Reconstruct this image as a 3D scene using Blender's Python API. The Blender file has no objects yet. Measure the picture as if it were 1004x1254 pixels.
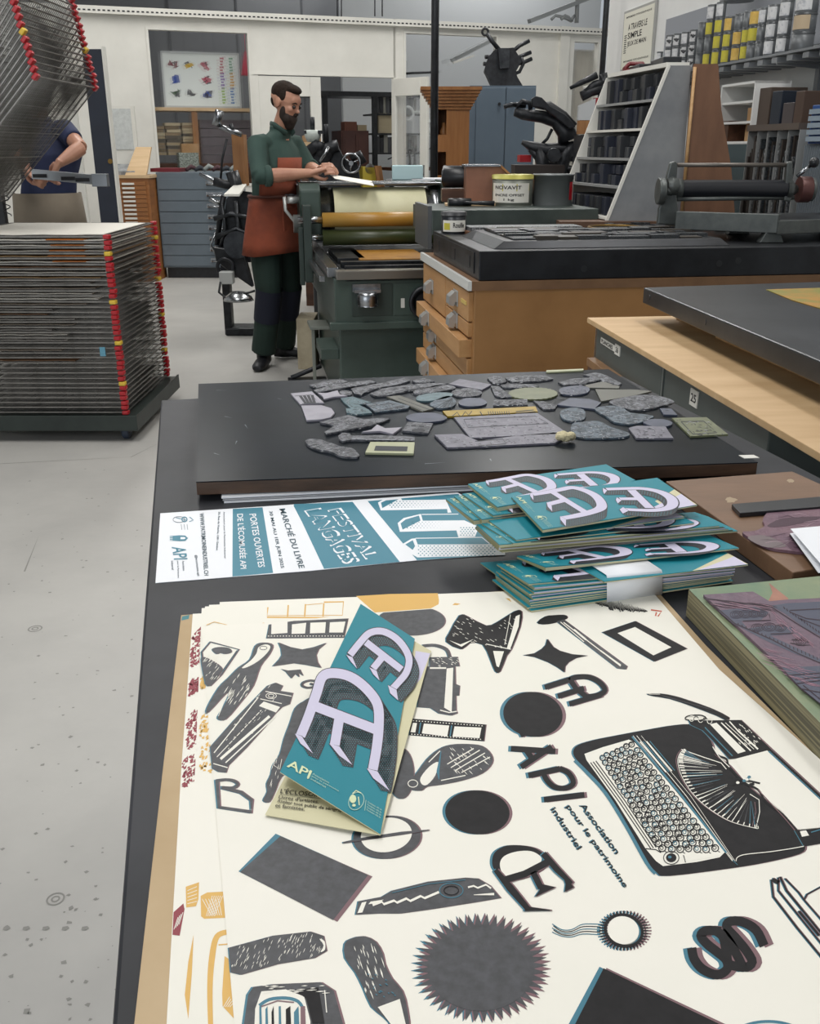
import bpy, math, random
import numpy as np
from mathutils import Vector, Matrix
R = random.Random(11)
SC = bpy.context.scene
COL = SC.collection
# ---------------------------------------------------------------- camera
F, CX, CY, H = 1172.0, 502.0, 627.0, 1.40
PT = math.atan(445 / F)
def ray(x, y):
    u = (x - CX) / F; v = -(y - CY) / F
    return Vector((u, math.cos(PT) + v * math.sin(PT), -math.sin(PT) + v * math.cos(PT)))
def Z(x, y, z):
    r = ray(x, y); return Vector((0, 0, H)) + r * ((z - H) / r.z)
def Yd(x, y, Y):
    r = ray(x, y); return Vector((0, 0, H)) + r * (Y / r.y)
cd = bpy.data.cameras.new('camera'); cam = bpy.data.objects.new('camera', cd); COL.objects.link(cam)
cam.location = (0, 0, H); cam.rotation_euler = (math.pi / 2 - PT, 0, 0)
cd.sensor_fit = 'HORIZONTAL'; cd.sensor_width = 36; cd.lens = F * 36 / 1004; cd.clip_start = 0.05; cd.clip_end = 100
SC.camera = cam
# ---------------------------------------------------------------- materials
def lin(h):
    h = h.lstrip('#'); c = [int(h[i:i + 2], 16) / 255 for i in (0, 2, 4)]
    return tuple(x / 12.92 if x <= .04045 else ((x + .055) / 1.055) ** 2.4 for x in c) + (1,)
MATS = {}
def mat(name, c, rough=.5, metal=0, c2=None, scale=8, amt=.5, bump=0, bscale=60, stretch=None, emit=0, alpha=1, trans=0, spec=None, coat=0, detail=6, lo=.35, hi=.65):
    if name in MATS: return MATS[name]
    m = bpy.data.materials.new(name); m.use_nodes = True
    nt = m.node_tree; b = nt.nodes['Principled BSDF']; N = nt.nodes; L = nt.links
    b.inputs['Base Color'].default_value = lin(c); b.inputs['Roughness'].default_value = rough; b.inputs['Metallic'].default_value = metal
    if spec is not None: b.inputs['Specular IOR Level'].default_value = spec
    if coat: b.inputs['Coat Weight'].default_value = coat; b.inputs['Coat Roughness'].default_value = .15
    if trans: b.inputs['Transmission Weight'].default_value = trans
    if alpha < 1: b.inputs['Alpha'].default_value = alpha
    tc = None
    if c2 or bump:
        tc = N.new('ShaderNodeTexCoord'); mp = N.new('ShaderNodeMapping'); L.new(tc.outputs['Object'], mp.inputs['Vector'])
        if stretch: mp.inputs['Scale'].default_value = stretch
    if c2:
        n = N.new('ShaderNodeTexNoise'); n.inputs['Scale'].default_value = scale; n.inputs['Detail'].default_value = detail; n.inputs['Roughness'].default_value = .6
        L.new(mp.outputs[0], n.inputs['Vector'])
        r = N.new('ShaderNodeValToRGB'); r.color_ramp.elements[0].position = lo; r.color_ramp.elements[1].position = hi
        r.color_ramp.elements[0].color = lin(c); r.color_ramp.elements[1].color = lin(c2)
        L.new(n.outputs['Fac'], r.inputs['Fac']); L.new(r.outputs['Color'], b.inputs['Base Color'])
    if bump:
        n2 = N.new('ShaderNodeTexNoise'); n2.inputs['Scale'].default_value = bscale; n2.inputs['Detail'].default_value = 4
        L.new(mp.outputs[0], n2.inputs['Vector']); bp = N.new('ShaderNodeBump'); bp.inputs['Strength'].default_value = bump; bp.inputs['Distance'].default_value = .01
        L.new(n2.outputs['Fac'], bp.inputs['Height']); L.new(bp.outputs[0], b.inputs['Normal'])
    if emit: b.inputs['Emission Color'].default_value = lin(c); b.inputs['Emission Strength'].default_value = emit
    MATS[name] = m; return m
def wood(name, c, c2, axis='x', scale=14, rough=.5):
    st = {'x': (1, 9, 9), 'y': (9, 1, 9), 'z': (9, 9, 1)}[axis]
    return mat(name, c, rough, c2=c2, scale=scale / 6, stretch=st, bump=.08, bscale=10, detail=8)
# ---------------------------------------------------------------- mesh builder
class MB:
    def __init__(s): s.v = []; s.f = []; s.m = []; s.sm = []
    def add(s, vs, fs, m=0, sm=False):
        b = len(s.v); s.v += [Vector(v) for v in vs]
        for f in fs: s.f.append([b + i for i in f]); s.m.append(m); s.sm.append(sm)
        return s
    def hexa(s, p, m=0):   # p: 4 bottom (ccw) + 4 top
        return s.add(p, [(3, 2, 1, 0), (4, 5, 6, 7), (0, 1, 5, 4), (1, 2, 6, 5), (2, 3, 7, 6), (3, 0, 4, 7)], m)
    def b2(s, x0, y0, z0, x1, y1, z1, m=0):
        return s.hexa([(x0, y0, z0), (x1, y0, z0), (x1, y1, z0), (x0, y1, z0), (x0, y0, z1), (x1, y0, z1), (x1, y1, z1), (x0, y1, z1)], m)
    def box(s, c, d, m=0, rot=None):
        x, y, z = d[0] / 2, d[1] / 2, d[2] / 2
        p = [Vector(q) for q in ((-x, -y, -z), (x, -y, -z), (x, y, -z), (-x, y, -z), (-x, -y, z), (x, -y, z), (x, y, z), (-x, y, z))]
        if rot is not None:
            M = rot if isinstance(rot, Matrix) else Matrix.Rotation(rot, 3, 'Z'); p = [M @ q for q in p]
        c = Vector(c); return s.hexa([q + c for q in p], m)
    def prism(s, poly, z0, z1, m=0, mt=None, sm=False):
        n = len(poly); z0 = z0 if callable(z0) else (lambda q, k=z0: k); z1 = z1 if callable(z1) else (lambda q, k=z1: k)
        vs = [(p[0], p[1], z0(p)) for p in poly] + [(p[0], p[1], z1(p)) for p in poly]
        a = sum(poly[i][0] * poly[(i + 1) % n][1] - poly[(i + 1) % n][0] * poly[i][1] for i in range(n))
        idx = list(range(n)) if a > 0 else list(range(n))[::-1]
        b = len(s.v)
        s.add(vs, [idx[::-1]], m); 
        s.f.append([b + n + i for i in idx]); s.m.append(m if mt is None else mt); s.sm.append(False)
        for k in range(n):
            i, j = idx[k], idx[(k + 1) % n]; s.f.append([b + i, b + j, b + n + j, b + n + i]); s.m.append(m); s.sm.append(sm)
        return s
    def prismY(s, poly, y0, y1, m=0):   # poly in (x,z)
        n = len(poly); vs = [(p[0], y0, p[1]) for p in poly] + [(p[0], y1, p[1]) for p in poly]
        return s.add(vs, [list(range(n))[::-1] if sum(poly[i][0] * poly[(i + 1) % n][1] - poly[(i + 1) % n][0] * poly[i][1] for i in range(n)) < 0 else list(range(n)), [n + i for i in range(n)]] + [[i, (i + 1) % n, n + (i + 1) % n, n + i] for i in range(n)], m)
    def prismX(s, poly, x0, x1, m=0):   # poly in (y,z)
        n = len(poly); vs = [(x0, p[0], p[1]) for p in poly] + [(x1, p[0], p[1]) for p in poly]
        return s.add(vs, [list(range(n)), [n + i for i in range(n)]] + [[i, (i + 1) % n, n + (i + 1) % n, n + i] for i in range(n)], m)
    def tube(s, pts, r, m=0, n=8, cap=True, sm=True):
        pts = [Vector(p) for p in pts]; k = len(pts); rr = r if isinstance(r, (list, tuple)) else [r] * k
        t0 = (pts[1] - pts[0]).normalized(); up = Vector((0, 0, 1)) if abs(t0.z) < .9 else Vector((1, 0, 0))
        a = t0.cross(up).normalized(); vs = []
        for i, p in enumerate(pts):
            t = ((pts[min(i + 1, k - 1)] - pts[max(i - 1, 0)])).normalized()
            a = (a - t * a.dot(t)); a = a.normalized() if a.length > 1e-6 else t.orthogonal().normalized(); b = t.cross(a)
            ri = rr[i]; ra, rb = ri if isinstance(ri, (list, tuple)) else (ri, ri)
            vs += [p + a * (math.cos(2 * math.pi * j / n + math.pi / n) * ra) + b * (math.sin(2 * math.pi * j / n + math.pi / n) * rb) for j in range(n)]
        fs = [(i * n + j, i * n + (j + 1) % n, (i + 1) * n + (j + 1) % n, (i + 1) * n + j) for i in range(k - 1) for j in range(n)]
        s.add(vs, fs, m, sm and n > 5)
        if cap:
            b = len(s.v) - len(vs)
            s.f.append([b + j for j in range(n)][::-1]); s.m.append(m); s.sm.append(False)
            s.f.append([b + (k - 1) * n + j for j in range(n)]); s.m.append(m); s.sm.append(False)
        return s
    def cyl(s, p0, p1, r, m=0, n=20, r1=None): return s.tube([p0, p1], [r, r if r1 is None else r1], m, n)
    def ball(s, c, r, m=0, n=12):
        r = r if isinstance(r, (list, tuple)) else (r, r, r); c = Vector(c); vs = []; k = n // 2 + 1
        for i in range(k + 1):
            a = math.pi * i / k
            for j in range(n):
                b = 2 * math.pi * j / n; vs.append(c + Vector((r[0] * math.sin(a) * math.cos(b), r[1] * math.sin(a) * math.sin(b), r[2] * math.cos(a))))
        return s.add(vs, [(i * n + j, (i + 1) * n + j, (i + 1) * n + (j + 1) % n, i * n + (j + 1) % n) for i in range(k) for j in range(n)], m, True)
    def lathe(s, prof, c=(0, 0, 0), m=0, n=24, ax='z', cap=True):
        c = Vector(c); vs = []
        for r, h in prof:
            for j in range(n):
                a = 2 * math.pi * j / n; q = (r * math.cos(a), r * math.sin(a), h)
                if ax == 'x': q = (q[2], q[0], q[1])
                if ax == 'y': q = (q[0], q[2], q[1])
                vs.append(c + Vector(q))
        k = len(prof)
        s.add(vs, [(i * n + j, i * n + (j + 1) % n, (i + 1) * n + (j + 1) % n, (i + 1) * n + j) for i in range(k - 1) for j in range(n)], m, True)
        if cap:
            b = len(s.v) - len(vs)
            for q in (0, k - 1): s.f.append([b + q * n + j for j in range(n)]); s.m.append(m); s.sm.append(False)
        return s
    def ring(s, c, r, t, m=0, ax='z', n=28):
        c = Vector(c); pts = []
        for j in range(n + 1):
            a = 2 * math.pi * j / n; q = (r * math.cos(a), r * math.sin(a), 0)
            if ax == 'x': q = (0, q[0], q[1])
            if ax == 'y': q = (q[0], 0, q[1])
            pts.append(c + Vector(q))
        return s.tube(pts, t, m, 8, cap=False)
    def face(s, pts, m=0): return s.add(pts, [list(range(len(pts)))], m)
    def xf(s, M, i0=0):
        for i in range(i0, len(s.v)): s.v[i] = M @ s.v[i]
        return s
    def build(s, name, mats, parent=None, world=False, bevel=0, seg=2, loc=None, rz=0):
        M = None
        if world:
            if parent is not None: M = MW[parent.name].inverted()
            elif loc is not None: M = (Matrix.Translation(Vector(loc)) @ Matrix.Rotation(rz, 4, 'Z')).inverted()
        me = bpy.data.meshes.new(name); me.from_pydata([tuple(M @ v if M else v) for v in s.v], [], s.f)
        me.polygons.foreach_set('material_index', s.m); me.polygons.foreach_set('use_smooth', s.sm)
        for k in (mats if isinstance(mats, (list, tuple)) else [mats]): me.materials.append(k)
        me.update(); o = bpy.data.objects.new(name, me); COL.objects.link(o)
        if parent is not None: o.parent = parent; MW[o.name] = MW[parent.name]
        else:
            if loc is not None: o.location = loc; o.rotation_euler = (0, 0, rz)
            MW[o.name] = Matrix.Translation(Vector(loc or (0, 0, 0))) @ Matrix.Rotation(rz, 4, 'Z')
        if bevel:
            b = o.modifiers.new('bevel', 'BEVEL'); b.width = bevel; b.segments = seg; b.limit_method = 'ANGLE'; b.angle_limit = .7
        return o
MW = {}
def thing(name, label, cat, loc=(0, 0, 0), rz=0, group=None):
    o = bpy.data.objects.new(name, None); COL.objects.link(o); o.location = loc; o.rotation_euler = (0, 0, rz); o.empty_display_size = .05
    o['label'] = label; o['category'] = cat
    if group: o['group'] = group
    MW[o.name] = Matrix.Translation(Vector(loc)) @ Matrix.Rotation(rz, 4, 'Z'); return o
def tag(o, label, cat, group=None, kind=None):
    o['label'] = label; o['category'] = cat
    if group: o['group'] = group
    if kind: o['kind'] = kind
    return o
def struct(o): o['kind'] = 'structure'; return o
def dup(root, loc, rz=None, label=None, group=None, scale=None):
    def rec(o, p):
        c = o.copy(); COL.objects.link(c)
        if p is not None: c.parent = p
        for ch in KIDS(o): rec(ch, c)
        return c
    c = rec(root, None); c.location = loc
    if rz is not None: c.rotation_euler = (0, 0, rz)
    if scale: c.scale = scale
    if label: c['label'] = label
    if group: c['group'] = group
    return c
def KIDS(o): return [k for k in COL.objects if k.parent == o]
def spline(pts, n=6, closed=True):
    P = [np.array(p, float) for p in pts]; k = len(P); out = []
    rng = range(k) if closed else range(k - 1)
    for i in rng:
        if closed: a, b, c, d = P[i - 1], P[i], P[(i + 1) % k], P[(i + 2) % k]
        else: a, b, c, d = P[max(i - 1, 0)], P[i], P[i + 1], P[min(i + 2, k - 1)]
        for j in range(n):
            t = j / n; out.append(tuple(.5 * (2 * b + (c - a) * t + (2 * a - 5 * b + 4 * c - d) * t * t + (3 * b - a - 3 * c + d) * t ** 3)))
    if not closed: out.append(tuple(P[-1]))
    return out
def text_mesh(body, shear=0):
    cu = bpy.data.curves.new('t', 'FONT'); cu.body = body; cu.align_x = 'LEFT'; cu.resolution_u = 3; cu.shear = shear; cu.offset = .014
    ob = bpy.data.objects.new('t', cu); COL.objects.link(ob)
    dg = bpy.context.evaluated_depsgraph_get(); me = bpy.data.meshes.new_from_object(ob.evaluated_get(dg))
    vs = [v.co.copy() for v in me.vertices]; fs = [list(p.vertices) for p in me.polygons]
    bpy.data.objects.remove(ob); bpy.data.meshes.remove(me); bpy.data.curves.remove(cu)
    x0 = min(v.x for v in vs); x1 = max(v.x for v in vs); y0 = min(v.y for v in vs); y1 = max(v.y for v in vs)
    return [((v.x - x0) / (x1 - x0), (v.y - y0) / (y1 - y0)) for v in vs], fs, (x1 - x0) / (y1 - y0)
def put_text(mb, body, o, xd, yd, m=0, shear=0):
    """text filling the parallelogram o, o+xd (width), o+yd (height)"""
    uv, fs, asp = text_mesh(body, shear); o, xd, yd = Vector(o), Vector(xd), Vector(yd)
    mb.add([o + xd * u + yd * v for u, v in uv], fs, m); return asp
class Art:
    """flat printing kept inside a sheet's own mesh; fn maps (x, y, layer height) to a point of the sheet"""
    def __init__(s, mb, fn): s.mb = mb; s.fn = fn
    K = 0
    def n(s, h): Art.K += 1; return h + Art.K % 12 * .04
    def poly(s, pts, m, h): h = s.n(h); s.mb.add([s.fn(p[0], p[1], h) for p in pts], [list(range(len(pts)))], m)
    def stroke(s, pts, w, m, h, closed=False, cap=0):
        h = s.n(h); P = [np.array(p, float) for p in pts]; k = len(P); vs = []
        ws = w if isinstance(w, (list, tuple)) else [w] * k
        for i in range(k):
            a = P[(i - 1) % k] if closed or i > 0 else P[i]; b = P[(i + 1) % k] if closed or i < k - 1 else P[i]
            d = b - a; d = d / (np.linalg.norm(d) + 1e-9); n = np.array([-d[1], d[0]])
            q = P[i].copy()
            if not closed and cap and i == 0: q = q - d * cap
            if not closed and cap and i == k - 1: q = q + d * cap
            vs += [tuple(q + n * ws[i] / 2), tuple(q - n * ws[i] / 2)]
        fs = [(2 * i, 2 * i + 1, (2 * i + 3) % (2 * k), (2 * i + 2) % (2 * k)) for i in range(k if closed else k - 1)]
        s.mb.add([s.fn(p[0], p[1], h) for p in vs], fs, m)
    def text(s, body, o, dx, up, m, h, shear=0):
        uv, fs, asp = text_mesh(body, shear); h = s.n(h)
        s.mb.add([s.fn(o[0] + dx[0] * u + up[0] * v, o[1] + dx[1] * u + up[1] * v, h) for u, v in uv], fs, m)
def ell(c, rx, ry, n=36, rot=0, a0=0, a1=2 * math.pi):
    return [(c[0] + rx * math.cos(a) * math.cos(rot) - ry * math.sin(a) * math.sin(rot), c[1] + rx * math.cos(a) * math.sin(rot) + ry * math.sin(a) * math.cos(rot)) for a in (a0 + (a1 - a0) * i / n for i in range(n))]
def homog(src, dst):
    A = []; B = []
    for (x, y), (u, v) in zip(src, dst):
        A += [[x, y, 1, 0, 0, 0, -u * x, -u * y], [0, 0, 0, x, y, 1, -v * x, -v * y]]; B += [u, v]
    h = np.append(np.linalg.solve(np.array(A, float), np.array(B, float)), 1).reshape(3, 3)
    def f(x, y):
        q = h @ np.array([x, y, 1.0]); return q[0] / q[2], q[1] / q[2]
    return f
# ================================================================ materials palette
FLOOR = mat('painted concrete', '#a3a19d', .45, c2='#b1afaa', scale=1.3, bump=.05, bscale=30)
WHITE = mat('white panel', '#dedcd4', .55, c2='#d4d2ca', scale=2)
WWALL = mat('white wall', '#dcdcd9', .7, c2='#d2d2d0', scale=1.5)
GWALL = mat('grey wall', '#77797b', .8, c2='#6d6f72', scale=1)
LWALL = mat('pale grey wall', '#c6c9ca', .8)
GLASS = mat('glass', '#ffffff', .02, trans=1, alpha=.18)
BLACK = mat('black enamel', '#17181a', .35, c2='#24262a', scale=20)
BLKM = mat('black cast iron', '#1d1e21', .42, .4, c2='#2d2f33', scale=25)
STEEL = mat('bright steel', '#b8babc', .25, 1, c2='#85888c', scale=12)
DSTEEL = mat('worn dark steel', '#4a4c4f', .38, .85, c2='#2e3033', scale=9, bump=.1, bscale=20)
GREEN = mat('press green', '#43514b', .42, c2='#3b4943', scale=6)
GREEND = mat('press green dark', '#333f3a', .45, c2='#2b3632', scale=6)
LBLUE = mat('steel blue grey', '#66717a', .45, c2='#5d6871', scale=3)
OAK = wood('oak', '#9e7044', '#865b34', 'z')
OAKX = wood('oak board', '#b07f4a', '#9a6a38', 'x')
PINE = wood('pale ply', '#d0b48e', '#c0a27b', 'x')
PLYS = wood('ply side', '#c09a6d', '#ab8355', 'x')
DWOOD = wood('dark wood', '#5b3a27', '#432a1c', 'x')
TAN = mat('cardboard', '#a88661', .8, c2='#98764f', scale=6)
NAVY = mat('navy paint', '#171d2b', .5, c2='#1d2433', scale=4)
RED = mat('red plastic', '#b81d26', .35, c2='#a01620', scale=20)
YEL = mat('yellow plastic', '#d2b03a', .4)
PAPER = mat('paper white', '#f0ece1', .75, c2='#ebe7dc', scale=5)
PAPW = mat('bright paper', '#eceef2', .7)
INK = mat('black ink', '#161517', .55, c2='#1f1e20', scale=90, detail=8, spec=.2)
# ================================================================ room shell
m = MB(); m.b2(-9, -3, -.1, 9, 22, 0); struct(m.build('floor', FLOOR))
m = MB(); m.b2(-9, -3, 5.2, 9, 22, 5.3); struct(m.build('ceiling', mat('ceiling', '#4e5052', .9)))
m = MB(); m.b2(-6.2, -3, 0, -6.0, 22, 5.2); struct(m.build('wall_left', LWALL))
def PL(x, y, P0, rz):
    e = Vector((math.cos(rz), math.sin(rz), 0)); n = Vector((-e.y, e.x, 0)); P0 = Vector(P0); C = Vector((0, 0, H)); r = ray(x, y)
    t = (P0 - C).dot(n) / r.dot(n); p = C + r * t; return (p - P0).dot(e), p.z
WY = math.radians(19.7); W0 = Vector((-3.2, 12.6, 0))
def Wl(x, y): return PL(x, y, W0, WY)
def wloc(s, y=0, z=0): 
    return W0 + Vector((math.cos(WY) * s - math.sin(WY) * y, math.sin(WY) * s + math.cos(WY) * y, z))
m = MB()
for a in ((-3.5, 0, .07, 2.95), (.07, 0, 1.31, .95), (.07, 2.75, 1.31, 2.95), (1.31, 0, 1.39, 2.95), (1.39, 2.262, 3.2, 2.95), (3.17, 0, 3.31, 2.95), (3.31, 0, 4.65, .8), (3.31, 2.82, 4.65, 2.95), (4.65, 0, 5.58, 2.95), (5.7, 2.86, 6.5, 2.95), (5.7, 0, 6.5, .8)):
    m.b2(a[0], 0, a[1], a[2], .08, a[3])
m.b2(1.31, -.012, 2.262, 3.17, 0, 2.285); m.b2(1.305, -.006, 0, 1.315, 0, 2.8)
struct(m.build('wall_back', WHITE, loc=W0, rz=WY))
m = MB(); m.b2(5.56, -.05, 0, 5.7, .1, 2.95); struct(m.build('trim_1', WHITE, loc=W0, rz=WY))
m = MB()
m.b2(-3.5, -.09, 2.86, 6.4, -.0, 2.875); m.b2(-3.5, -.1, 2.86, 6.4, -.085, 2.93)
for i in range(180):
    s = -3.4 + i * .0545; m.b2(s, -.104, 2.885, s + .03, -.1, 2.9, 1)
struct(m.build('trim_3', [WHITE, BLACK], loc=W0, rz=WY))
def window(n, s0, z0, s1, z1, w=.05, y0=-.012):
    t = MB(); t.b2(s0, y0, z0, s0 + w, .09, z1); t.b2(s1 - w, y0, z0, s1, .09, z1); t.b2(s0 + w, y0, z0, s1 - w, .09, z0 + w); t.b2(s0 + w, y0, z1 - w, s1 - w, .09, z1)
    o = struct(t.build('window_%d' % n, WHITE, loc=W0, rz=WY))
    g = MB(); g.b2(s0 + w, .035, z0 + w, s1 - w, .041, z1 - w); g.build('pane', GLASS, parent=o)
window(1, .07, .95, 1.31, 2.75, .03); window(2, 3.31, .8, 4.65, 2.82, .03); window(3, 5.7, .8, 6.25, 2.86, .09)
# fixed door leaf
def doorleaf(name, w, h, loc, rz, glass, handle=True):
    gx0, gz0, gx1, gz1 = glass
    t = MB(); t.b2(0, 0, 0, gx0, .045, h); t.b2(gx1, 0, 0, w, .045, h); t.b2(gx0, 0, 0, gx1, .045, gz0); t.b2(gx0, 0, gz1, gx1, .045, h)
    o = struct(t.build(name, WHITE, loc=loc, rz=rz, bevel=.004))
    g = MB(); g.b2(gx0, .018, gz0, gx1, .024, gz1); g.build('pane', GLASS, parent=o)
    if handle:
        k = MB(); k.b2(w - .07, -.008, .95, w - .035, 0, 1.2); k.cyl((w - .05, 0, 1.08), (w - .05, -.05, 1.08), .009); k.tube([(w - .05, -.05, 1.08), (w - .16, -.05, 1.08)], .009); k.build('door_handle', STEEL, parent=o)
    return o
doorleaf('door_1', .8, 2.25, wloc(1.39, 0), WY, (.42, .25, .66, 2.02), False)
# open leaf, hinged at the right jamb and swung into the hall
hp = wloc(3.14, -.0); far = Yd(523, 92, hp.y - .42); dv = Vector((far.x - hp.x, far.y - hp.y, 0)); 
doorleaf('door_2', dv.length, 2.25, hp, math.atan2(dv.y, dv.x), (.07, .3, dv.length - .12, 2.04))
# room behind the partition
m = MB(); m.b2(-6, 4.6, 0, 8, 4.8, 5.2, 0)
for s in (-3.5, -1.3, .9, 2.0, 3.1, 4.2): m.b2(s, 4.58, 0, s + .03, 4.6, 5.2, 1)
struct(m.build('wall_far', [GWALL, mat('wall seam', '#55575a', .8)], loc=W0, rz=WY))
m = MB(); m.b2(3.4, 3.2, 0, 8, 3.3, 5.2); struct(m.build('wall_side', LWALL, loc=W0, rz=WY))
# right wall
RY = math.radians(98); R0 = Vector((2.24, 5.6, 0))
def Rl(x, y, off=0):
    P = R0 + Vector((-math.sin(RY), math.cos(RY), 0)) * off   # off>0: towards the hall
    return PL(x, y, P, RY)
def rloc(s, off=0, z=0): return R0 + Vector((math.cos(RY) * s - math.sin(RY) * off, math.sin(RY) * s + math.cos(RY) * off, z))
sEnd = Rl(743, 60)[0]
m = MB(); m.b2(-7, -.2, 0, sEnd, 0, 5.2); m.b2(sEnd - .1, -3, 0, sEnd, -.2, 5.2); struct(m.build('wall_right', WWALL, loc=R0, rz=RY))
# ================================================================ things on the right wall
s0, z0 = Rl(765, 83); s1, z1 = Rl(803, 8); s0b = Rl(765, 45)[0]; s1b = Rl(803, 45)[0]
zb = Rl(784, 84)[1]; zt = Rl(784, 8)[1]
t = thing('framed_poster', 'cream letterpress poster in a thin frame on the white right wall', 'poster', rloc((s0b + s1b) / 2, 0, zb), RY)
w = abs(s1b - s0b) / 2; h = zt - zb
m = MB(); m.b2(-w, 0, 0, w, .02, h); m.build('frame', mat('poster frame', '#9c9c98', .5), t, bevel=.003)
m = MB(); m.b2(-w + .02, .02, .02, w - .02, .022, h - .02)
pt = mat('poster paper', '#d3d1c3', .8)
for i, (tx, zz, hh, ww) in enumerate((('A TRAVERS LE', .66, .1, 1.2), ('SIMPLE', .52, .1, .9), ('JEUX DE MAIN', .38, .1, 1.2))):
    put_text(m, tx, (w * .62, .0225, h * zz), (-w * ww, 0, 0), (0, 0, h * hh), 1)
for zz in (.86, .14):
    put_text(m, 'IMPRIMERIE TYPOGRAPHIQUE', (w * .8, .0225, h * zz), (-w * 1.6, 0, 0), (0, 0, h * .035), 1)
for i in range(9): m.b2(w * .68, .022, h * (.3 + i * .035), w * .84, .0224, h * (.315 + i * .035), 1)
m.build('print', [pt, INK], t)
# grey board behind the ink cans
a = Rl(818, 24); b = Rl(1000, 0); c0 = Rl(818, 80)
m = MB(); m.prismX([(0, 0)] * 0 or [(0, .0), (.015, .0), (.015, 1), (0, 1)], 0, 1) if False else None
m = MB(); m.b2(-.6, .002, c0[1] - .05, a[0], .014, a[1]); o = m.build('wall_panel', mat('grey panel', '#8b8e94', .6), loc=rloc(0, 0, 0), rz=RY)
tag(o, 'plain grey panel on the right wall behind the ink tins', 'panel')
# shelf
OFF = .30
q0 = Rl(877, 79.5, OFF); q1 = Rl(1003, 55, OFF); zs = (q0[1] + q1[1]) / 2
t = thing('wall_shelf', 'long grey metal wall shelf carrying the ink tins', 'shelf', rloc(0, 0, zs - .05), RY)
m = MB(); m.b2(-1.2, 0, .038, 3.0, OFF + .004, .05)
for i in range(26): m.b2(-1.1 + i * .16, .02, .005, -1.04 + i * .16, OFF, .03)
m.build('board', mat('shelf metal', '#85888b', .4, .3), t)
for s in (Rl(990, 80, .1)[0], 1.6):
    m = MB(); m.b2(s, 0, -.32, s + .04, .035, .03); m.prismX([(.03, -.02), (.27, -.0), (.27, .03), (.03, .03)], s + .01, s + .03); m.build('bracket', mat('shelf metal', '#85888b', .4, .3), t)
# ink tins, in stacks along the shelf
TIN = mat('grey tin', '#5f6264', .42, .3); LIDM = mat('tin lid', '#4c4f51', .4, .3)
LC = {'y': mat('label yellow', '#c9bf3c', .6, c2='#b9ad45', scale=30), 'o': mat('label amber', '#c9a24a', .6, c2='#d7b765', scale=30), 'w': mat('label white', '#cfcfcf', .6, c2='#a9abb0', scale=45, lo=.5), 't': mat('label tan', '#b8a487', .6), 'k': mat('label black', '#2a2b2e', .6, c2='#c5c5c5', scale=40, lo=.45, hi=.5), 'g': None, 'd': None}
LN = {'y': 'yellow-labelled', 'o': 'amber-labelled', 'w': 'white-labelled', 't': 'tan-labelled', 'k': 'black-and-white-labelled', 'g': 'plain grey', 'd': 'plain dark grey'}
cols = [(147, 32, 365, 56, 'kw'), (192, 42, 368, 60, 'wwk'), (232, 42, 365, 60, 'wwk'), (277, 42, 362, 60, 'kkw'), (322, 42, 360, 61, 'kkk'), (366, 48, 356, 70, 'ggg'), (408, 46, 350, 70, 'ygyw'), (457, 48, 344, 71, 'yyyw'), (511, 50, 334, 71, 'yyo'), (567, 56, 322, 72, 'oog'), (616, 46, 310, 73, 'yyg'), (652, 60, 304, 74, 'gyo'), (700, 46, 294, 74, 'ggw'), (750, 62, 284, 76, 'www'), (818, 66, 268, 79, 'www'), (906, 110, 255, 84, 'gtw')]
POSN = ['farthest', 'second farthest', 'third farthest', 'fourth farthest', 'fifth farthest', 'sixth farthest', 'seventh farthest', 'eighth farthest', 'ninth from the far end', 'seventh nearest', 'sixth nearest', 'fifth nearest', 'fourth nearest', 'third nearest', 'second nearest', 'nearest and widest']
LV = ['bottom', 'second', 'third', 'top']
for ci, (cx, w, yb, hh, labs) in enumerate(cols):
    px = 780 + cx / 4.478; wp = w / 4.478; hp_ = hh / 4.478
    sL, _ = Rl(px, yb / 4.478, OFF - .06)
    Pw = rloc(sL, OFF - .06); dist = Pw.y * .935 + .2; r = wp * dist / F / 2 * 1.0; h1 = hp_ * dist / F * 1.03
    r = min(r, .115)
    for k, L_ in enumerate(labs):
        lv = 'top' if k == len(labs) - 1 else LV[k]
        t = thing('ink_tin', '%s ink tin, %s of the %s stack on the wall shelf' % (LN[L_], lv, POSN[ci]), 'tin', rloc(sL, OFF - r - .002, zs + k * h1), RY + math.radians(180), 'ink tins on the wall shelf')
        m = MB(); m.lathe([(r * .97, 0), (r, .004), (r, h1 * .9)], n=20); m.build('body', TIN, t)
        m = MB(); m.lathe([(r * 1.03, h1 * .88), (r * 1.03, h1 * .97), (r * .95, h1 * .985)], n=20); m.build('lid', LIDM, t)
        if LC[L_]:
            m = MB(); a0 = math.radians(-150 if ci % 3 else -140); n = 9; vs = []
            for j in range(n + 1):
                an = math.radians(-112) + math.radians(108) * j / n
                vs += [(r * 1.01 * math.cos(an), r * 1.01 * math.sin(an), h1 * .1), (r * 1.01 * math.cos(an), r * 1.01 * math.sin(an), h1 * .84)]
            m.add(vs, [(2 * j, 2 * j + 2, 2 * j + 3, 2 * j + 1) for j in range(n)], 0, True); m.build('label', LC[L_], t)
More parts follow.
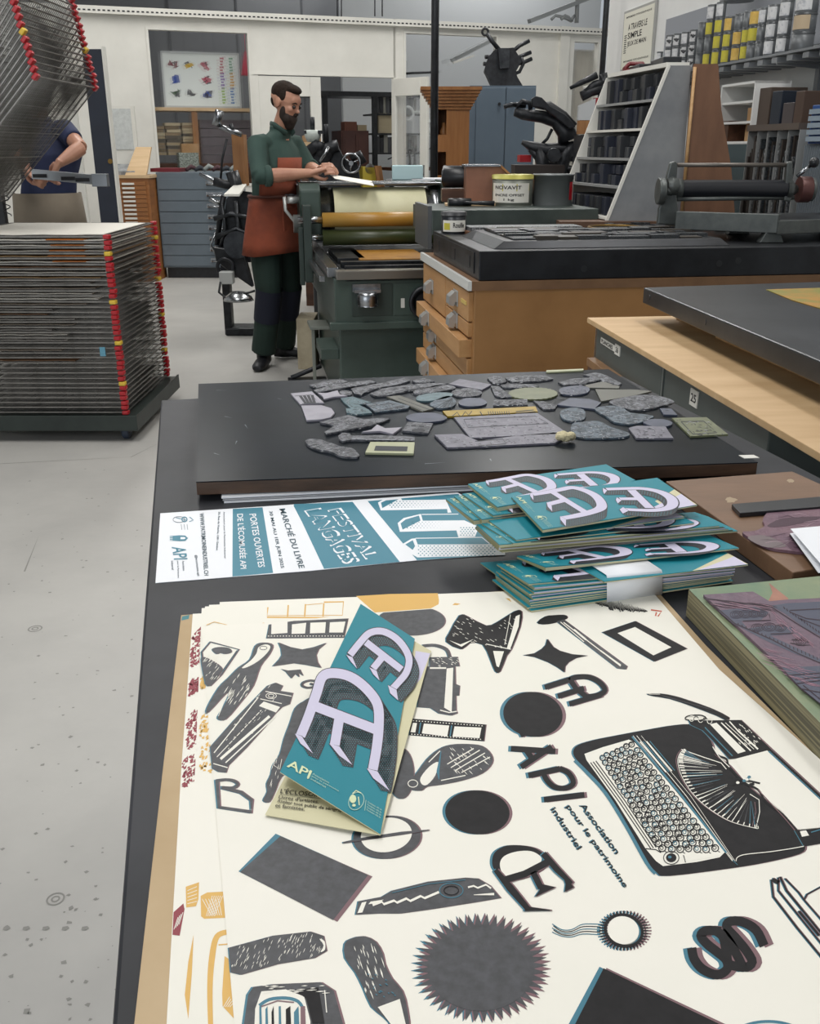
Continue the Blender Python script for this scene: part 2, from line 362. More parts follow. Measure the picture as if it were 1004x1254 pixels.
# big dark tin on top near the middle
sL, _ = Rl(780 + 520 / 4.478, 20, OFF - .12); t = thing('ink_tin', 'largest dark grey ink tin with yellow label lying on top of the middle stacks', 'tin', rloc(sL, .16, zs + 3 * .118), RY + math.pi)
m = MB(); m.lathe([(.1, 0), (.1, .085)], n=24); m.build('body', TIN, t); m = MB(); m.lathe([(.103, .085), (.103, .095), (.09, .097)], n=24); m.build('lid', LIDM, t)
m = MB(); vs = []
for j in range(7):
    an = math.radians(-112 + 70 * j / 6); vs += [(.1012 * math.cos(an), .1012 * math.sin(an), .01), (.1012 * math.cos(an), .1012 * math.sin(an), .08)]
m.add(vs, [(2 * j, 2 * j + 2, 2 * j + 3, 2 * j + 1) for j in range(6)], 0, True); m.build('label', LC['y'], t)
# ================================================================ bench and storage under the shelf
BZ = 1.02
m = MB(); m.b2(-.5, 0, BZ - .05, 2.6, .55, BZ); 
t = thing('storage_bench', 'long grey bench along the right wall under the tin shelf', 'bench', R0, RY)
m.build('worktop', mat('bench top', '#6a6c6e', .5), t)
for s in (-.45, .6, 2.5):
    m = MB(); m.b2(s, .03, 0, s + .05, .5, BZ - .05); m.build('leg', DSTEEL, t)
m = MB(); m.b2(-.45, .02, .1, 2.5, .45, BZ - .1); m.build('cupboard', mat('bench cupboard', '#3a4648', .5), t)
def rbox(px0, py0, px1, py1, off):   # local s-range / z-range at plane off
    a = Rl(px0, (py0 + py1) / 2, off)[0]; b = Rl(px1, (py0 + py1) / 2, off)[0]; z0 = Rl((px0 + px1) / 2, py1, off)[1]; z1 = Rl((px0 + px1) / 2, py0, off)[1]
    return min(a, b), max(a, b), z0, z1
# white open cabinet
sa, sb, za, zb2 = rbox(880, 102, 921, 176, .45)
t = thing('open_cabinet', 'small white open-fronted cabinet leaning under the tin shelf', 'cabinet', rloc(0, 0, 0), RY)
m = MB(); w_ = .012; m.b2(sa, .25, za, sb, .26, zb2); m.b2(sa, .26, za, sa + w_, .45, zb2); m.b2(sb - w_, .26, za, sb, .45, zb2); m.b2(sa, .26, za, sb, .45, za + w_); m.b2(sa, .26, zb2 - w_, sb, .45, zb2); m.build('carcass', mat('white melamine', '#e2e2df', .5), t)
for k in (.33, .66):
    m = MB(); m.b2(sa + w_, .26, za + (zb2 - za) * k, sb - w_, .44, za + (zb2 - za) * k + w_); m.build('shelf', mat('white melamine', '#e2e2df', .5), t)
m = MB(); m.b2(sa + .05, .28, za + .012, sa + .16, .4, za + .09); tag(m.build('paper_box', TAN, loc=rloc(0), rz=RY), 'small brown box in the bottom of the white open cabinet', 'box')
m = MB(); m.b2(sb - .1, .28, za + .012, sb - .03, .43, za + .12); tag(m.build('wood_block', DWOOD, loc=rloc(0), rz=RY), 'dark brown block in the bottom of the white open cabinet', 'block')
m = MB(); m.b2(sa - .1, .1, BZ, sb, .45, za - .003); tag(m.build('storage_case', mat('dark teal case', '#3f4f53', .5), loc=rloc(0), rz=RY), 'dark teal case under the white open cabinet', 'case')
# leading rack with slanted dividers and strips
sa, sb, za, zb2 = rbox(912, 152, 974, 215, .5)
t = thing('leading_rack', 'wooden rack of upright metal strips against the right wall', 'rack', rloc(0), RY)
m = MB(); m.b2(sa, .05, zb2 - .03, sb, .5, zb2, 0); m.b2(sa, .05, BZ, sb, .07, zb2, 0); m.build('case', mat('rack wood', '#5a5048', .6), t)
nd = 6
for i in range(nd):
    s = sa + (sb - sa) * i / (nd - 1); m = MB(); m.b2(s, .07, BZ, s + .004, .49, zb2 - .03); m.build('divider', mat('rack divider', '#9a9b99', .5), t)
R.seed(5)
ST = [mat('leads a', '#3c3d3d', .5, .2, c2='#909396', scale=60, lo=.45, hi=.6), mat('leads b', '#37302b', .6), mat('leads c', '#50565a', .4, .4, c2='#2a2b2c', scale=80)]
nm = 0
for i in range(nd - 1):
    a = sa + (sb - sa) * i / (nd - 1) + .01; b = sa + (sb - sa) * (i + 1) / (nd - 1) - .002; n = 7
    for k in range(n):
        m = MB(); x = a + (b - a) * k / n; hh = (zb2 - .04 - BZ) * R.uniform(.75, .98); m.b2(x, .3, BZ, x + (b - a) / n * .9, .49 - R.uniform(0, .02), BZ + hh)
        tag(m.build('metal_strip', ST[(k + i) % 3] if i != 4 else ST[1], loc=rloc(0), rz=RY), 'upright leading strip standing in the %s bay of the wooden rack' % ['nearest', 'second nearest', 'middle', 'second farthest', 'farthest'][i], 'strip', 'leading strips in the %s bay' % ['nearest', 'second nearest', 'middle', 'second farthest', 'farthest'][i])
ztop = zb2
for (x0, x1, y0, mt, nm_, lb) in ((918, 927, 132, TAN, 'cardboard_box', 'short tan box standing on the leading rack beside the white cabinet'), (930, 944, 108, mat('brown block', '#4d4037', .6), 'wood_block', 'tall brown block standing on the leading rack'), (946, 958, 112, mat('ink blue block', '#1f2733', .5), 'storage_case', 'dark blue upright case standing on the leading rack'), (961, 974, 126, mat('brown grey block', '#4a4343', .6), 'wood_block', 'grey brown block on the leading rack beside the dark blue case'), (975, 985, 112, mat('umber', '#4b3a30', .6), 'wood_block', 'narrow umber block at the right end of the leading rack')):
    a = Rl(x0, 150, .4)[0]; b = Rl(x1, 150, .4)[0]; zt_ = Rl((x0 + x1) / 2, y0, .4)[1]
    m = MB(); m.b2(min(a, b), .22, ztop, max(a, b), .42, max(zt_, ztop + .05)); tag(m.build(nm_, mt, loc=rloc(0), rz=RY, bevel=.003), lb, 'box' if 'box' in nm_ else 'case' if 'case' in nm_ else 'block')
# blue drawer cabinet and grey wire rack at the frame's right edge
sa, sb, za, zb2 = rbox(987, 128, 1015, 176, .5)
t = thing('parts_cabinet', 'blue small-parts cabinet at the right edge on the grey rack', 'cabinet', rloc(0), RY)
m = MB(); m.b2(sa, .2, za, sb, .48, zb2); m.build('body', mat('parts blue', '#24467c', .45), t, bevel=.003)
for i in range(5):
    m = MB(); z = za + .01 + (zb2 - za - .02) * i / 5; m.b2(sa + .012, .48, z, sb - .012, .5, z + (zb2 - za) / 5 - .012); m.build('drawer', mat('parts drawer', '#8d9aa5', .3), t)
sc_, sd, zc, _ = rbox(974, 172, 1015, 250, .5); 
t = thing('slotted_rack', 'grey slotted metal rack at the right edge under the blue cabinet', 'rack', rloc(0), RY)
m = MB(); m.b2(sc_, .1, BZ, sd, .46, za - .002); m.build('body', mat('slot grey', '#3c4246', .5), t)
for i in range(22):
    m = MB(); x = sc_ + (sd - sc_) * i / 22; m.b2(x, .46, BZ, x + .006, .475, za - .005); m.build('slat', mat('slat grey', '#798187', .4), t)
# ================================================================ back area: behind the partition
def wbox(x0, y0, x1, y1, off):  # s-range, z-range in the partition frame on a plane off behind it
    P = wloc(0, off); a = PL(x0, (y0 + y1) / 2, P, WY)[0]; b = PL(x1, (y0 + y1) / 2, P, WY)[0]
    return a, b, PL((x0 + x1) / 2, y1, P, WY)[1], PL((x0 + x1) / 2, y0, P, WY)[1]
def wthing(name, mats, box, y0, y1, label, cat, group=None, bevel=0):
    m = MB(); m.b2(box[0], y0, box[2], box[1], y1, box[3]); return tag(m.build(name, mats, loc=wloc(0), rz=WY, bevel=bevel), label, cat, group)
OFFB = .5
# shelf with the poster board
b = wbox(185, 132, 318, 136, OFFB)
t = thing('deep_shelf', 'pale wooden shelf seen through the left partition window under the white board', 'shelf', wloc(0), WY)
m = MB(); m.b2(b[0] - .1, OFFB - .02, b[2], b[1], OFFB + .5, b[3]); m.build('board', PINE, t)
m = MB(); m.b2(b[0] + .5, OFFB, 0, b[0] + .57, OFFB + .05, b[2]); m.build('post', OAK, t)
b = wbox(199, 64, 294, 132, OFFB + .05)
t = thing('poster_board', 'white framed board with small coloured prints behind the left window', 'poster', wloc(b[0], OFFB + .05, b[2]), WY)
w, h = b[1] - b[0], b[3] - b[2]
m = MB(); m.b2(0, 0, 0, w, .02, h); m.b2(0, -.01, 0, .02, 0, h); m.b2(w - .02, -.01, 0, w, 0, h); m.b2(.02, -.01, 0, w - .02, 0, .02); m.b2(.02, -.01, h - .02, w - .02, 0, h)
m.build('frame', mat('alu frame', '#b9bdbd', .4, .3), t)
PC = [mat('print ' + c, c, .7) for c in ('#dfe5e2', '#7d2f3c', '#c4a02c', '#2f4a9a', '#b0455a', '#3a3a40', '#7b57a6', '#cf9a3a', '#8fb83c', '#3f78b8', '#5f9b76', '#3d5a3e')]
m = MB(); m.b2(.02, -.001, .02, w - .02, .0, h - .02, 0)
R.seed(3)
for r in range(3):
    for c in range(3):
        cx, cz = w * (.16 + c * .2), h * (.76 - r * .25)
        if (r, c) == (1, 1): continue
        for k in range(5):
            a = R.uniform(0, 6); q = [(cx + R.uniform(-.05, .05) + R.uniform(.015, .045) * math.cos(a + j * 1.26), -.002 - k * .0004, cz + R.uniform(-.03, .03) + .03 * math.sin(a + j * 1.26)) for j in range(5)]
            m.face(q, [1, 2, 4, 3, 3, 4, 11, 5, 3][r * 3 + c] if k % 3 else 5)
for c in range(2):
    for r in range(3):
        col = [[4, 6, 8], [10, 7, 9]][c][r]; x = w * (.74 + c * .12); z = h * (.62 - r * .27)
        for k in range(6): m.b2(x + R.uniform(0, .01), -.003, z + k * .034, x + .05 + R.uniform(-.012, .01), -.001, z + k * .034 + .022, col)
m.build('print', PC, t)
# books and boxes under the shelf
R.seed(9); BK = [mat('book ' + c, c, .8) for c in ('#8d7c63', '#a39478', '#776953', '#5d574d', '#b5a88c')]
for col_, (x0, x1, n_, nmx) in enumerate(((190, 203, 9, 'leftmost'), (203, 222, 10, 'second'), (223, 244, 12, 'third'))):
    b = wbox(x0, 150 if col_ else 154, x1, 190, OFFB + .1); hh = (b[3] - b[2]) / n_
    for k in range(n_):
        m = MB(); m.b2(b[0] + R.uniform(0, .02), OFFB + .1, b[2] + k * hh, b[1] - R.uniform(0, .02), OFFB + .35, b[2] + (k + .88) * hh)
        tag(m.build('book', BK[R.randrange(5)], loc=wloc(0), rz=WY), 'old brown book in the %s pile under the window shelf' % nmx, 'book', 'books in the %s pile behind the left window' % nmx)
b = wbox(190, 190, 315, 200, OFFB + .1); wthing('back_table', DWOOD, (b[0] - .2, b[1] + .3, 0, b[2]), OFFB, OFFB + .9, 'dark table behind the left partition window carrying book piles', 'table')
zt_ = b[2]
q_ = wbox(298, 62, 306, 92, .3); m = MB(); m.cyl(((q_[0] + q_[1]) / 2, .35, q_[2]), ((q_[0] + q_[1]) / 2, .35, q_[3]), .07, n=10, r1=.012); m.cyl(((q_[0] + q_[1]) / 2, .35, q_[3]), ((q_[0] + q_[1]) / 2, .35, 2.74), .004, n=6); tag(m.build('hanging_cone', mat('pink red cone', '#c9475a', .5), loc=wloc(0), rz=WY), 'small red cone hanging behind the left window, right of the white board', 'cone')
b = wbox(246, 146, 312, 190, OFFB + .1)
hh = (b[3] - zt_) / 5
for k in range(5):
    m = MB(); m.b2(b[0], OFFB + .15, zt_ + k * hh, b[1], OFFB + .6, zt_ + (k + .93) * hh); tag(m.build('plastic_crate', mat('smoky crate', '#6a6468', .4, c2='#5b5458', scale=3), loc=wloc(0), rz=WY), 'smoky grey flat crate, %s in the pile of five behind the window' % ['lowest', 'second lowest', 'middle', 'second highest', 'highest'][k], 'crate')
wthing('cardboard_box', TAN, wbox(222, 176, 243, 187, .25), .22, .37, 'small tan box on the speckled box behind the flat file cabinet', 'box')
wthing('speckled_box', mat('speckle', '#5e655f', .7, c2='#9aa29a', scale=60, lo=.48, hi=.52), wbox(219, 187, 243, 209, .25), .2, .42, 'grey marbled box standing behind the blue-grey flat file cabinet', 'box')
# interior seen through the doorway
b = wbox(394, 112, 480, 118, 1.2)
t = thing('shelf_unit', 'black steel shelf unit seen through the open doorway', 'shelf', wloc(0), WY)
m = MB(); m.b2(b[0] - .3, 1.2, b[2], b[1] + .6, 1.9, b[3]); m.build('top', BLACK, t)
for s in (b[0] + .02, b[0] + .75, b[1] + .1):
    m = MB(); m.b2(s, 1.2, 0, s + .06, 1.28, b[2]); m.build('post', BLACK, t)
shz = []
for yy in (139, 163, 187):
    q = wbox(450, yy, 478, yy + 2, 1.25); shz.append(q[3]); m = MB(); m.b2(b[0] + .78, 1.25, q[2], b[1] + .5, 1.8, q[3]); m.build('shelf', BLACK, t)
R.seed(21)
for si, z in enumerate(shz):
    x = b[0] + .84; k = 0
    while x < b[1] + .4 and k < 14:
        w_ = R.uniform(.03, .06); hh = R.uniform(.18, .27); m = MB(); m.b2(x, 1.3, z + .001, x + w_, 1.55, z + hh)
        if si != 1: tag(m.build('binder', [mat('binder grey', '#4c4d50', .6), mat('binder dark', '#2c2d31', .6), mat('binder pale', '#88877f', .6)][k % 3], loc=wloc(0), rz=WY), 'upright binder on the %s black shelf in the doorway' % ['upper', 'middle', 'lower'][si], 'binder', 'binders on the %s black shelf in the doorway' % ['upper', 'middle', 'lower'][si])
        x += w_ + .006; k += 1
    if si == 1:
        for j, (w_, z_, hh) in enumerate(((.3, 0, .1), (.28, .1, .09), (.24, .19, .08))):
            m = MB(); m.b2(b[0] + .86, 1.3, z + z_, b[0] + .86 + w_, 1.6, z + z_ + hh); tag(m.build('paper_box', BK[4], loc=wloc(0), rz=WY, bevel=.003), 'pale box, %s of three stacked on the middle black shelf' % ['lowest', 'middle', 'highest'][j], 'box')
b = wbox(418, 160, 450, 200, 1.0)
t = thing('drawer_cabinet', 'dark red-brown wooden cabinet with doors seen through the doorway', 'cabinet', wloc(0), WY)
m = MB(); m.b2(b[0], 1.0, 0, b[1] + .02, 1.5, b[3]); rb = mat('red brown wood', '#3f211b', .5, c2='#4a2a22', scale=5); m.build('carcass', rb, t)
for k in range(2):
    x = b[0] + .02 + k * (b[1] - b[0]) / 2
    m = MB(); m.b2(x, .98, b[3] - .55, x + (b[1] - b[0]) / 2 - .03, 1.0, b[3] - .05); m.b2(x + .03, .972, b[3] - .3, x + (b[1] - b[0]) / 2 - .06, .98, b[3] - .1); m.build('door', rb, t)
wthing('cardboard_box', mat('rust carton', '#6e4638', .8), wbox(422, 149, 437, 160, 1.1), 1.1, 1.3, 'rust brown carton on top of the red-brown cabinet', 'box')
wthing('paper_box', BK[1], wbox(438, 153, 449, 160, 1.1), 1.1, 1.3, 'small greige box on the red-brown cabinet beside the rust carton', 'box')
# yellow machine and planks
b = wbox(444, 204, 462, 218, .6); t = thing('bench_saw', 'small yellow power saw on the floor inside the doorway', 'saw', wloc(0), WY)
m = MB(); m.b2(b[0], .6, .3, b[1], .9, b[3]); m.build('table', mat('saw yellow', '#a8952f', .5), t, bevel=.01); m = MB(); m.b2(b[0] + .03, .65, 0, b[1] - .03, .85, .3); m.build('stand', BLACK, t)
m = MB(); m.cyl(((b[0] + b[1]) / 2, .6, b[3] - .03), ((b[0] + b[1]) / 2, .62, b[3] - .03), .07); m.build('blade', STEEL, t)
for k, (xa, xb) in enumerate(((459, 474), (463, 479))):
    a = wbox(xa, 203, xa + 4, 228, .45 + k * .08); c = wbox(xb, 203, xb + 4, 228, .45 + k * .08)
    m = MB(); m.prismY([(c[0], 0.02), (c[1], 0.02), (a[1], a[3]), (a[0], a[3])], .45 + k * .08, .49 + k * .08); tag(m.build('plank', OAK, loc=wloc(0), rz=WY), ['left', 'right'][k] + ' one of two leaning planks behind the open door', 'plank')
# magnifier lamp
def jnt(x, y, off): P = wloc(0, off); s, z = PL(x, y, P, WY); return Vector((s, off, z))
t = thing('magnifier_lamp', 'white ring magnifier lamp on a jointed arm behind the open glass door', 'lamp', wloc(0), WY)
LW = mat('lamp white', '#d9dedd', .35)
c = jnt(499, 139, .4); m = MB(); m.ring(c, .085, .017, ax='y'); m.build('ring', LW, t)
m = MB(); m.cyl(c + Vector((0, -.004, 0)), c + Vector((0, .004, 0)), .078); m.build('lens', GLASS, t)
m = MB(); m.tube([c + Vector((.085, 0, .01)), jnt(516, 135, .4), jnt(529, 153, .4), jnt(528, 166, .4)], .018, 0, 8); m.ball(jnt(529, 163, .4), (.07, .05, .075)); m.tube([jnt(529, 163, .4), jnt(529, 205, .4)], .015); m.build('arm', LW, t)
# bench with metal clutter behind the door, dark
t = thing('rear_workbench', 'dark cluttered workbench behind the open glass door', 'bench', wloc(0), WY)
b = wbox(480, 200, 600, 205, .5); m = MB(); m.b2(b[0], .5, b[2] - .04, b[1], 1.1, b[2]); m.build('top', DWOOD, t)
for s in (b[0] + .05, b[1] - .1): m = MB(); m.b2(s, .55, 0, s + .06, .62, b[2] - .04); m.build('leg', DWOOD, t)
R.seed(31)
for k in range(9):
    x = b[0] + .1 + k * .12; hh = R.uniform(.15, .4); m = MB(); m.lathe([(.035, 0), (.04, .02), (.015, .05), (.012, hh), (.03, hh + .01), (.03, hh + .05)], (x, .8 + R.uniform(-.1, .1), b[2]), n=10); m.tube([(x - .06, .8, b[2] + hh * .7), (x + .06, .8, b[2] + hh)], .008)
    tag(m.build('tool_stand', BLKM, loc=wloc(0), rz=WY), 'black upright tool stand in the row on the rear workbench', 'tool', 'tool stands on the rear workbench')
# upright pipes in window 2
b0 = wbox(494, 90, 540, 92, .3)
t = thing('pipe_frame', 'thin dark pipe frame standing behind the right partition window', 'frame', wloc(0), WY)
for xx in (495, 534):
    p = jnt(xx, 75, .3); m = MB(); m.cyl((p.x, .3, 0), (p.x, .3, p.z), .012, n=8); m.build('upright', BLKM, t)
m = MB(); p = jnt(495, 90, .3); q = jnt(537, 88, .3); m.cyl(p, q, .016, n=8); m.build('crossbar', BLKM, t)
# long lamp housings (sloping grey trough) seen by window 2 and above the partition
def beam(pa, pb, offa, r, name, label, cat, mt=STEEL):
    a = jnt(*pa, offa); b_ = jnt(*pb, offa); m = MB(); d = (b_ - a); m.tube([a, b_], [(r, r * .55)] * 2, 0, 4, sm=False); return tag(m.build(name, mt, loc=wloc(0), rz=WY), label, cat)
GR = mat('grey trough', '#8b8e8e', .5)
beam((553, 74), (608, 46), .5, .06, 'light_trough', 'sloping grey light trough behind the right partition window', 'light fixture', GR)
beam((555, 77), (580, 68), .3, .03, 'light_trough', 'short pale light trough under the sloping one behind the right window', 'light fixture', WHITE)
beam((648, 26), (735, -8), .4, .07, 'light_trough', 'grey trough rising above the partition at the upper right', 'light fixture', GR)
m = MB(); a = jnt(708, -30, .4); b_ = jnt(706, 28, .4); m.cyl(a, b_, .03, n=8); tag(m.build('hanging_pipe', GR, loc=wloc(0), rz=WY), 'short grey hanging pipe above the partition near the tilted trough', 'pipe')
m = MB()
for k in range(3): m.tube([jnt(675 + k * 12, 24, .25), jnt(680 + k * 12, 19, .25), jnt(690 + k * 6, 21, .25), jnt(700, 26, .25)], .02)
tag(m.build('cable_coil', GR, loc=wloc(0), rz=WY), 'loose grey cable lying on the tray at the upper right', 'cable')
# vertical suspension rods above the tray (left half)
for k, x in enumerate((413, 418, 459, 468)):
    a = jnt(x, -10, .0); b_ = jnt(x, 20, .0); m = MB(); m.cyl(a, b_, .008, n=6); tag(m.build('hanger_rod', BLKM, loc=wloc(0), rz=WY), 'thin dark hanger rod above the cable tray over the doorway', 'rod', 'hanger rods above the doorway')
# blinds in window 3
b = wbox(699, 46, 733, 200, .25); t = thing('window_blind', 'beige vertical blind behind the rightmost partition window', 'blind', wloc(0), WY)
for k in range(7):
    x = b[0] + (b[1] - b[0]) * k / 7; m = MB(); m.b2(x, .25, .8, x + (b[1] - b[0]) / 7 * .93, .256, 2.7); m.build('slat', mat('blind beige', ['#b9b4a8', '#a8a397', '#c9c5ba'][k % 3], .7), t)
# ================================================================ poles
def pole(px, Y, label, r=.019, px2=None):
    a = Yd(px, 0, Y); m = MB(); m.cyl((a.x, Y, 0), (a.x, Y, 5.2), r, n=12); m.build
    m.cyl((a.x, Y, 0), (a.x, Y, .01), r * 2.6, n=12); return tag(m.build('steel_pole', BLACK, world=True, loc=(a.x, Y, 0)), label, 'pole')
pole(533, 7.9, 'black steel pole from floor to ceiling in front of the open glass door', .03)
pole(743, 8.95, 'black steel pole beside the framed poster at the right wall', .024)
# ================================================================ left background
# white leaning print frame + paper sheets
def upbox(name, mats, px0, py0, px1, py1, Y, dY, label, cat, bevel=0, group=None):
    a = Yd(px0, (py0 + py1) / 2, Y); b = Yd(px1, (py0 + py1) / 2, Y); z0 = Yd((px0 + px1) / 2, py1, Y).z; z1 = Yd((px0 + px1) / 2, py0, Y).z
    m = MB(); m.b2(a.x, Y, z0, b.x, Y + dY, z1); o = m.build(name, mats, world=True, loc=((a.x + b.x) / 2, Y, z0), bevel=bevel); tag(o, label, cat, group); return o, a.x, b.x, z0, z1
t = thing('navy_door', 'tall navy blue panel door standing behind the drying rack', 'door panel', Z(150, 300, 0) * 1.0)
a = Yd(100, 60, 8.6); b = Yd(121, 57, 8.6); c = Yd(137, 268, 8.6)
m = MB(); m.b2(a.x, 8.6, .02, b.x + .02, 8.66, a.z); m.build('leaf', NAVY, t, world=True, bevel=.004)
m = MB(); m.b2(b.x + .02, 8.59, .02, b.x + .035, 8.67, a.z + .02); m.build('edge_strip', WHITE, t, world=True)
m = MB(); m.cyl((a.x + .14, 8.6, 1.3), (a.x + .14, 8.585, 1.3), .02, n=10); m.build('lock', mat('brass', '#7d6233', .4, .8), t, world=True)
a = Yd(86, 220, 8.75); m = MB(); m.b2(a.x, 8.75, 0, a.x + .12, 8.8, 2.55); tag(m.build('white_post', WHITE, world=True, loc=(a.x, 8.75, 0)), 'white upright post just left of the navy panel', 'post')
# wooden flat file with pale top
t = thing('plan_chest', 'oak plan chest with small white label holders behind the drying rack', 'cabinet', Z(160, 335, 0))
YF = 11.0; a = Yd(135, 215, YF); b = Yd(181, 213, YF); zt_ = 1.13
m = MB(); m.b2(a.x, YF, 0, b.x, YF + .45, zt_ - .03); m.build('carcass', mat('chest oak', '#9a6432', .5, c2='#84532a', scale=4, stretch=(1, 1, 8)), t, world=True)
m = MB(); m.b2(a.x - .01, YF - .02, zt_ - .03, b.x + .02, YF + .5, zt_); m.build('top', PINE, t, world=True)
for k in range(22):
    z = .08 + k * .045; m = MB(); m.b2(a.x + .03, YF - .015, z, b.x - .03, YF, z + .038); d_ = m.build('drawer', mat('chest oak', '#9a6432'), t, world=True)
    m = MB(); xm = (a.x + b.x) / 2 - .02; m.b2(xm - .06, YF - .03, z + .008, xm + .07, YF - .015, z + .028); m.build('label_holder', WHITE, d_, world=True)
o, *_ = upbox('framed_print', [WHITE], 129, 130, 167, 201, YF + .42, .03, 'white framed print leaning on the oak plan chest', 'picture')
a2 = Yd(132, 133, YF + .41); b2_ = Yd(164, 183, YF + .41); m = MB(); m.b2(a2.x, YF + .41, b2_.z, b2_.x, YF + .419, a2.z); k = m.build('print', mat('faint print', '#c9ccca', .7, c2='#b9bcba', scale=30), o); 
MW[k.name] = MW[o.name]; 
for v in k.data.vertices: v.co = MW[o.name].inverted() @ v.co
m = MB(); xx = Yd(135, 200, YF + .2).x; m.hexa([(xx, YF + .05, zt_ + .001), (xx + .3, YF + .05, zt_ + .001), (xx + .32, YF + .45, zt_ + .001), (xx + .02, YF + .45, zt_ + .001), (xx, YF + .05, zt_ + .04), (xx + .3, YF + .05, zt_ + .04), (xx + .32, YF + .48, zt_ + .12), (xx + .02, YF + .48, zt_ + .12)])
tag(m.build('print_proof', mat('grey proof', '#6f7275', .6, c2='#a5a7a8', scale=25), world=True, loc=(xx, YF, zt_)), 'grey printed forme lying on the oak plan chest under the white frame', 'print')
# blue-grey flat file
a = Yd(165, 180, YF + .3); b = Yd(184, 180, YF + .3); m = MB(); m.hexa([(a.x - .06, YF + .02, zt_ + .001), (b.x, YF + .02, zt_ + .001), (b.x, YF + .06, zt_ + .001), (a.x - .06, YF + .06, zt_ + .001), (a.x, YF + .34, a.z), (b.x, YF + .34, a.z), (b.x, YF + .38, a.z), (a.x, YF + .38, a.z)]); tag(m.build('sloping_board', PINE, world=True, loc=(a.x, YF, zt_)), 'pale sloping drawing board on the right of the oak plan chest', 'board')
YG = 11.3; a = Yd(192, 230, YG); b = Yd(286, 226, YG)
t = thing('flat_file_cabinet', 'blue-grey steel flat file cabinet behind the printer with chrome drawer pulls', 'cabinet', ((a.x + b.x) / 2, YG, 0))
zt_ = Yd(240, 211, YG).z
m = MB(); m.b2(a.x, YG, .12, b.x, YG + .8, zt_); m.build('carcass', LBLUE, t, world=True, bevel=.005)
m = MB(); m.b2(a.x + .03, YG + .05, 0, b.x - .03, YG + .7, .12); m.build('plinth', BLACK, t, world=True)
n = 8; hh = (zt_ - .2) / n
for k in range(n):
    z = .14 + k * hh; m = MB(); m.b2(a.x + .015, YG - .012, z, b.x - .015, YG, z + hh - .01); d_ = m.build('drawer', LBLUE, t, world=True, bevel=.002)
    for q in (.66,):
        x = a.x + (b.x - a.x) * q; m = MB(); m.tube([(x, YG - .012, z + hh * .5), (x, YG - .05, z + hh * .45), (x + .15, YG - .05, z + hh * .45), (x + .15, YG - .012, z + hh * .5)], .012); m.b2(x - .02, YG - .016, z + hh * .35, x + .17, YG - .012, z + hh * .75); m.build('handle', STEEL, d_, world=True)
m = MB(); m.b2(a.x - .08, YG + .1, zt_ + .001, a.x + .25, YG + .5, zt_ + .04); tag(m.build('folder', mat('dark red folder', '#6e1d27', .6), world=True, loc=(a.x, YG + .2, zt_)), 'dark red folder on the left end of the blue-grey flat file', 'folder')
R.seed(4)
for k in range(7):
    x = a.x + .3 + k * .1; m = MB(); h_ = R.uniform(.04, .1); m.tube([(x, YG + .2, zt_ + .02), (x + .05, YG + .25, zt_ + h_), (x + .11, YG + .22, zt_ + h_ * .6)], [.02, .028, .02]); tag(m.build('cloth_bundle', [mat('bundle a', '#4a3035', .8), mat('bundle b', '#33363c', .8), mat('bundle c', '#8a8f8c', .8)][k % 3], world=True, loc=(x, YG + .2, zt_)), 'small dark rag bundle on top of the blue-grey flat file', 'rag', 'rags on top of the blue-grey flat file')
# ================================================================ orange wooden cabinet with a flared top, blue locker, small press
YC = 8.9
a = Yd(531, 180, YC); b = Yd(574, 180, YC); zc = Yd(550, 134, YC).z
t = thing('niche_cabinet', 'tall orange-brown wooden cabinet with a flared cornice and open niches', 'cabinet', ((a.x + b.x) / 2, YC, 0))
OC = wood('orange wood', '#a06a36', '#8b5826', 'z'); x0, x1 = a.x, b.x; xm = x0 + (x1 - x0) * .42; Dp = .34
m = MB(); m.b2(x0, YC, 0, x0 + .03, YC + Dp, zc); m.b2(xm - .02, YC, 0, x1, YC + Dp, zc); m.b2(x0 + .03, YC + Dp - .03, 0, xm, YC + Dp, zc); m.build('body', OC, t, world=True)
for yy0, yy1 in ((165, 186), (215, 260)):
    za = Yd(540, yy1, YC).z; zb_ = Yd(540, yy0, YC).z; m = MB(); m.b2(x0 + .03, YC, za, xm - .02, YC + Dp - .03, zb_); m.build('front_panel', OC, t, world=True)
q = [Yd(517, 122, YC - .05), Yd(587, 122, YC - .05)]; zt_ = Yd(550, 107, YC).z
m = MB()
for k in range(6):
    f0 = k / 6; z_ = zc + (zt_ - zc) * .85 * f0; g = (k + 1) / 6; m.b2(x0 + (q[0].x - x0) * g, YC - .12 * g, z_, x1 + (q[1].x - x1) * g, YC + Dp, z_ + (zt_ - zc) * .85 / 6)
m.b2(q[0].x - .015, YC - .14, zt_ - (zt_ - zc) * .15, q[1].x + .015, YC + Dp, zt_); m.build('cornice', OC, t, world=True)
m = MB(); m.lathe([(.03, 0), (.035, .03), (.02, .06), (.012, .1)], (x0 + .09, YC + .12, Yd(540, 165, YC).z + .001), n=14); tag(m.build('wooden_finial', OAK, world=True, loc=(x0 + .09, YC + .12, Yd(540, 165, YC).z)), 'turned wooden knob standing in the upper niche of the orange cabinet', 'finial')
YL = 10.4; a = Yd(582, 150, YL); b = Yd(655, 150, YL); zt_ = Yd(620, 106, YL).z
t = thing('metal_locker', 'tall blue-grey two-door metal locker behind the orange cabinet', 'locker', ((a.x + b.x) / 2, YL, 0))
LB = mat('locker blue', '#53616e', .5, c2='#4c5a67', scale=2)
m = MB(); m.b2(a.x - .06, YL + .02, 0, b.x, YL + .5, zt_ + .01); m.build('body', LB, t, world=True)
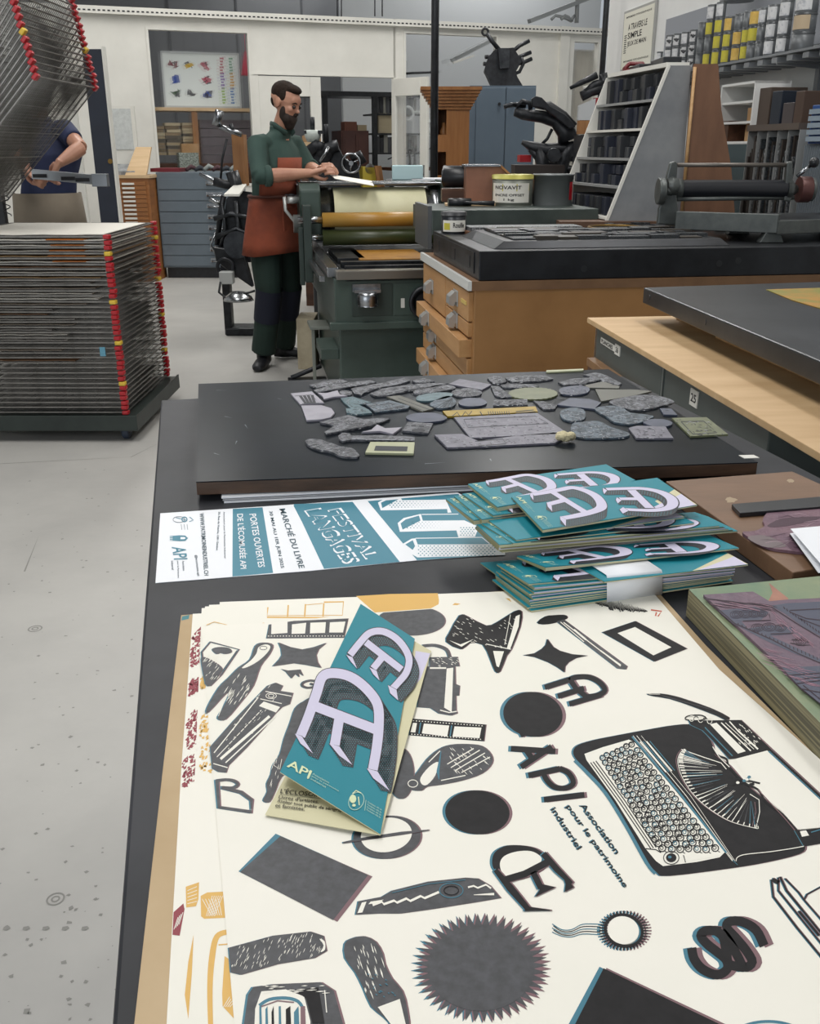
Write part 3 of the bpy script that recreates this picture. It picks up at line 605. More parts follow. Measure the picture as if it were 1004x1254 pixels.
for k in range(2):
    xa = a.x + (b.x - a.x) * k / 2 + .005; xb = a.x + (b.x - a.x) * (k + 1) / 2 - .005
    m = MB(); m.b2(xa, YL, .06, xb, YL + .02, zt_ - .01); d_ = m.build('door', LB, t, world=True, bevel=.003)
    m = MB(); x = xb - .06 if k == 0 else xa + .06; m.cyl((x, YL, zt_ - .16), (x, YL - .03, zt_ - .16), .015, n=10); m.build('knob', BLKM, d_, world=True)
# small hand press on the locker (world coordinates from pixels at one depth, real thickness)
def wp(x, y, Y): return Yd(x, y, Y)
YP = YL + .15
t = thing('tabletop_press', 'small black hand platen press on top of the blue-grey locker', 'press', wp(620, 105, YP))
m = MB(); m.prismY([(wp(x, y, YP).x, wp(x, y, YP).z) for x, y in ((603, 105), (638, 105), (632, 95), (630, 88), (637, 75), (628, 60), (606, 62), (598, 72), (594, 86))], YP - .03, YP + .25); m.build('frame', BLKM, t, world=True, bevel=.01)
m = MB(); m.prismY([(wp(x, y, YP).x, wp(x, y, YP).z) for x, y in ((609, 60), (623, 60), (622, 84), (611, 85))], YP - .1, YP - .03); m.build('ink_disc', DSTEEL, t, world=True)
m = MB(); m.tube([wp(612, 62, YP), wp(602, 50, YP), wp(596, 41, YP)], .022); m.ring(wp(594, 39, YP), .03, .012, ax='y', n=12); m.build('lever', BLKM, t, world=True)
for pts in (((624, 66), (636, 56), (648, 50)), ((626, 74), (640, 68), (650, 64)), ((628, 80), (642, 76), (651, 72)), ((594, 70), (604, 69)), ((592, 78), (603, 80)), ((594, 85), (606, 92))):
    m = MB(); m.tube([wp(x, y, YP + .02 * i) for i, (x, y) in enumerate(pts)], .02); m.build('roller_arm', BLKM, t, world=True)
m = MB(); m.tube([wp(626, 92, YP), wp(636, 88, YP), wp(641, 78, YP), wp(638, 70, YP)], .018); m.build('hook', BLKM, t, world=True)
# ================================================================ machines
YM = 7.9
# big black cylinder-platen press arms in the middle background
t = thing('platen_press', 'large black platen press with a curved arm behind the ink tins', 'press', (wp(690, 230, YM).x, YM, 0))
def arm(pts, r, name='arm', mt=BLKM, Y=YM, n=10):
    m = MB(); m.tube([wp(p[0], p[1], Y + (p[2] if len(p) > 2 else 0)) for p in pts], r, 0, n); return m.build(name, mt, t, world=True)
xa, xb = wp(655, 230, YM).x, wp(740, 230, YM).x
m = MB(); m.b2(xa + .1, YM, 0, xb - .1, YM + .8, 1.12); m.build('base', BLACK, t, world=True, bevel=.02)
arm([(682, 228), (686, 205), (692, 190), (700, 176)], [.07, .06, .055, .055], 'column')
arm([(696, 172), (692, 160), (680, 148), (664, 143), (640, 140), (630, 137)], [.085, .07, .05, .045, .04, .03])
arm([(655, 129), (672, 130), (690, 142), (703, 155)], [.02, .035, .035, .03], 'swing_arm')
m = MB()
P_ = [wp(x, y, YM - .05) for x, y in ((650, 121), (655, 118), (662, 120), (672, 130), (690, 140), (700, 150), (703, 156), (696, 158), (680, 145), (665, 133), (651, 131))]
m.prismY([(p.x, p.z) for p in P_], YM - .12, YM - .04); m.build('fly_plate', BLKM, t, world=True, bevel=.006)
for k in range(3): arm([(617 + k * 5, 131 - k * 1.5), (626 + k * 4, 128), (640 + k * 2, 130)], .016, 'gripper', DSTEEL)
arm([(632, 131), (640, 124), (648, 126), (650, 134)], .018, 'gripper', BLKM)
arm([(676, 158), (670, 170), (664, 176)], .012, 'link')
arm([(639, 174), (652, 180), (668, 184), (690, 182), (712, 178)], [.015, .04, .05, .045, .04], 'feed_arm')
arm([(660, 180), (664, 200), (672, 222)], [.045, .055, .07], 'housing'); arm([(650, 182), (658, 192), (668, 196)], .03, 'housing')
arm([(668, 186), (690, 192), (716, 198)], .022, 'feed_arm'); arm([(672, 203), (700, 208), (722, 215)], .03, 'feed_arm')
m = MB(); m.lathe([(.05, -.03), (.055, 0), (.05, .03)], wp(678, 190, YM - .12), ax='y', n=18); m.build('gear', DSTEEL, t, world=True)
m = MB(); m.b2(wp(638, 200, YM).x, YM + .1, wp(638, 192, YM).z - .04, wp(652, 200, YM).x, YM + .3, wp(638, 190, YM).z); m.build('tray', RED, t, world=True)
m = MB(); a = wp(648, 218, YM); m.b2(a.x - .15, YM - .35, 0, a.x + .22, YM - .05, a.z + .1); tag(m.build('side_cabinet', mat('deep brown', '#2a211d', .6), world=True, loc=(a.x, YM + .1, 0)), 'dark brown cupboard beside the large platen press', 'cabinet')
# black folding arms and red device near the rack's top left
YQ = 7.2
t = thing('ink_arm_machine', 'black jointed machine head at the left of the slanted rack', 'machine', (wp(725, 230, YQ).x, YQ, 0))
def arm2(pts, r, name='arm', mt=BLKM, Y=YQ): m = MB(); m.tube([wp(p[0], p[1], Y) for p in pts], r, 0, 8); return m.build(name, mt, t, world=True)
m = MB(); m.b2(wp(712, 200, YQ).x, YQ, 0, wp(740, 200, YQ).x, YQ + .4, wp(725, 165, YQ).z); m.build('stand', BLACK, t, world=True)
arm2([(698, 108), (712, 101), (731, 92)], [.012, .02, .025]); arm2([(716, 115), (728, 104), (742, 100)], .03); arm2([(712, 118), (724, 112), (740, 108)], .035); arm2([(714, 108), (722, 106), (728, 103)], .014, 'pin', WHITE)
arm2([(738, 90), (742, 110), (736, 130), (722, 165)], .03, 'column')
t = thing('glue_machine', 'small white and red device on a wooden stand left of the slanted rack', 'device', wp(720, 152, YQ - .05))
m = MB(); a, b = wp(707, 147, YQ - .05), wp(727, 122, YQ - .05); m.prismY([(a.x, a.z), (b.x, a.z), (b.x, b.z), (a.x, b.z - .04)], YQ - .1, YQ - .02); m.build('casing', mat('device grey', '#b7b9ba', .4), t, world=True, bevel=.004)
m = MB(); c = wp(734, 122, YQ); m.b2(b.x, YQ - .1, a.z, c.x, YQ - .02, b.z + .01); m.build('end_cap', mat('device red', '#8f2027', .4), t, world=True, bevel=.004)
m = MB(); c = wp(706, 155, YQ); m.b2(c.x, YQ - .1, c.z - .05, wp(730, 155, YQ).x, YQ - .01, a.z - .002); m.build('foot', OAK, t, world=True)
# small black press behind the printer's hands with glass jar and handwheel
YB = 8.6
t = thing('proof_press', 'black old press with chrome handwheel behind the printer', 'press', (wp(410, 220, YB).x, YB, 0))
x0, x1 = wp(378, 200, YB).x, wp(452, 200, YB).x
m = MB(); m.b2(x0, YB, .0, x1 - .1, YB + .6, 1.02); m.build('base', BLACK, t, world=True, bevel=.02)
m = MB(); m.prismY([(wp(x, y, YB).x, wp(x, y, YB).z) for x, y in ((380, 228), (440, 228), (436, 200), (420, 196), (412, 180), (398, 188), (384, 182))], YB - .05, YB + .3); m.build('head', BLKM, t, world=True, bevel=.015)
for pts, r in ((((398, 200), (404, 186), (411, 174)), .03), (((390, 190), (400, 182), (414, 178)), .05), (((378, 186), (388, 178), (396, 182)), .05), (((430, 195), (440, 188), (446, 200)), .03), (((400, 176), (399, 160), (399, 152)), .022)):
    m = MB(); m.tube([wp(x, y, YB - .08) for x, y in pts], r); m.build('arm', BLKM, t, world=True)
m = MB(); m.tube([wp(392, 198, YB - .2), wp(403, 180, YB - .2)], .014); m.build('lever', STEEL, t, world=True)
c = wp(430, 200, YB - .1); m = MB(); m.ring(c, .075, .012, ax='y'); 
for k in range(3): a_ = k * 2.1 + .4; m.cyl(c, c + Vector((.07 * math.cos(a_), 0, .07 * math.sin(a_))), .008, n=6)
m.lathe([(.02, -.02), (.02, .02)], c, ax='y', n=10); m.build('handwheel', STEEL, t, world=True)
a = wp(384, 175, YB); m = MB(); m.lathe([(.001, 0), (.05, .01), (.068, .05), (.07, .1)], (a.x, YB - .05, a.z), n=18); m.build('bowl', mat('milky plastic', '#b8c0ba', .3), t, world=True)
m = MB(); m.b2(wp(374, 163, YB).x, YB - .1, wp(374, 164, YB).z, wp(398, 163, YB).x, YB, wp(374, 160, YB).z); m.cyl((a.x, YB - .05, a.z + .1), (a.x, YB - .05, a.z + .2), .02); m.build('bowl_lid', BLKM, t, world=True)
for k, (y0, y1, x1_) in enumerate(((180, 187, 392), (174, 180, 394), (166, 174, 390))):
    o, *_ = upbox('cardboard_box', [TAN, PINE][k % 2], 370, y0, x1_, y1, YB + .65, .25, 'tan box, %s of three stacked behind the black press' % ['lowest', 'middle', 'highest'][k], 'box')
# press behind the printer (left), with lever, feed board, motor
YT = 7.6
t = thing('treadle_press', 'black jobbing press with chrome lever standing behind the printer', 'press', (wp(300, 300, YT).x, YT, 0))
def part(name, pts, r, mt=BLKM, Y=YT, n=8): m = MB(); m.tube([wp(p[0], p[1], Y + (p[2] if len(p) > 2 else 0)) for p in pts], r, 0, n); return m.build(name, mt, t, world=True)
m = MB(); m.prismY([(wp(x, y, YT).x, wp(x, y, YT).z) for x, y in ((280, 246), (272, 308), (300, 318), (318, 318), (318, 240), (288, 236))], YT, YT + .35); m.build('frame', BLKM, t, world=True, bevel=.02)
m = MB(); m.prismY([(wp(x, y, YT).x, wp(x, y, YT).z) for x, y in ((264, 300), (300, 305), (312, 350), (286, 332), (268, 318))], YT - .12, YT - .01); m.build('side_frame', BLACK, t, world=True, bevel=.01)
for x in (270, 315):
    a = wp(x, 300, YT); m = MB(); m.b2(a.x - .03, YT + .1, 0, a.x + .03, YT + .2, a.z); m.build('leg', BLKM, t, world=True)
m = MB(); m.b2(wp(272, 368, YT).x, YT + .05, 0, wp(320, 368, YT).x, YT + .3, .06); m.build('foot', BLKM, t, world=True, bevel=.01)
m = MB(); m.ring(wp(276, 327, YT - .16), .06, .014, ax='y'); m.build('flywheel', BLKM, t, world=True)
part('lever', [(296, 165), (282, 160), (269, 155)], .02, STEEL); part('lever_grip', [(264, 154), (267, 144), (269, 135)], .032, STEEL); part('lever', [(286, 162), (282, 152)], .016, BLKM)
part('rod', [(244, 213), (262, 221), (284, 226)], [.012, .02, .03], STEEL); part('rod', [(278, 170), (272, 195), (270, 222)], .009, BLKM)
part('rod', [(256, 244), (272, 250)], .016, STEEL); part('rod', [(274, 240), (270, 260), (266, 300)], .022, BLKM); part('arm', [(262, 222), (276, 226), (292, 226)], .035)
for q_, r_ in (([(262, 268), (284, 262), (310, 268)], .02), ([(266, 290), (290, 280), (314, 292)], .022), ([(272, 250), (276, 280), (268, 310)], .014), ([(288, 246), (292, 284), (300, 314)], .018)): part('linkage', q_, r_, DSTEEL, YT - .06)
part('gear', [(290, 300, -.1), (290, 300, -.04)], .1, DSTEEL, YT - .06, 20); part('spring_rod', [(264, 285), (258, 300), (268, 318)], .008, STEEL)
part('arm', [(284, 210), (290, 230), (288, 240)], [.05, .05, .03], BLACK)
m = MB(); a = wp(282, 168, YT + .1); m.b2(a.x, YT + .15, a.z - .35, a.x + .09, YT + .3, a.z + .02); m.build('wood_upright', OAK, t, world=True)
m = MB(); a = wp(276, 240, YT - .3); b = wp(302, 228, YT); m.hexa([(a.x, YT - .35, a.z), (b.x, YT - .35, a.z), (b.x, YT, b.z), (a.x + .02, YT, b.z), (a.x, YT - .35, a.z + .015), (b.x, YT - .35, a.z + .015), (b.x, YT, b.z + .015), (a.x + .02, YT, b.z + .015)]); m.build('feed_board', WHITE, t, world=True)
m = MB(); a = wp(272, 348, YT - .2); m.box((a.x + .04, YT - .2, a.z + .05), (.1, .1, .09)); m.build('switch_box', mat('box grey', '#aeb0ae', .5), t, world=True, bevel=.005)
c = wp(292, 368, YT - .25); m = MB(); m.lathe([(.001, .07), (.05, .065), (.1, .03), (.115, 0)], (c.x, YT - .25, max(c.z, .06)), n=24); m.build('pulley_cover', STEEL, t, world=True)
m = MB(); m.tube([wp(270, 345, YT - .25), wp(268, 358, YT - .25), wp(278, 366, YT - .27), wp(292, 362, YT - .3), wp(312, 356, YT - .25)], .009); m.build('cable', BLACK, t, world=True)
# ================================================================ green cylinder proof press
PY = math.radians(9.7); PO = Vector((-.37, 5.15, 0))
t = thing('cylinder_press', 'green cylinder proofing press with cream and orange rollers', 'press', PO, PY)
bw, bl, bz = .78, 1.85, .80   # bed width, length, height
def gp(name, mt, f, bevel=.004, parent=None): m = MB(); f(m); return m.build(name, mt, parent or t, bevel=bevel)
gp('cabinet', GREEN, lambda m: m.b2(-.0, .12, 0, bw, bl - .2, .55), .01)
gp('apron_plate', GREEN, lambda m: (m.b2(-.03, 0, .5, bw + .03, .05, .755), m.b2(-.03, .05, .52, .0, bl, .755), m.b2(bw, .05, .52, bw + .03, bl, .755), m.b2(-.06, -.02, .49, bw + .06, .02, .53)), .005)
gp('access_panel', GREEND, lambda m: m.b2(.06, -.004, .56, .28, 0, .73), .002)
gp('access_panel', GREEN, lambda m: m.b2(.29, -.004, .56, .6, 0, .73), .002)
gp('bed', DSTEEL, lambda m: (m.b2(.03, .0, .74, bw - .03, bl, bz - .02)), .003)
gp('bed_edge', mat('bare steel edge', '#8a8780', .35, .9), lambda m: m.b2(-.02, -.03, .755, bw + .02, .06, bz), .003)
gp('rail', STEEL, lambda m: (m.b2(-.06, .06, .76, -.0, bl, bz + .01), m.b2(-.1, .08, .735, -.07, bl, .765)), .003)
gp('rail', STEEL, lambda m: (m.b2(bw, .06, .76, bw + .06, bl, bz + .01),), .003)
gp('lock_bar', DSTEEL, lambda m: (m.b2(.04, .3, bz - .02, bw - .04, .36, bz + .012), m.b2(.04, .12, bz - .02, .6, .15, bz + .01), m.b2(.04, .5, bz - .02, .2, 1.1, bz + .012)), .002)
pl = gp('printing_plate', mat('orange inked plate', '#a8792c', .45, c2='#8a5c1c', scale=9), lambda m: m.b2(.16, .42, bz - .015, .56, .95, bz + .012), .002)
hn = MB(); hn.lathe([(.058, 0), (.062, .01), (.062, .06), (.05, .075)], (.14, -.04, .62), n=24); hn.b2(.07, -.06, .69, .21, -.005, .705); hn.b2(.065, -.012, .69, .215, 0, .73); hn.build('pull_cup', STEEL, t)
hw = MB(); hw.ring((.45, -.04, .63), .075, .014, ax='y'); hw.lathe([(.05, -.01), (.06, .0), (.05, .02)], (.45, -.03, .63), ax='y'); hw.cyl((.45, -.05, .555), (.45, -.1, .555), .014); hw.build('handwheel', BLKM, t)
gp('label_plate', WHITE, lambda m: m.b2(.325, -.007, .6, .345, -.004, .65), 0)
gp('side_box', GREEN, lambda m: m.b2(-.1, .15, .3, 0, .5, .36), .004); gp('foot_shelf', mat('pale metal', '#858981', .45, .3), lambda m: (m.b2(-.12, .7, .37, 0, .95, .39), m.b2(-.11, .72, .0, -.09, .74, .37)), .003)
gp('pedal', BLKM, lambda m: (m.b2(-.26, .8, .02, -.02, .88, .045), m.cyl((-.24, .84, .05), (-.05, .84, .12), .015)), .003)
# carriage
cy = 1.28
gp('side_housing', GREEN, lambda m: m.prismX([(cy - .2, .87), (cy + .22, .87), (cy + .22, 1.15), (cy + .1, 1.2), (cy - .16, 1.2), (cy - .2, 1.16)], -.13, -.0), .012)
gp('side_housing', GREEN, lambda m: m.prismX([(cy - .2, .87), (cy + .22, .87), (cy + .22, 1.15), (cy + .1, 1.2), (cy - .16, 1.2), (cy - .2, 1.16)], bw + .0, bw + .12), .012)
gp('roller_bracket', GREEND, lambda m: (m.b2(-.12, cy - .33, .62, -.07, cy - .22, 1.08), m.b2(-.15, cy - .3, .6, -.12, cy - .25, .95)), .006)
gp('roller_bracket', GREEND, lambda m: m.b2(bw + .05, cy - .33, .76, bw + .1, cy - .22, 1.08), .006)
gp('cylinder', STEEL, lambda m: m.lathe([(.165, 0), (.165, .06), (.15, .062), (.15, bw - .07), (.165, bw - .068), (.165, bw)], (0, cy, 1.015), ax='x', n=40), 0)
gp('packing_sheet', mat('cream tympan', '#d9d6b4', .5, c2='#cfcba6', scale=6), lambda m: m.lathe([(.154, .09), (.154, bw - .1)], (0, cy, 1.015), ax='x', n=40, cap=False), 0)
gp('cylinder_cover', STEEL, lambda m: (m.b2(-.14, cy - .1, 1.185, bw + .13, cy + .26, 1.2),), .004)
gp('ink_roller', mat('ochre roller', '#a5803f', .35, c2='#a87824', scale=3), lambda m: m.lathe([(.015, -.07), (.015, 0), (.043, 0), (.043, bw), (.015, bw), (.015, bw + .06)], (0, cy - .28, .99), ax='x', n=28), 0)
gp('ink_roller', mat('olive roller', '#3c4227', .35, c2='#2c3416', scale=3), lambda m: m.lathe([(.015, -.07), (.015, 0), (.048, 0), (.048, bw), (.015, bw), (.015, bw + .06)], (0, cy - .27, .885), ax='x', n=28), 0)
gp('roller_journal', STEEL, lambda m: (m.cyl((-.15, cy - .28, .99), (0, cy - .28, .99), .022), m.cyl((-.13, cy - .27, .885), (0, cy - .27, .885), .02)), 0)
gp('crank_arm', mat('pale arm', '#b5b7b4', .35, .5), lambda m: (m.tube([(-.13, cy - .1, 1.1), (-.2, cy - .12, 1.1)], .022), m.tube([(-.22, cy - .12, 1.12), (-.215, cy - .12, 1.04), (-.16, cy - .14, .97)], .011), m.lathe([(.055, -.02), (.055, .02)], (-.15, cy - .14, .96), ax='x', n=20)), 0)
gp('paper_tray', GREEND, lambda m: m.b2(.0, cy + .3, .9, bw, bl, .93), .003)
# paper box under the press side
c = Z(392, 440, 0)
m = MB(); m.b2(c.x - .12, c.y - .33, 0, c.x - .0, c.y - .05, .34); tag(m.build('waste_carton', mat('pale carton', '#b3a88f', .7, c2='#9a8f78', scale=6), world=True, loc=(c.x, c.y - .2, 0), bevel=.003), 'pale carton on the floor against the green press', 'box')
m = MB(); m.b2(-1.05 + .45, 7.75, 0, -.35, 8.1, .55); tag(m.build('wood_crate', mat('dark red crate', '#3a1a18', .6), world=True, loc=(-.5, 7.9, 0)), 'dark red-brown crate on the floor behind the printer', 'crate')
m = MB(); m.b2(-.55, 7.5, 0, -.4, 7.7, .22); tag(m.build('plastic_bin', mat('blue bin', '#16255c', .4), world=True, loc=(-.5, 7.6, 0), bevel=.01), 'small blue bin on the floor behind the green press', 'bin')
m = MB(); m.b2(-.57, 7.74, .56, -.38, 7.9, .63); tag(m.build('paper_box', TAN, world=True, loc=(-.5, 7.8, .56)), 'tan box on top of the dark red-brown crate', 'box')
# sheet in the printer's hands resting on the press
a = wp(404, 214, 6.42); b = wp(455, 222, 6.5); c = wp(458, 228, 6.25); d = wp(410, 219, 6.25)
m = MB(); P4 = [a, b, c, d]; m.hexa([p for p in P4] + [p + Vector((0, 0, .003)) for p in P4]); tag(m.build('paper_sheet', PAPER, world=True, loc=d), 'cream paper sheet held by the printer over the green press', 'paper')
tag(MB().b2(wp(368, 187, YB + .6).x, YB + .62, 0, wp(396, 187, YB + .6).x, YB + .95, wp(380, 187, YB + .65).z - .001).build('storage_stand', DWOOD), 'dark wooden stand behind the black press carrying tan boxes', 'stand')
# ================================================================ drying rack
RX, RYY, HX, SL, SD = -1.42, 4.72, -2.24, .80, .88
t = thing('drying_rack', 'large wheeled print drying rack of wire shelves with red end caps', 'rack', (HX + .4, RYY + .44, 0))
def rk(name, mt, f, bevel=0, parent=None): m = MB(); f(m); return m.build(name, mt, parent or t, world=True, bevel=bevel)
RG = mat('rack green steel', '#2f3733', .45, .2, c2='#262d2a', scale=8)
rk('platform', RG, lambda m: (m.b2(HX - .1, RYY - .03, .085, RX + .03, RYY + SD + .03, .13), m.b2(HX - .1, RYY - .035, .06, RX + .035, RYY - .03, .14), m.b2(RX + .03, RYY - .035, .06, RX + .04, RYY + SD + .035, .14)), .003)
for y in (RYY, RYY + SD): rk('hinge_post', BLACK, lambda m: m.b2(HX - .06, y - .02, .13, HX - .02, y + .02, 2.15), .003)
for y in (RYY + .03, RYY + SD - .03):
    rk('spring', DSTEEL, lambda m: m.tube([(HX - .0 + .02 * math.cos(a * .9), y + .02 * math.sin(a * .9), 1.05 + a * .0065) for a in range(90)], .003, 0, 5))
for x in (HX, RX - .04):
    for y in (RYY + .04, RYY + SD - .04):
        c = rk('caster', BLKM, lambda m: (m.b2(x - .02, y - .035, .04, x + .02, y + .035, .085), m.cyl((x - .02, y, .04), (x + .02, y, .04), .012)), .002)
        rk('wheel', mat('blue grey tyre', '#2c3748', .5), lambda m: m.lathe([(.01, -.016), (.036, -.018), (.042, -.012), (.042, .012), (.036, .018), (.01, .016)], (x + .0, y, .042), ax='x', n=20), 0, c)
WIRE = mat('zinc wire', '#8c8984', .38, .7, c2='#6f6c68', scale=15)
m = MB()
def bar(a, b, r): m.tube([a, b], r, 0, 4, cap=False, sm=False)
for y in (0, SD): bar((0, y, 0), (SL, y, 0), .0042)
for x in (0, SL): bar((x, 0, 0), (x, SD, 0), .0042)
for i in range(1, 36): bar((0, SD * i / 36, .001), (SL, SD * i / 36, .001), .0013)
for i in range(1, 5): bar((SL * i / 5, 0, -.002), (SL * i / 5, SD, -.002), .0022)
for i in range(1, 14): bar((SL * i / 14, 0, .0005), (SL * i / 14, SD, .0005), .0009)
sh0 = m.build('wire_shelf', WIRE, t)
def capm(mt):
    k = MB(); k.b2(-.018, -.018, -.0105, .014, .02, .0105); o = k.build('end_cap', mt, None, bevel=.005); o.parent = sh0; return o
capR, capY = capm(RED), capm(YEL)
shelves = []
PR = [mat('sheet ' + c, c, .6) for c in ('#d6d2c8', '#9c7b52', '#b5671f', '#8f8a84', '#7b6f62', '#c3bdb2', '#6c4a2c')]
R.seed(12)
for k in range(50):
    low = k < 35; z = .15 + .0252 * k if low else 1.13 + .0255 * (k - 35)
    s = sh0 if k == 0 else sh0.copy()
    if k: COL.objects.link(s)
    ang = 0 if low else -math.radians(45.8 + .5 * (k - 35))
    s.parent = t; Lm = Vector((HX, RYY, z)) - t.location; s.location = Lm; s.rotation_euler = (R.uniform(-.004, .004), ang + (R.uniform(-.004, .004) if low else 0), 0)
    yel = k in (6, 14, 22, 31, 41)
    src = capY if yel else capR
    for j, y in enumerate((.0, SD)):
        c = src.copy() if True else src; COL.objects.link(c); c.parent = s; c.location = (SL + (R.uniform(-.003, .003)), y, 0)
bpy.data.objects.remove(capR); bpy.data.objects.remove(capY)
# prints lying on the lowered shelves
ORD = 'top,second,third,fourth,fifth,sixth,seventh,eighth,ninth,tenth,eleventh,twelfth,thirteenth,fourteenth,fifteenth,sixteenth,seventeenth,eighteenth,nineteenth,twentieth,twenty-first,twenty-second,twenty-third,twenty-fourth,twenty-fifth'.split(',')
KCOL = {34: 0, 33: 0, 32: 0, 31: 5, 30: 1, 29: 0, 28: 6, 27: 5, 26: 1, 25: 3, 24: 4, 23: 5, 22: 0, 21: 4, 20: 3, 19: 6, 18: 3, 17: 4, 16: 3, 15: 5, 14: 3, 12: 4, 10: 6}
CN = ['white', 'tan', 'orange', 'grey', 'taupe', 'off-white', 'brown']
for k, c in KCOL.items():
    z = .15 + .0252 * k + .005; m = MB(); x0 = HX + R.uniform(.02, .12) + (0 if k > 22 else .05); x1 = HX + (.775 if k > 26 else R.uniform(.60, .76) if k > 20 else R.uniform(.45, .6)); y0 = RYY + R.uniform(.01, .03)
    n = 10; th = .0035; vs = []
    for j in range(n + 1):
        x = x0 + (x1 - x0) * j / n; w = .0035 * math.sin(j * .9 + k)
        for yy, dz in ((y0, 0), (RYY + .8, 0)): vs += [(x, yy, z + abs(w) * (1 if yy == y0 else .3)), (x, yy, z + abs(w) * (1 if yy == y0 else .3) + th)]
    fs = []
    for j in range(n):
        a = j * 4; b = a + 4; fs += [(a, b, b + 1, a + 1), (a + 3, b + 3, b + 2, a + 2), (a + 1, b + 1, b + 3, a + 3), (a + 2, b + 2, b, a)]
    fs += [(0, 1, 3, 2), (n * 4, n * 4 + 2, n * 4 + 3, n * 4 + 1)]
    m.add(vs, fs); tag(m.build('print_stack', PR[c], world=True, loc=(x0, y0, z)), '%s prints drying on the %s wire shelf from the top of the lowered stack' % (CN[c], ORD[34 - k]), 'prints')
    if 28 < k < 34:
        tag(MB().b2(HX + .5 + .01 * (k % 3), y0 - .003, z + .004, HX + .68, RYY + .5, z + .0085).build('orange_print', PR[2], world=True, loc=(HX + .5, y0, z)), 'narrow orange print on the %s wire shelf from the top of the lowered stack' % ORD[34 - k], 'print')
m = MB(); a = Yd(122, 425, RYY - .006); b = Yd(130, 436, RYY - .006); m.b2(a.x, RYY - .012, b.z, b.x, RYY - .008, a.z); tag(m.build('paper_tag', mat('blue tag', '#5c93a8', .6), world=True, loc=(a.x, RYY - .01, b.z)), 'small blue paper tag hanging on the front of the drying rack', 'tag')
# ================================================================ people
SKIN = mat('skin', '#b98a72', .5, c2='#a87762', scale=9)
def finish(mb, name, mt, parent, vox=.007, sm=4, fac=.5):
    o = mb.build(name, mt, parent, world=True)
    r = o.modifiers.new('union', 'REMESH'); r.mode = 'VOXEL'; r.voxel_size = vox; r.use_smooth_shade = True
    s = o.modifiers.new('smooth', 'SMOOTH'); s.iterations = sm; s.factor = fac
    return o
def loft(mb, lv, n=24, m=0, a0=0, a1=360, th=0, closed=True):
    vs = []
    N = n if closed else n + 1
    for c, rx, ry, yaw in lv:
        for j in range(N):
            a = math.radians(a0 + (a1 - a0) * j / n); q = Vector((ry * math.cos(a), rx * math.sin(a), 0)); q.rotate(Matrix.Rotation(yaw, 3, 'Z')); vs.append(Vector(c) + q)
    k = len(lv); fs = []
    for i in range(k - 1):
        for j in range(n): fs.append((i * N + j, i * N + (j + 1) % N, (i + 1) * N + (j + 1) % N, (i + 1) * N + j))
    if closed: fs += [list(range(n))[::-1], [(k - 1) * n + j for j in range(n)]]
    mb.add(vs, fs, m, True)
def hand(mb, wrist, d, palm_n, curl=.5, s=1.0):
    """palm, four unequal bent fingers and a thumb; d = pointing direction, palm_n = palm normal"""
    d = Vector(d).normalized(); n = Vector(palm_n); n = (n - d * n.dot(d)).normalized(); w = d.cross(n); W = Vector(wrist)
    def P(a, b, c): return W + (d * a + w * b + n * c) * s
    mb.tube([P(-.02, 0, 0), P(.02, 0, 0), P(.06, 0, 0), P(.09, 0, .002)], [(.026 * s, .02 * s), (.034 * s, .017 * s), (.041 * s, .015 * s), (.038 * s, .012 * s)], 0, 12)
    for i, (b, L) in enumerate(((-.03, .062), (-.01, .074), (.011, .07), (.03, .055))):
        p = P(.085, b, 0); pts = [P(.07, b, 0), p]; a = .0
        for f in (.42, .33, .25):
            a += curl * (1.1 if i else .9); pts.append(pts[-1] + (d * math.cos(a) + n * math.sin(a)) * L * f * s)
        mb.tube(pts, [.0095 * s, .0095 * s, .009 * s, .0085 * s, .007 * s], 0, 8)
    b0 = P(.02, -.03, .004); mb.tube([P(.01, -.02, 0), b0 + (d * .02 - w * .012 + n * .01) * s, b0 + (d * .045 - w * .016 + n * .025) * s, b0 + (d * .066 - w * .006 + n * .034) * s], [.014 * s, .0125 * s, .0105 * s, .008 * s], 0, 8)
def headmesh(mb, C, f, up, s=1.0):
    f = Vector(f).normalized(); up = Vector(up); up = (up - f * up.dot(f)).normalized(); l = up.cross(f)
    M = Matrix((f, l, up)).transposed()
    def P(x, y, z): return Vector(C) + M @ Vector((x, y, z)) * s
    def E(c, r):
        i0 = len(mb.v); mb.ball((0, 0, 0), [q * s for q in r], 0, 16)
        for i in range(i0, len(mb.v)): mb.v[i] = M @ mb.v[i] + P(*c)
    E((-.012, 0, .03), (.098, .076, .09)); E((.022, 0, -.025), (.068, .06, .085)); E((.045, 0, -.075), (.042, .042, .035)); E((.06, 0, .03), (.032, .05, .04))
    E((.085, 0, -.008), (.014, .011, .024)); E((.098, 0, -.022), (.014, .013, .011)); E((.078, 0, .022), (.015, .038, .01)); E((.078, 0, -.052), (.013, .024, .006)); E((.078, 0, -.062), (.012, .02, .006))
    for sd in (-1, 1):
        E((-.008, .076 * sd, -.005), (.018, .008, .032)); E((.06, .032 * sd, -.018), (.025, .022, .02))
    return P, M, E
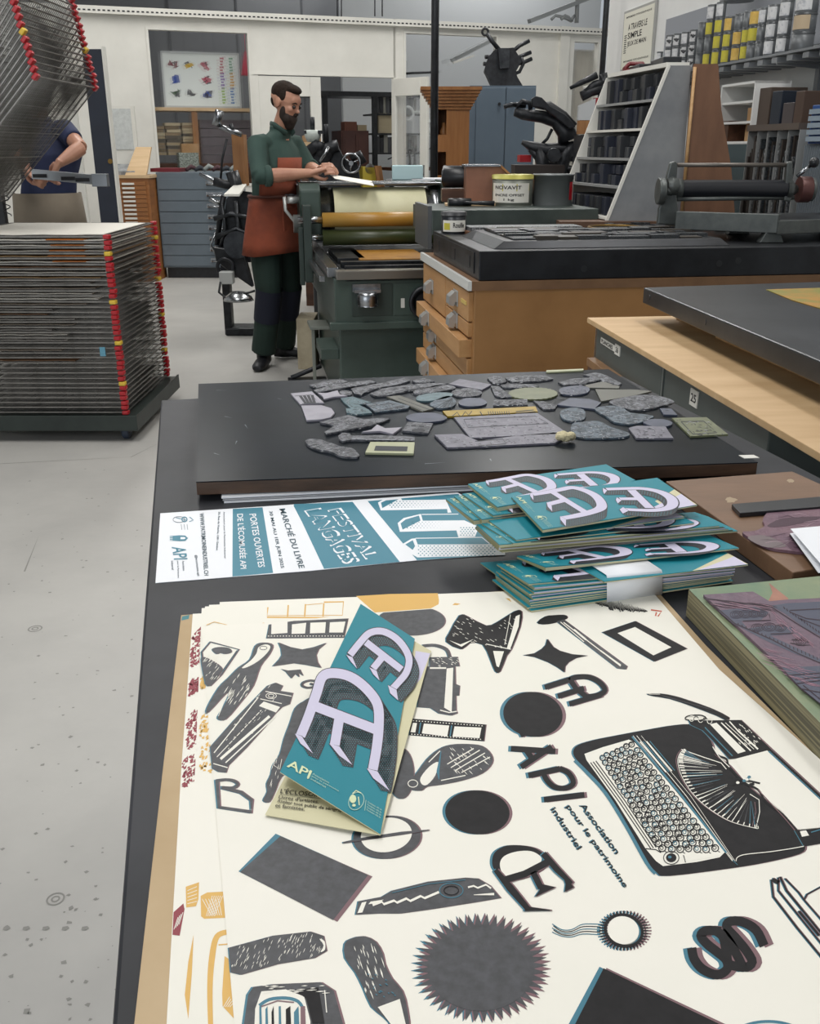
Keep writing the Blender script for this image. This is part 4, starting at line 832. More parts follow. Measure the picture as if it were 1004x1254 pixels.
def person(label, J, shirtm, pantm, hairm, yaw, hf, shoes=None, apron=None, armfold=None):
    g = J['ground']; t = thing('person', label, 'person', g)
    W = {k: (wp(*v) if not isinstance(v, Vector) else v) for k, v in J.items() if k[:2] in ('he', 'ne', 'sh', 'el', 'wr', 'hi', 'kn', 'an')}
    b = MB(); hc = W['head']; P, M, E = headmesh(b, hc, hf, (0, 0, 1))
    nb = W['neck']; b.tube([nb + Vector((0, 0, -.06)), nb, hc + Vector((0, 0, -.05))], [.06, .055, .055], 0, 12)
    cs = (W['shR'] + W['shL']) / 2; hp = (W['hipR'] + W['hipL']) / 2
    mid = cs.lerp(hp, .55)
    lv = [(hp + Vector((0, 0, -.06)), .14, .09, yaw), (hp + Vector((0, 0, .06)), .15, .1, yaw), (mid, .13, .09, yaw), (cs + Vector((0, 0, -.12)), .16, .1, yaw), (cs + Vector((0, 0, -.02)), .15, .075, yaw), (cs + Vector((0, 0, .03)), .08, .06, yaw)]
    loft(b, lv)
    for sd in 'RL':
        b.tube([W['sh' + sd], W['el' + sd]], [.05, .042], 0, 12); b.tube([W['el' + sd], W['el' + sd].lerp(W['wr' + sd], .35), W['wr' + sd]], [.043, .044, .027], 0, 12)
        b.tube([W['hip' + sd], W['kn' + sd], W['an' + sd], W['an' + sd] + Vector((0, 0, -.03))], [.085, .055, .04, .035], 0, 12)
        d, n, c = J['h' + sd]; hand(b, W['wr' + sd], d, n, c, 1.08)
    body = finish(b, 'body', SKIN, t, .0055, 3)
    # shirt
    b = MB(); lv = [(hp + Vector((0, 0, .02)), .17, .115, yaw), (hp + Vector((0, 0, .1)), .17, .12, yaw), (mid, .165, .12, yaw), (cs + Vector((0, 0, -.13)), .19, .13, yaw), (cs + Vector((0, 0, -.03)), .18, .1, yaw), (cs + Vector((0, 0, .025)), .12, .08, yaw), (nb + Vector((0, 0, -.0)), .065, .065, yaw), (nb + Vector((0, 0, .03)), .068, .066, yaw)]
    loft(b, lv)
    for sd in 'RL':
        e = W['el' + sd]; q = J.get('sleeve' + sd, 1.0); en = W['sh' + sd].lerp(e, q)
        b.tube([cs.lerp(W['sh' + sd], .6), W['sh' + sd], W['sh' + sd].lerp(en, .5), en], [.066, .068, .062, .058], 0, 14)
        if q >= 1: f2 = e.lerp(W['wr' + sd], .16); b.tube([W['sh' + sd].lerp(e, .8), e, f2], [.056, .056, .055], 0, 14)
    sh = finish(b, 'shirt', shirtm, t, .008, 3)
    if J.get('collar'):
        b = MB(); 
        f3 = Matrix.Rotation(yaw, 3, 'Z')
        for sd in (-1, 1): b.tube([nb + f3 @ Vector((-.06, .02 * sd, .04)), nb + f3 @ Vector((.02, .066 * sd, .03)), nb + f3 @ Vector((.085, .03 * sd, -.02))], [(.008, .018), (.009, .02), (.006, .02)], 0, 8)
        b.build('collar', shirtm, sh, world=True)
        for sd in 'RL':
            e = W['el' + sd]; f2 = e.lerp(W['wr' + sd], .17); b = MB(); b.tube([e.lerp(f2, .45), f2, f2 + (f2 - e) * .25], [.062, .064, .056], 0, 14); b.build('cuff', shirtm, sh, world=True)
    # trousers
    b = MB(); loft(b, [(hp + Vector((0, 0, -.1)), .15, .11, yaw), (hp + Vector((0, 0, .0)), .175, .12, yaw), (hp + Vector((0, 0, .1)), .165, .115, yaw)])
    for sd in 'RL': b.tube([W['hip' + sd], W['hip' + sd].lerp(W['kn' + sd], .5), W['kn' + sd], W['kn' + sd].lerp(W['an' + sd], .6), W['an' + sd] + Vector((0, 0, .01))], [.105, .1, .085, .082, .086], 0, 14)
    tr = finish(b, 'trousers', pantm, t, .009, 3)
    # shoes
    for sd in 'RL':
        an = W['an' + sd]; toe = Vector(J['toe' + sd]).normalized(); b = MB(); c = Vector((an.x, an.y, 0)); s_ = Vector((-toe.y, toe.x, 0))
        b.tube([c - toe * .07 + Vector((0, 0, .045)), c - toe * .02 + Vector((0, 0, .05)), c + toe * .07 + Vector((0, 0, .04)), c + toe * .15 + Vector((0, 0, .03)), c + toe * .19 + Vector((0, 0, .025))], [(.036, .036), (.042, .046), (.048, .036), (.046, .028), (.03, .018)], 0, 14)
        b.tube([c + Vector((0, 0, .04)), c + Vector((0, 0, .13))], [.05, .05], 0, 12)
        finish(b, 'shoe', mat('black shoe', '#15161a', .5), t, .006, 2)
    # hair
    b = MB(); i0 = 0
    def HE(c, r):
        k0 = len(b.v); b.ball((0, 0, 0), r, 0, 16)
        for i in range(k0, len(b.v)): b.v[i] = M @ b.v[i] + P(*c)
    HE((-.022, 0, .05), (.092, .0765, .074)); HE((.028, 0, .09), (.058, .056, .028)); HE((-.058, 0, .0), (.042, .06, .05))
    for sd in (-1, 1): HE((.0, .068 * sd, .038), (.03, .01, .03))
    finish(b, 'hair', hairm, t, .006, 2)
    if J.get('beard'):
        b = MB()
        HE((.05, 0, -.082), (.05, .05, .05)); HE((.06, 0, -.11), (.036, .034, .035)); HE((.092, 0, -.04), (.01, .03, .009))
        for sd in (-1, 1): HE((.026, .058 * sd, -.05), (.02, .011, .04)); HE((.048, .042 * sd, -.075), (.036, .02, .03))
        finish(b, 'beard', mat('beard', '#1e1510', .8, c2='#2c1e16', scale=60, bump=.4, bscale=200), t, .005, 2)
    for sd in (-1, 1):
        b = MB(); k0 = 0; b.ball((0, 0, 0), .0115, 0, 12); b.xf(Matrix.Translation(P(.082, .031 * sd, -.0)));
        b.build('eye', mat('eye', '#2a2320', .2), t, world=True)
        b = MB(); b.tube([P(.088, .014 * sd, .02), P(.09, .032 * sd, .026), P(.076, .052 * sd, .018)], [.003, .0045, .002], 0, 6); b.build('eyebrow', hairm, t, world=True)
    return t, W, cs, hp, mid
HAIR = mat('dark brown hair', '#221914', .8, spec=.2, c2='#2e221b', scale=40, bump=.5, bscale=150)
SHIRT = mat('green shirt', '#364c45', .85, c2='#2c423c', scale=5, bump=.25, bscale=9)
TROU = mat('dark green trousers', '#1c3029', .85, c2='#16261f', scale=4, bump=.2, bscale=8)
yaw = math.radians(-38)
J = dict(ground=Vector((-.93, 6.6, 0)), head=(350, 126, 6.46), neck=(343, 160, 6.5), shR=(315, 177, 6.36), shL=(360, 177, 6.64), elR=(319, 216, 6.2), elL=(378, 206, 6.62), wrR=(381, 212, 6.3), wrL=(391, 209, 6.46),
         hipR=(324, 288, 6.45), hipL=(346, 288, 6.6), knR=(329, 362, 6.42), knL=(353, 358, 6.66), anR=(323, 432, 6.5), anL=(347, 423, 6.8), toeR=(-.12, -1, 0), toeL=(1, .05, 0),
         hR=((1, .15, .28), (-.1, .7, -.4), .4), hL=((1, -.45, .3), (-.1, -.5, -.7), .55), collar=True, beard=True)
man, W, cs, hp, mid = person('bearded man in green shirt and rust apron holding paper at the green press', J, SHIRT, TROU, HAIR, yaw, (.86, -.42, -.34))
# apron: bib, waist and flared skirt as one wrapped cloth, straps and knot
AP = mat('rust canvas', '#843f27', .85, c2='#572a1d', scale=3.2, bump=.3, bscale=12, lo=.42, hi=.72)
m = MB(); ctr = lambda z: Vector((cs.x + (hp.x - cs.x) * min(1.25, (cs.z - z) / (cs.z - hp.z)), cs.y + (hp.y - cs.y) * min(1.25, (cs.z - z) / (cs.z - hp.z)), z))
zw = wp(330, 242, 6.4).z; zb_ = wp(330, 311, 6.4).z; ztp = wp(350, 193, 6.4).z
loft(m, [(ctr(ztp), .185, .15, yaw), (ctr(ztp - .12), .19, .155, yaw), (ctr(zw + .1), .178, .142, yaw)], 12, 0, -34, 40, closed=False)
loft(m, [(ctr(zw + .1), .178, .142, yaw), (ctr(zw), .18, .138, yaw)], 12, 0, -75, 75, closed=False)
sk = []
for i in range(7):
    f = i / 6; z = zw + (zb_ - zw) * f; sk.append((ctr(z) + Vector((.015 * f, -.01 * f, 0)), .183 + .055 * f, .142 + .045 * f, yaw))
n = 40; vs = []
for i, (c, rx, ry, yw) in enumerate(sk):
    for j in range(n + 1):
        a = math.radians(-128 + 240 * j / n); k = 1 + .022 * (i / 6) * math.sin(j * .8); q = Vector((ry * k * math.cos(a), rx * k * math.sin(a), 0)); q.rotate(Matrix.Rotation(yw, 3, 'Z')); vs.append(c + q + Vector((0, 0, .012 * math.cos(a * 2) * (i == 6))))
m.add(vs, [(i * (n + 1) + j, i * (n + 1) + j + 1, (i + 1) * (n + 1) + j + 1, (i + 1) * (n + 1) + j) for i in range(6) for j in range(n)], 0, True)
o = m.build('apron', AP, man, world=True); s_ = o.modifiers.new('thick', 'SOLIDIFY'); s_.thickness = .006; s_.offset = 1
m = MB(); c = ctr(zw + .005); m.tube([c + Matrix.Rotation(yaw, 3, 'Z') @ Vector((.148 * math.cos(a), .192 * math.sin(a), 0)) for a in [k * math.pi / 14 for k in range(29)]], [(.004, .009)] * 29, 0, 6); m.build('waist_strap', mat('strap', '#4a2216', .7), o, world=True)
c2 = c + Matrix.Rotation(yaw, 3, 'Z') @ Vector((.16, -.01, 0)); m = MB(); m.ball(c2, (.03, .02, .02)); m.ball(c2 + Vector((.05, -.01, 0)), (.04, .016, .016)); m.ball(c2 + Vector((-.04, 0, 0)), (.035, .016, .018)); m.build('strap_knot', mat('knot', '#17171c', .6), o, world=True)
m = MB(); c3 = ctr(zw - .13) + Matrix.Rotation(yaw, 3, 'Z') @ Vector((.157, 0, 0)); m.box(c3, (.02, .16, .15), 0, yaw); m.build('pocket', AP, o, world=True, bevel=.006)
# knee patches
for k, r_ in (('knR', .09), ('knL', .09)):
    kn = W[k]; an = W['an' + k[2]]; a_ = kn + (kn - an) * .12; b_ = kn.lerp(an, .42); m = MB()
    m.tube([a_, kn, b_], [r_, r_ - .001, r_ - .003], 0, 14, cap=False); m.build('knee_patch', mat('navy cloth', '#141829', .85), man, world=True)
# second person behind the rack
YS = 6.35
J = dict(ground=wp(60, 250, YS) * 1.0, head=(42, 118, YS), neck=(50, 150, YS), shR=(38, 164, YS + .05), shL=(80, 160, YS - .05), elR=(22, 190, YS - .1), elL=(99, 181, YS - .2), wrR=(32, 206, YS - .3), wrL=(72, 200, YS - .36),
         hipR=(46, 262, YS), hipL=(76, 262, YS), knR=(48, 330, YS), knL=(76, 330, YS), anR=(50, 400, YS), anL=(78, 400, YS), toeR=(.1, -1, 0), toeL=(.3, -1, 0),
         hR=((.6, -.2, -.5), (.2, 1, -.2), .6), hL=((-.45, -.1, -.75), (.3, .9, -.2), .75), sleeveR=.75, sleeveL=.55)
J['ground'] = Vector((J['ground'].x, YS, 0))
for s_ in 'RL':
    p = wp(*J['an' + s_]); J['an' + s_] = Vector((p.x, YS, .09)); p = wp(*J['kn' + s_]); J['kn' + s_] = Vector((p.x, YS - .02, .52))
    p = wp(*J['hip' + s_]); J['hip' + s_] = Vector((p.x, YS, .98))
man2, W2, cs2, hp2, mid2 = person('person in navy shirt half hidden behind the drying rack, holding a silver bar', J, mat('navy shirt', '#1b2340', .8, c2='#232c4d', scale=5), mat('khaki trousers', '#6f6656', .85), HAIR, math.radians(-70), (.2, -.9, -.35))
m = MB(); loft(m, [(Vector((hp2.x, hp2.y, 1.14)), .2, .15, math.radians(-70)), (Vector((hp2.x, hp2.y, .95)), .215, .16, math.radians(-70)), (Vector((hp2.x, hp2.y, .6)), .235, .175, math.radians(-70))], 24, 0, -110, 110, closed=False)
o = m.build('apron', mat('taupe canvas', '#756b5d', .85, c2='#685f52', scale=4), man2, world=True); s_ = o.modifiers.new('thick', 'SOLIDIFY'); s_.thickness = .006
a = wp(40, 213, YS - .42); b = wp(127, 221, YS - .5)
t = thing('silver_bar', 'long silver aluminium bar held behind the drying rack', 'bar', (a + b) / 2)
d = (b - a); m = MB(); m.tube([a, b], [(.02, .038)] * 2, 0, 4, sm=False); m.build('profile', mat('silver alu', '#b4b9bf', .3, .8), t, world=True, bevel=.003)
for f in (.12, .52, .72):
    p = a.lerp(b, f) + Vector((0, -.022, -.006)); m = MB(); m.box(p, (.08, .012, .02)); m.build('clip', BLACK, t, world=True)
p = b + Vector((.0, 0, 0)); m = MB(); m.box(p - d.normalized() * .02, (.09, .05, .07)); m.build('end_block', mat('alu block', '#8f9499', .35, .7), t, world=True, bevel=.003)
# ================================================================ wooden cabinet with slab (middle)
KY = math.radians(8.8); K0 = Vector((.236, 3.77, 0))
def kl(p): return (Matrix.Translation(K0) @ Matrix.Rotation(KY, 4, 'Z')).inverted() @ p
def kw(x, y, z): return (Matrix.Translation(K0) @ Matrix.Rotation(KY, 4, 'Z')) @ Vector((x, y, z))
t = thing('drawer_cabinet', 'large honey-coloured wooden cabinet with metal-handled drawers under the black slab', 'cabinet', K0, KY)
HON = mat('honey wood', '#9d7346', .5, c2='#886138', scale=2.2, bump=.05, bscale=10, detail=8)
LHON = mat('pale drawer wood', '#b98e5e', .5, c2='#a97d4e', scale=3, stretch=(5, 1, 5), detail=8)
m = MB(); m.b2(.015, 0, .06, 1.75, 1.12, .905); m.build('carcass', HON, t, bevel=.004)
m = MB(); m.b2(.05, .04, 0, 1.7, 1.05, .06); m.build('plinth', DWOOD, t)
m = MB(); m.b2(.002, -.004, .885, 1.75, 1.12, .92, 0); m.b2(-.012, -.004, .885, .002, 1.13, .921, 1); m.build('top_board', [mat('dusty board', '#77583c', .7, c2='#694c33', scale=8), mat('white edging', '#c9cac6', .5)], t)
m = MB(); m.b2(.012, -.01, .1, .1, .0, .1) if False else None
def cup(par, y, z):   # card-frame pull on the drawer side (faces -x)
    m = MB(); m.prismY([(-.0, z + .028), (-.012, z + .03), (-.034, z + .012), (-.036, z - .02), (-.018, z - .024), (-.012, z - .005), (-.0, z - .008)], y - .038, y + .038); m.b2(-.004, y - .045, z - .028, .0, y + .045, z + .036)
    m.build('cup_handle', mat('pale nickel', '#b8b9b8', .3, .6), par, bevel=.002)
def drawer(y0, y1, z0, z1, out=0, hy=None):
    m = MB(); m.b2(-.003 - out, y0, z0, .02, y1, z1); 
    d_ = m.build('drawer', LHON, t, bevel=.003); 
    for yy in (hy or [(y0 + y1) / 2]):
        n0 = len(COL.objects); cup(d_, yy, (z0 + z1) / 2); c = COL.objects[-1]
    for k in KIDS(d_): k.location.x = -.003 - out
drawer(.03, .5, .76, .875, 0, [.27]); drawer(.52, 1.09, .7, .875, 0, [.85]); drawer(.03, .5, .7, .755, 0, [.27])
zz = .69
for k in range(8):
    h_ = .078; drawer(.03, 1.09, zz - h_ + .006, zz, .035 if k in (0, 3) else 0, [.76]); zz -= h_
m = MB(); m.b2(-.006, .06, .82, -.002, .16, .835); m.build('label', mat('straw label', '#c7ae61', .6), t)
m = MB(); 
# black composing slab
t = thing('imposing_slab', 'thick black steel composing slab lying on the wooden cabinet', 'slab', kw(.03, .0, .921), KY)
SLAB = mat('slab black', '#232427', .35, .5, c2='#303236', scale=7, bump=.06, bscale=20)
m = MB(); m.b2(0, 0, 0, 1.72, 1.0, .112); m.build('slab', SLAB, t, bevel=.004)
m = MB(); m.b2(-.004, .08, .02, .0, .98, .1); m.build('side_plate', DSTEEL, t)
for yy in (.15, .45, .82): m = MB(); m.b2(-.006, yy, .035, -.003, yy + .07, .08); m.build('slot', BLACK, t)
for (x, z) in ((.98, .05), (1.06, .06), (1.6, .055), (1.68, .06), (.42, .04)):
    m = MB(); m.cyl((x, -.0015, z), (x, .01, z), .013, n=14); m.build('bolt_hole', BLACK, t)
SZ = .921 + .1125
def sp(x, y, z=SZ): return Z(x, y, z)
# bevelled chase (forme tray) on the slab
t = thing('chase', 'dark steel chase full of locked-up type on the left of the slab', 'chase', kw(.1, .06, SZ + .0), KY)
m = MB(); L_, D_ = .98, .62; h_ = .028
m.hexa([(0, 0, 0), (L_, 0, 0), (L_, D_, 0), (0, D_, 0), (.05, .03, h_), (L_ - .03, .03, h_), (L_ - .03, D_ - .03, h_), (.05, D_ - .03, h_)]); m.build('frame', SLAB, t, bevel=.003)
R.seed(77)
TYP = [mat('type lead', '#55585b', .35, .7, c2='#2b2c2e', scale=220, bump=.6, bscale=300), mat('type dark', '#2c2d30', .4, .5, c2='#77797c', scale=260, lo=.5, hi=.6), mat('type wood', '#3b3630', .5)]
y = .05
while y < D_ - .08:
    x = .09; dy = R.uniform(.03, .07)
    while x < L_ - .1:
        dx = R.uniform(.04, .2); m = MB(); m.b2(x, y, h_, min(x + dx, L_ - .05), y + dy - .004, h_ + R.uniform(.004, .016)); m.build('type_block', TYP[R.randrange(3)], t); x += dx + .004
    y += dy
# small formes right of it
for i, (px, py, w_, d_, lb) in enumerate(((770, 293, .36, .17, 'dark flat forme on the slab just right of the type chase'), (790, 283, .3, .14, 'second flat forme behind the first on the slab'), (742, 281, .26, .08, 'small steel forme on the slab behind the chase end'))):
    p = sp(px, py); t = thing('type_forme', lb, 'forme', p, KY + .05 * i)
    m = MB(); m.b2(0, 0, 0, w_, d_, .018); m.build('base', SLAB, t, bevel=.002)
    for k in range(5): m = MB(); m.b2(.02 + k * w_ / 5.6, .02, .018, .02 + (k + .8) * w_ / 5.6, d_ - .02, .018 + R.uniform(.002, .01)); m.build('type_block', TYP[k % 3], t)
m = MB(); p = sp(735, 291); m.box(p + Vector((0, 0, .031)), (.06, .012, .006), 0, .3); m.box(p + Vector((-.03, .0, .031)), (.015, .03, .006), 0, .3); 
tag(m.build('quoin_key', STEEL, world=True, loc=p + Vector((0, 0, .028))), 'small bright steel key lying near the right end of the chase', 'key')
# boards behind the chase
t = thing('type_galley', 'long shallow galley filled with small metal type behind the chase', 'galley', kw(.14, .72, SZ), KY)
m = MB(); m.b2(0, 0, 0, .55, .16, .015); m.build('tray', mat('copper tray', '#8a6248', .5, .4), t); m = MB(); m.b2(.01, .01, .015, .54, .15, .032); m.build('type', mat('small type', '#4d5052', .4, .6, c2='#8e9192', scale=160, lo=.45, hi=.55, bump=.6, bscale=200), t)
p = kw(.86, .78, SZ); t = thing('round_dish', 'shallow round metal dish with brass rim behind the chase', 'dish', p)
m = MB(); m.lathe([(.1, 0), (.13, .02), (.125, .02), (.1, .008), (.001, .008)], (0, 0, 0), cap=False, n=28); m.build('dish', STEEL, t); m = MB(); m.ring((0, 0, .021), .128, .005); m.build('rim', mat('brass', '#8f7434', .3, .9), t)
# ink tin with handwritten label, front left of the slab
p = kw(.13, .93, SZ - .0); t = thing('ink_tin', 'small dark tin with white and yellow handwritten label at the slab\'s left end', 'tin', (p.x - .02, p.y - .1, SZ))
m = MB(); m.lathe([(.055, 0), (.057, .004), (.057, .086)], n=24); m.build('body', mat('dark tin', '#23262b', .35, .4), t); m = MB(); m.lathe([(.06, .08), (.06, .095), (.05, .097)], n=24); m.build('lid', BLKM, t)
def curved_label(t, r, z0, z1, a0, a1, mt, n=10, txt=None, tm=None, tz=None, th=None, yel=None):
    m = MB(); vs = []
    for j in range(n + 1):
        an = math.radians(a0 + (a1 - a0) * j / n); vs += [(r * math.cos(an), r * math.sin(an), z0), (r * math.cos(an), r * math.sin(an), z1)]
    m.add(vs, [(2 * j, 2 * j + 2, 2 * j + 3, 2 * j + 1) for j in range(n)], 0, True); mats = [mt]
    if yel:
        vs = []; 
        for j in range(4):
            an = math.radians(yel[0] + (yel[1] - yel[0]) * j / 3); vs += [((r + .0004) * math.cos(an), (r + .0004) * math.sin(an), yel[2]), ((r + .0004) * math.cos(an), (r + .0004) * math.sin(an), yel[3])]
        mats.append(LC['y']); m.add(vs, [(2 * j, 2 * j + 2, 2 * j + 3, 2 * j + 1) for j in range(3)], 1, True)
    if txt:
        mats.append(INK); k_ = len(mats) - 1
        for body, b0, b1, zz, hh in txt:
            uv, fs, _ = text_mesh(body); m.add([((r + .0008) * math.cos(math.radians(b0 + (b1 - b0) * u)), (r + .0008) * math.sin(math.radians(b0 + (b1 - b0) * u)), zz + hh * v) for u, v in uv], fs, k_)
    m.build('label', mats, t)
curved_label(t, .0576, .01, .06, -150, -25, LC['w'] if False else mat('white label', '#d9d6cc', .6), txt=[('Rouille', -95, -40, .028, .022)], yel=(-142, -110, .018, .048))
# small table with tins, behind the slab
t = thing('steel_table', 'grey-green steel table behind the slab carrying two large ink tins', 'table', kw(.055, 1.19, 0), KY)
TZ = 1.115
m = MB(); m.b2(0, 0, TZ - .12, .86, .6, TZ); m.build('top', mat('grey green steel', '#3c4441', .45, .3, c2='#4a534f', scale=8), t, bevel=.004)
m = MB(); m.b2(-.02, .0, .93, 0, .4, TZ + .02); m.build('end_plate', mat('end plate grey', '#5d6062', .45, .4), t)
for x in (.45, .8):
    for y in (.03, .5): m = MB(); m.b2(x, y, 0, x + .05, y + .05, TZ - .12); m.build('leg', DSTEEL, t)
def onT(px, py, zz=TZ): return Z(px, py, zz)
dn = 5.3
p = wp(629, 252, dn); t = thing('ink_tin', 'wide ink tin with yellow and white label behind the slab', 'tin', (p.x, dn + .1, TZ)); r = .108; hh = .155
m = MB(); m.lathe([(r * .98, 0), (r, .005), (r, hh - .01)], n=32); m.build('body', mat('olive grey tin', '#6c6f66', .4, .4), t); m = MB(); m.lathe([(r * 1.03, hh - .02), (r * 1.03, hh), (r * .9, hh + .003)], n=32); m.build('lid', mat('dull yellow lid', '#a09a48', .45, .3), t)
curved_label(t, r + .0006, .018, .115, -165, -42, mat('white label', '#d9d6cc', .6), txt=[('NOVAVIT', -150, -70, .085, .018), ('ENCRE OFFSET', -150, -60, .05, .012), ('1 kg', -120, -90, .025, .014)], yel=(-165, -42, .075, .112))
p = wp(680, 251, dn); t = thing('ink_tin', 'wide plain grey ink tin with red marks right of the yellow-labelled tin', 'tin', (p.x, dn + .12, TZ)); r = .108
m = MB(); m.lathe([(r * .98, 0), (r, .005), (r, hh - .005), (r * 1.03, hh - .005), (r * 1.03, hh + .004), (r * .96, hh + .004), (r * .95, hh - .01), (.001, hh - .012)], n=32, cap=False); m.build('body', mat('mid grey tin', '#7f8282', .4, .5), t)
curved_label(t, r + .0006, .03, .12, -45, -28, RED); curved_label(t, r + .0006, .02, .13, -27, -22, mat('white label', '#d9d6cc', .6))
# brown board box + wooden tray + black roller
p = wp(597, 247, 5.55); a = wp(571, 240, 5.45); b = wp(612, 240, 5.45); z1 = wp(590, 203, 5.45).z; c = wp(640, 225, 5.9)
t = thing('slope_box', 'brown board box with a slanting side behind the tins', 'box', (a.x, 5.45, TZ + .01))
m = MB(); m.prismY([(a.x, TZ + .01), (c.x, TZ + .01), (c.x, TZ + .04), (b.x, z1 - .01), (a.x, z1)], 5.45, 5.8); m.build('body', mat('copper board', '#7a5443', .45, .2, c2='#8d6450', scale=5), t, world=True, bevel=.003)
m = MB(); m.prismY([(b.x, z1 - .008), (c.x, TZ + .045), (c.x, TZ + .058), (b.x, z1 + .005)], 5.43, 5.82); m.build('edge', OAK, t, world=True)
m = MB(); m.b2(a.x - .01, 5.44, z1 - .004, b.x, 5.8, z1 + .004); m.build('rim', STEEL, t, world=True)
m = MB(); a = wp(545, 248, 5.35); b = wp(606, 248, 5.35); m.b2(a.x, 5.32, TZ + .001, b.x, 5.44, TZ + .012); tag(m.build('wooden_board', PINE, world=True, loc=(a.x, 5.32, TZ)), 'pale wooden strip lying in front of the slope box', 'board')
a = wp(541, 222, 5.75); b = wp(572, 222, 5.75); zb_ = TZ + .06
t = thing('brayer', 'black rubber roller on a wooden rest behind the dark tin', 'roller', (a.x, 5.75, TZ))
m = MB(); m.lathe([(.03, 0), (.06, .01), (.06, b.x - a.x - .01 + .12), (.03, b.x - a.x + .12)], (a.x + .0, 5.8, zb_ + .075), ax='x', n=24); m.build('roller', BLACK, t, world=True)
m = MB(); m.b2(a.x - .0, 5.7, TZ + .001, b.x + .12, 5.9, zb_ + .01); m.build('rest', DWOOD, t, world=True, bevel=.003)
a = wp(548, 252, 5.35); t = thing('black_brayer', 'small black hand roller lying beside the pale wooden strip', 'roller', (a.x, 5.3, TZ))
m = MB(); m.cyl((a.x, 5.27, TZ + .022), (a.x + .12, 5.29, TZ + .022), .02); m.build('roller', BLACK, t, world=True); m = MB(); m.tube([(a.x + .06, 5.28, TZ + .02), (a.x + .14, 5.24, TZ + .02), (a.x + .24, 5.24, TZ + .018)], [.006, .01, .014]); m.build('handle', BLACK, t, world=True)
m = MB(); m.b2(0, 0, 0, .1, .05, .03) ; 
a = wp(497, 222, 7.0)
tag(MB().b2(-.1, 0, 0, .12, .1, .1).build('plastic_tub', mat('pale aqua tub', '#b5d0d4', .4), loc=(a.x, 7.2, 1.19), bevel=.008), 'pale aqua tub standing at the rear of the green press', 'tub')
tag(MB().b2(-.1, 0, 0, .28, .2, .012).build('paper_sheet', PAPW, loc=(a.x + .14, 7.2, 1.19)), 'white paper lying behind the green press beside the aqua tub', 'paper')
t = thing('side_table', 'narrow dark table behind the green press under the aqua tub', 'table', (a.x + .1, 7.25, 0)); m = MB(); m.b2(-.25, -.08, 1.15, .35, .3, 1.19); m.build('top', BLACK, t)
for x in (-.22, .3):
    for y in (-.05, .24): m = MB(); m.b2(x, y, 0, x + .03, y + .03, 1.15); m.build('leg', BLACK, t)
# ================================================================ slanted furniture rack
YR = 4.98
def rw(x, y, Y=YR): return Yd(x, y, Y)
FL = rw(745, 270); zt_ = rw(860, 81).z; zb_ = FL.z
# local frame: side panel plane faces the camera; shelves face left (-x) and away
t = thing('furniture_rack', 'slanted rack with a grey side panel and shelves of black spacing blocks', 'rack', (FL.x, YR, SZ + .001))
A = rw(745, 270); B = rw(821, 81); D_ = rw(893, 268)
m = MB(); m.b2(A.x - .25, YR - .05, SZ + .001, D_.x, YR + .8, zb_ - .002)
tag(m.build('plinth_board', mat('brown plinth', '#5f4534', .6), world=True, loc=(A.x, YR, SZ)), 'low brown board under the slanted rack on the slab', 'board')
t.location = (FL.x, YR, zb_); MW[t.name] = Matrix.Translation(t.location)
CONC = mat('patchy grey paint', '#87898a', .6, c2='#75777a', scale=5, bump=.05, bscale=30, detail=9)
C2 = rw(846 + 6, 81); D2 = rw(832, 268)
m = MB(); m.prismY([(A.x, A.z), (D2.x - .0, A.z), (rw(845, 81).x, B.z), (B.x, B.z)], YR, YR + .02); m.build('side_panel', CONC, t, world=True, bevel=.003)
m = MB(); e = .014; dx = (B - A); m.prismY([(A.x - e, A.z), (A.x, A.z), (B.x, B.z), (B.x - e, B.z)], YR - .003, YR + .024); m.build('edge_trim', WHITE, t, world=True)
# shelves run back-left: from the front panel towards far panel
FARY = YR + .77; XB = lambda y: rw(838, 170).x + (y - YR) * -.18
def shx(z, y):   # front edge x of the shelf stack at height z and depth y
    f = (z - A.z) / (B.z - A.z); return A.x + (B.x - A.x) * f + (y - YR) * (-.18)
levels = [rw(780, yy).z for yy in (262, 233, 201, 166, 132)]
zs_ = [zb_ + .003] + [rw(x, y).z for x, y in ((759, 231.5), (772, 197), (788, 160), (802, 124), (821, 81.5))]
for i, z in enumerate(zs_):
    m = MB(); y0, y1 = YR + .02, FARY
    p = [(shx(z, y0) - .01, y0), (XB(y0), y0), (XB(y1), y1), (shx(z, y1) - .01, y1)]
    m.prism(p, z, z + (.012 if i < 5 else .02), 0); m.build('shelf', WHITE if i in (0, 3, 5) else mat('shelf dusty', '#8f908f', .5), t, world=True)
m = MB(); yb0, yb1 = YR + .02, FARY
m.prism([(XB(yb0), yb0), (XB(yb0) + .012, yb0), (XB(yb1) + .012, yb1), (XB(yb1), yb1)], zb_, zs_[5]); m.build('back_panel', CONC, t, world=True)
m = MB(); m.prismY([(shx(zb_, FARY) - .014, zb_), (XB(FARY), zb_), (XB(FARY), zs_[5]), (shx(zs_[5], FARY) - .014, zs_[5])], FARY, FARY + .02); m.build('side_panel', WHITE, t, world=True)
R.seed(50)
BB = [mat('block black', '#26282b', .5), mat('block charcoal', '#33363a', .5), mat('block blueblack', '#1d2230', .5)]
SHN = ['bottom', 'second', 'third', 'fourth', 'top']
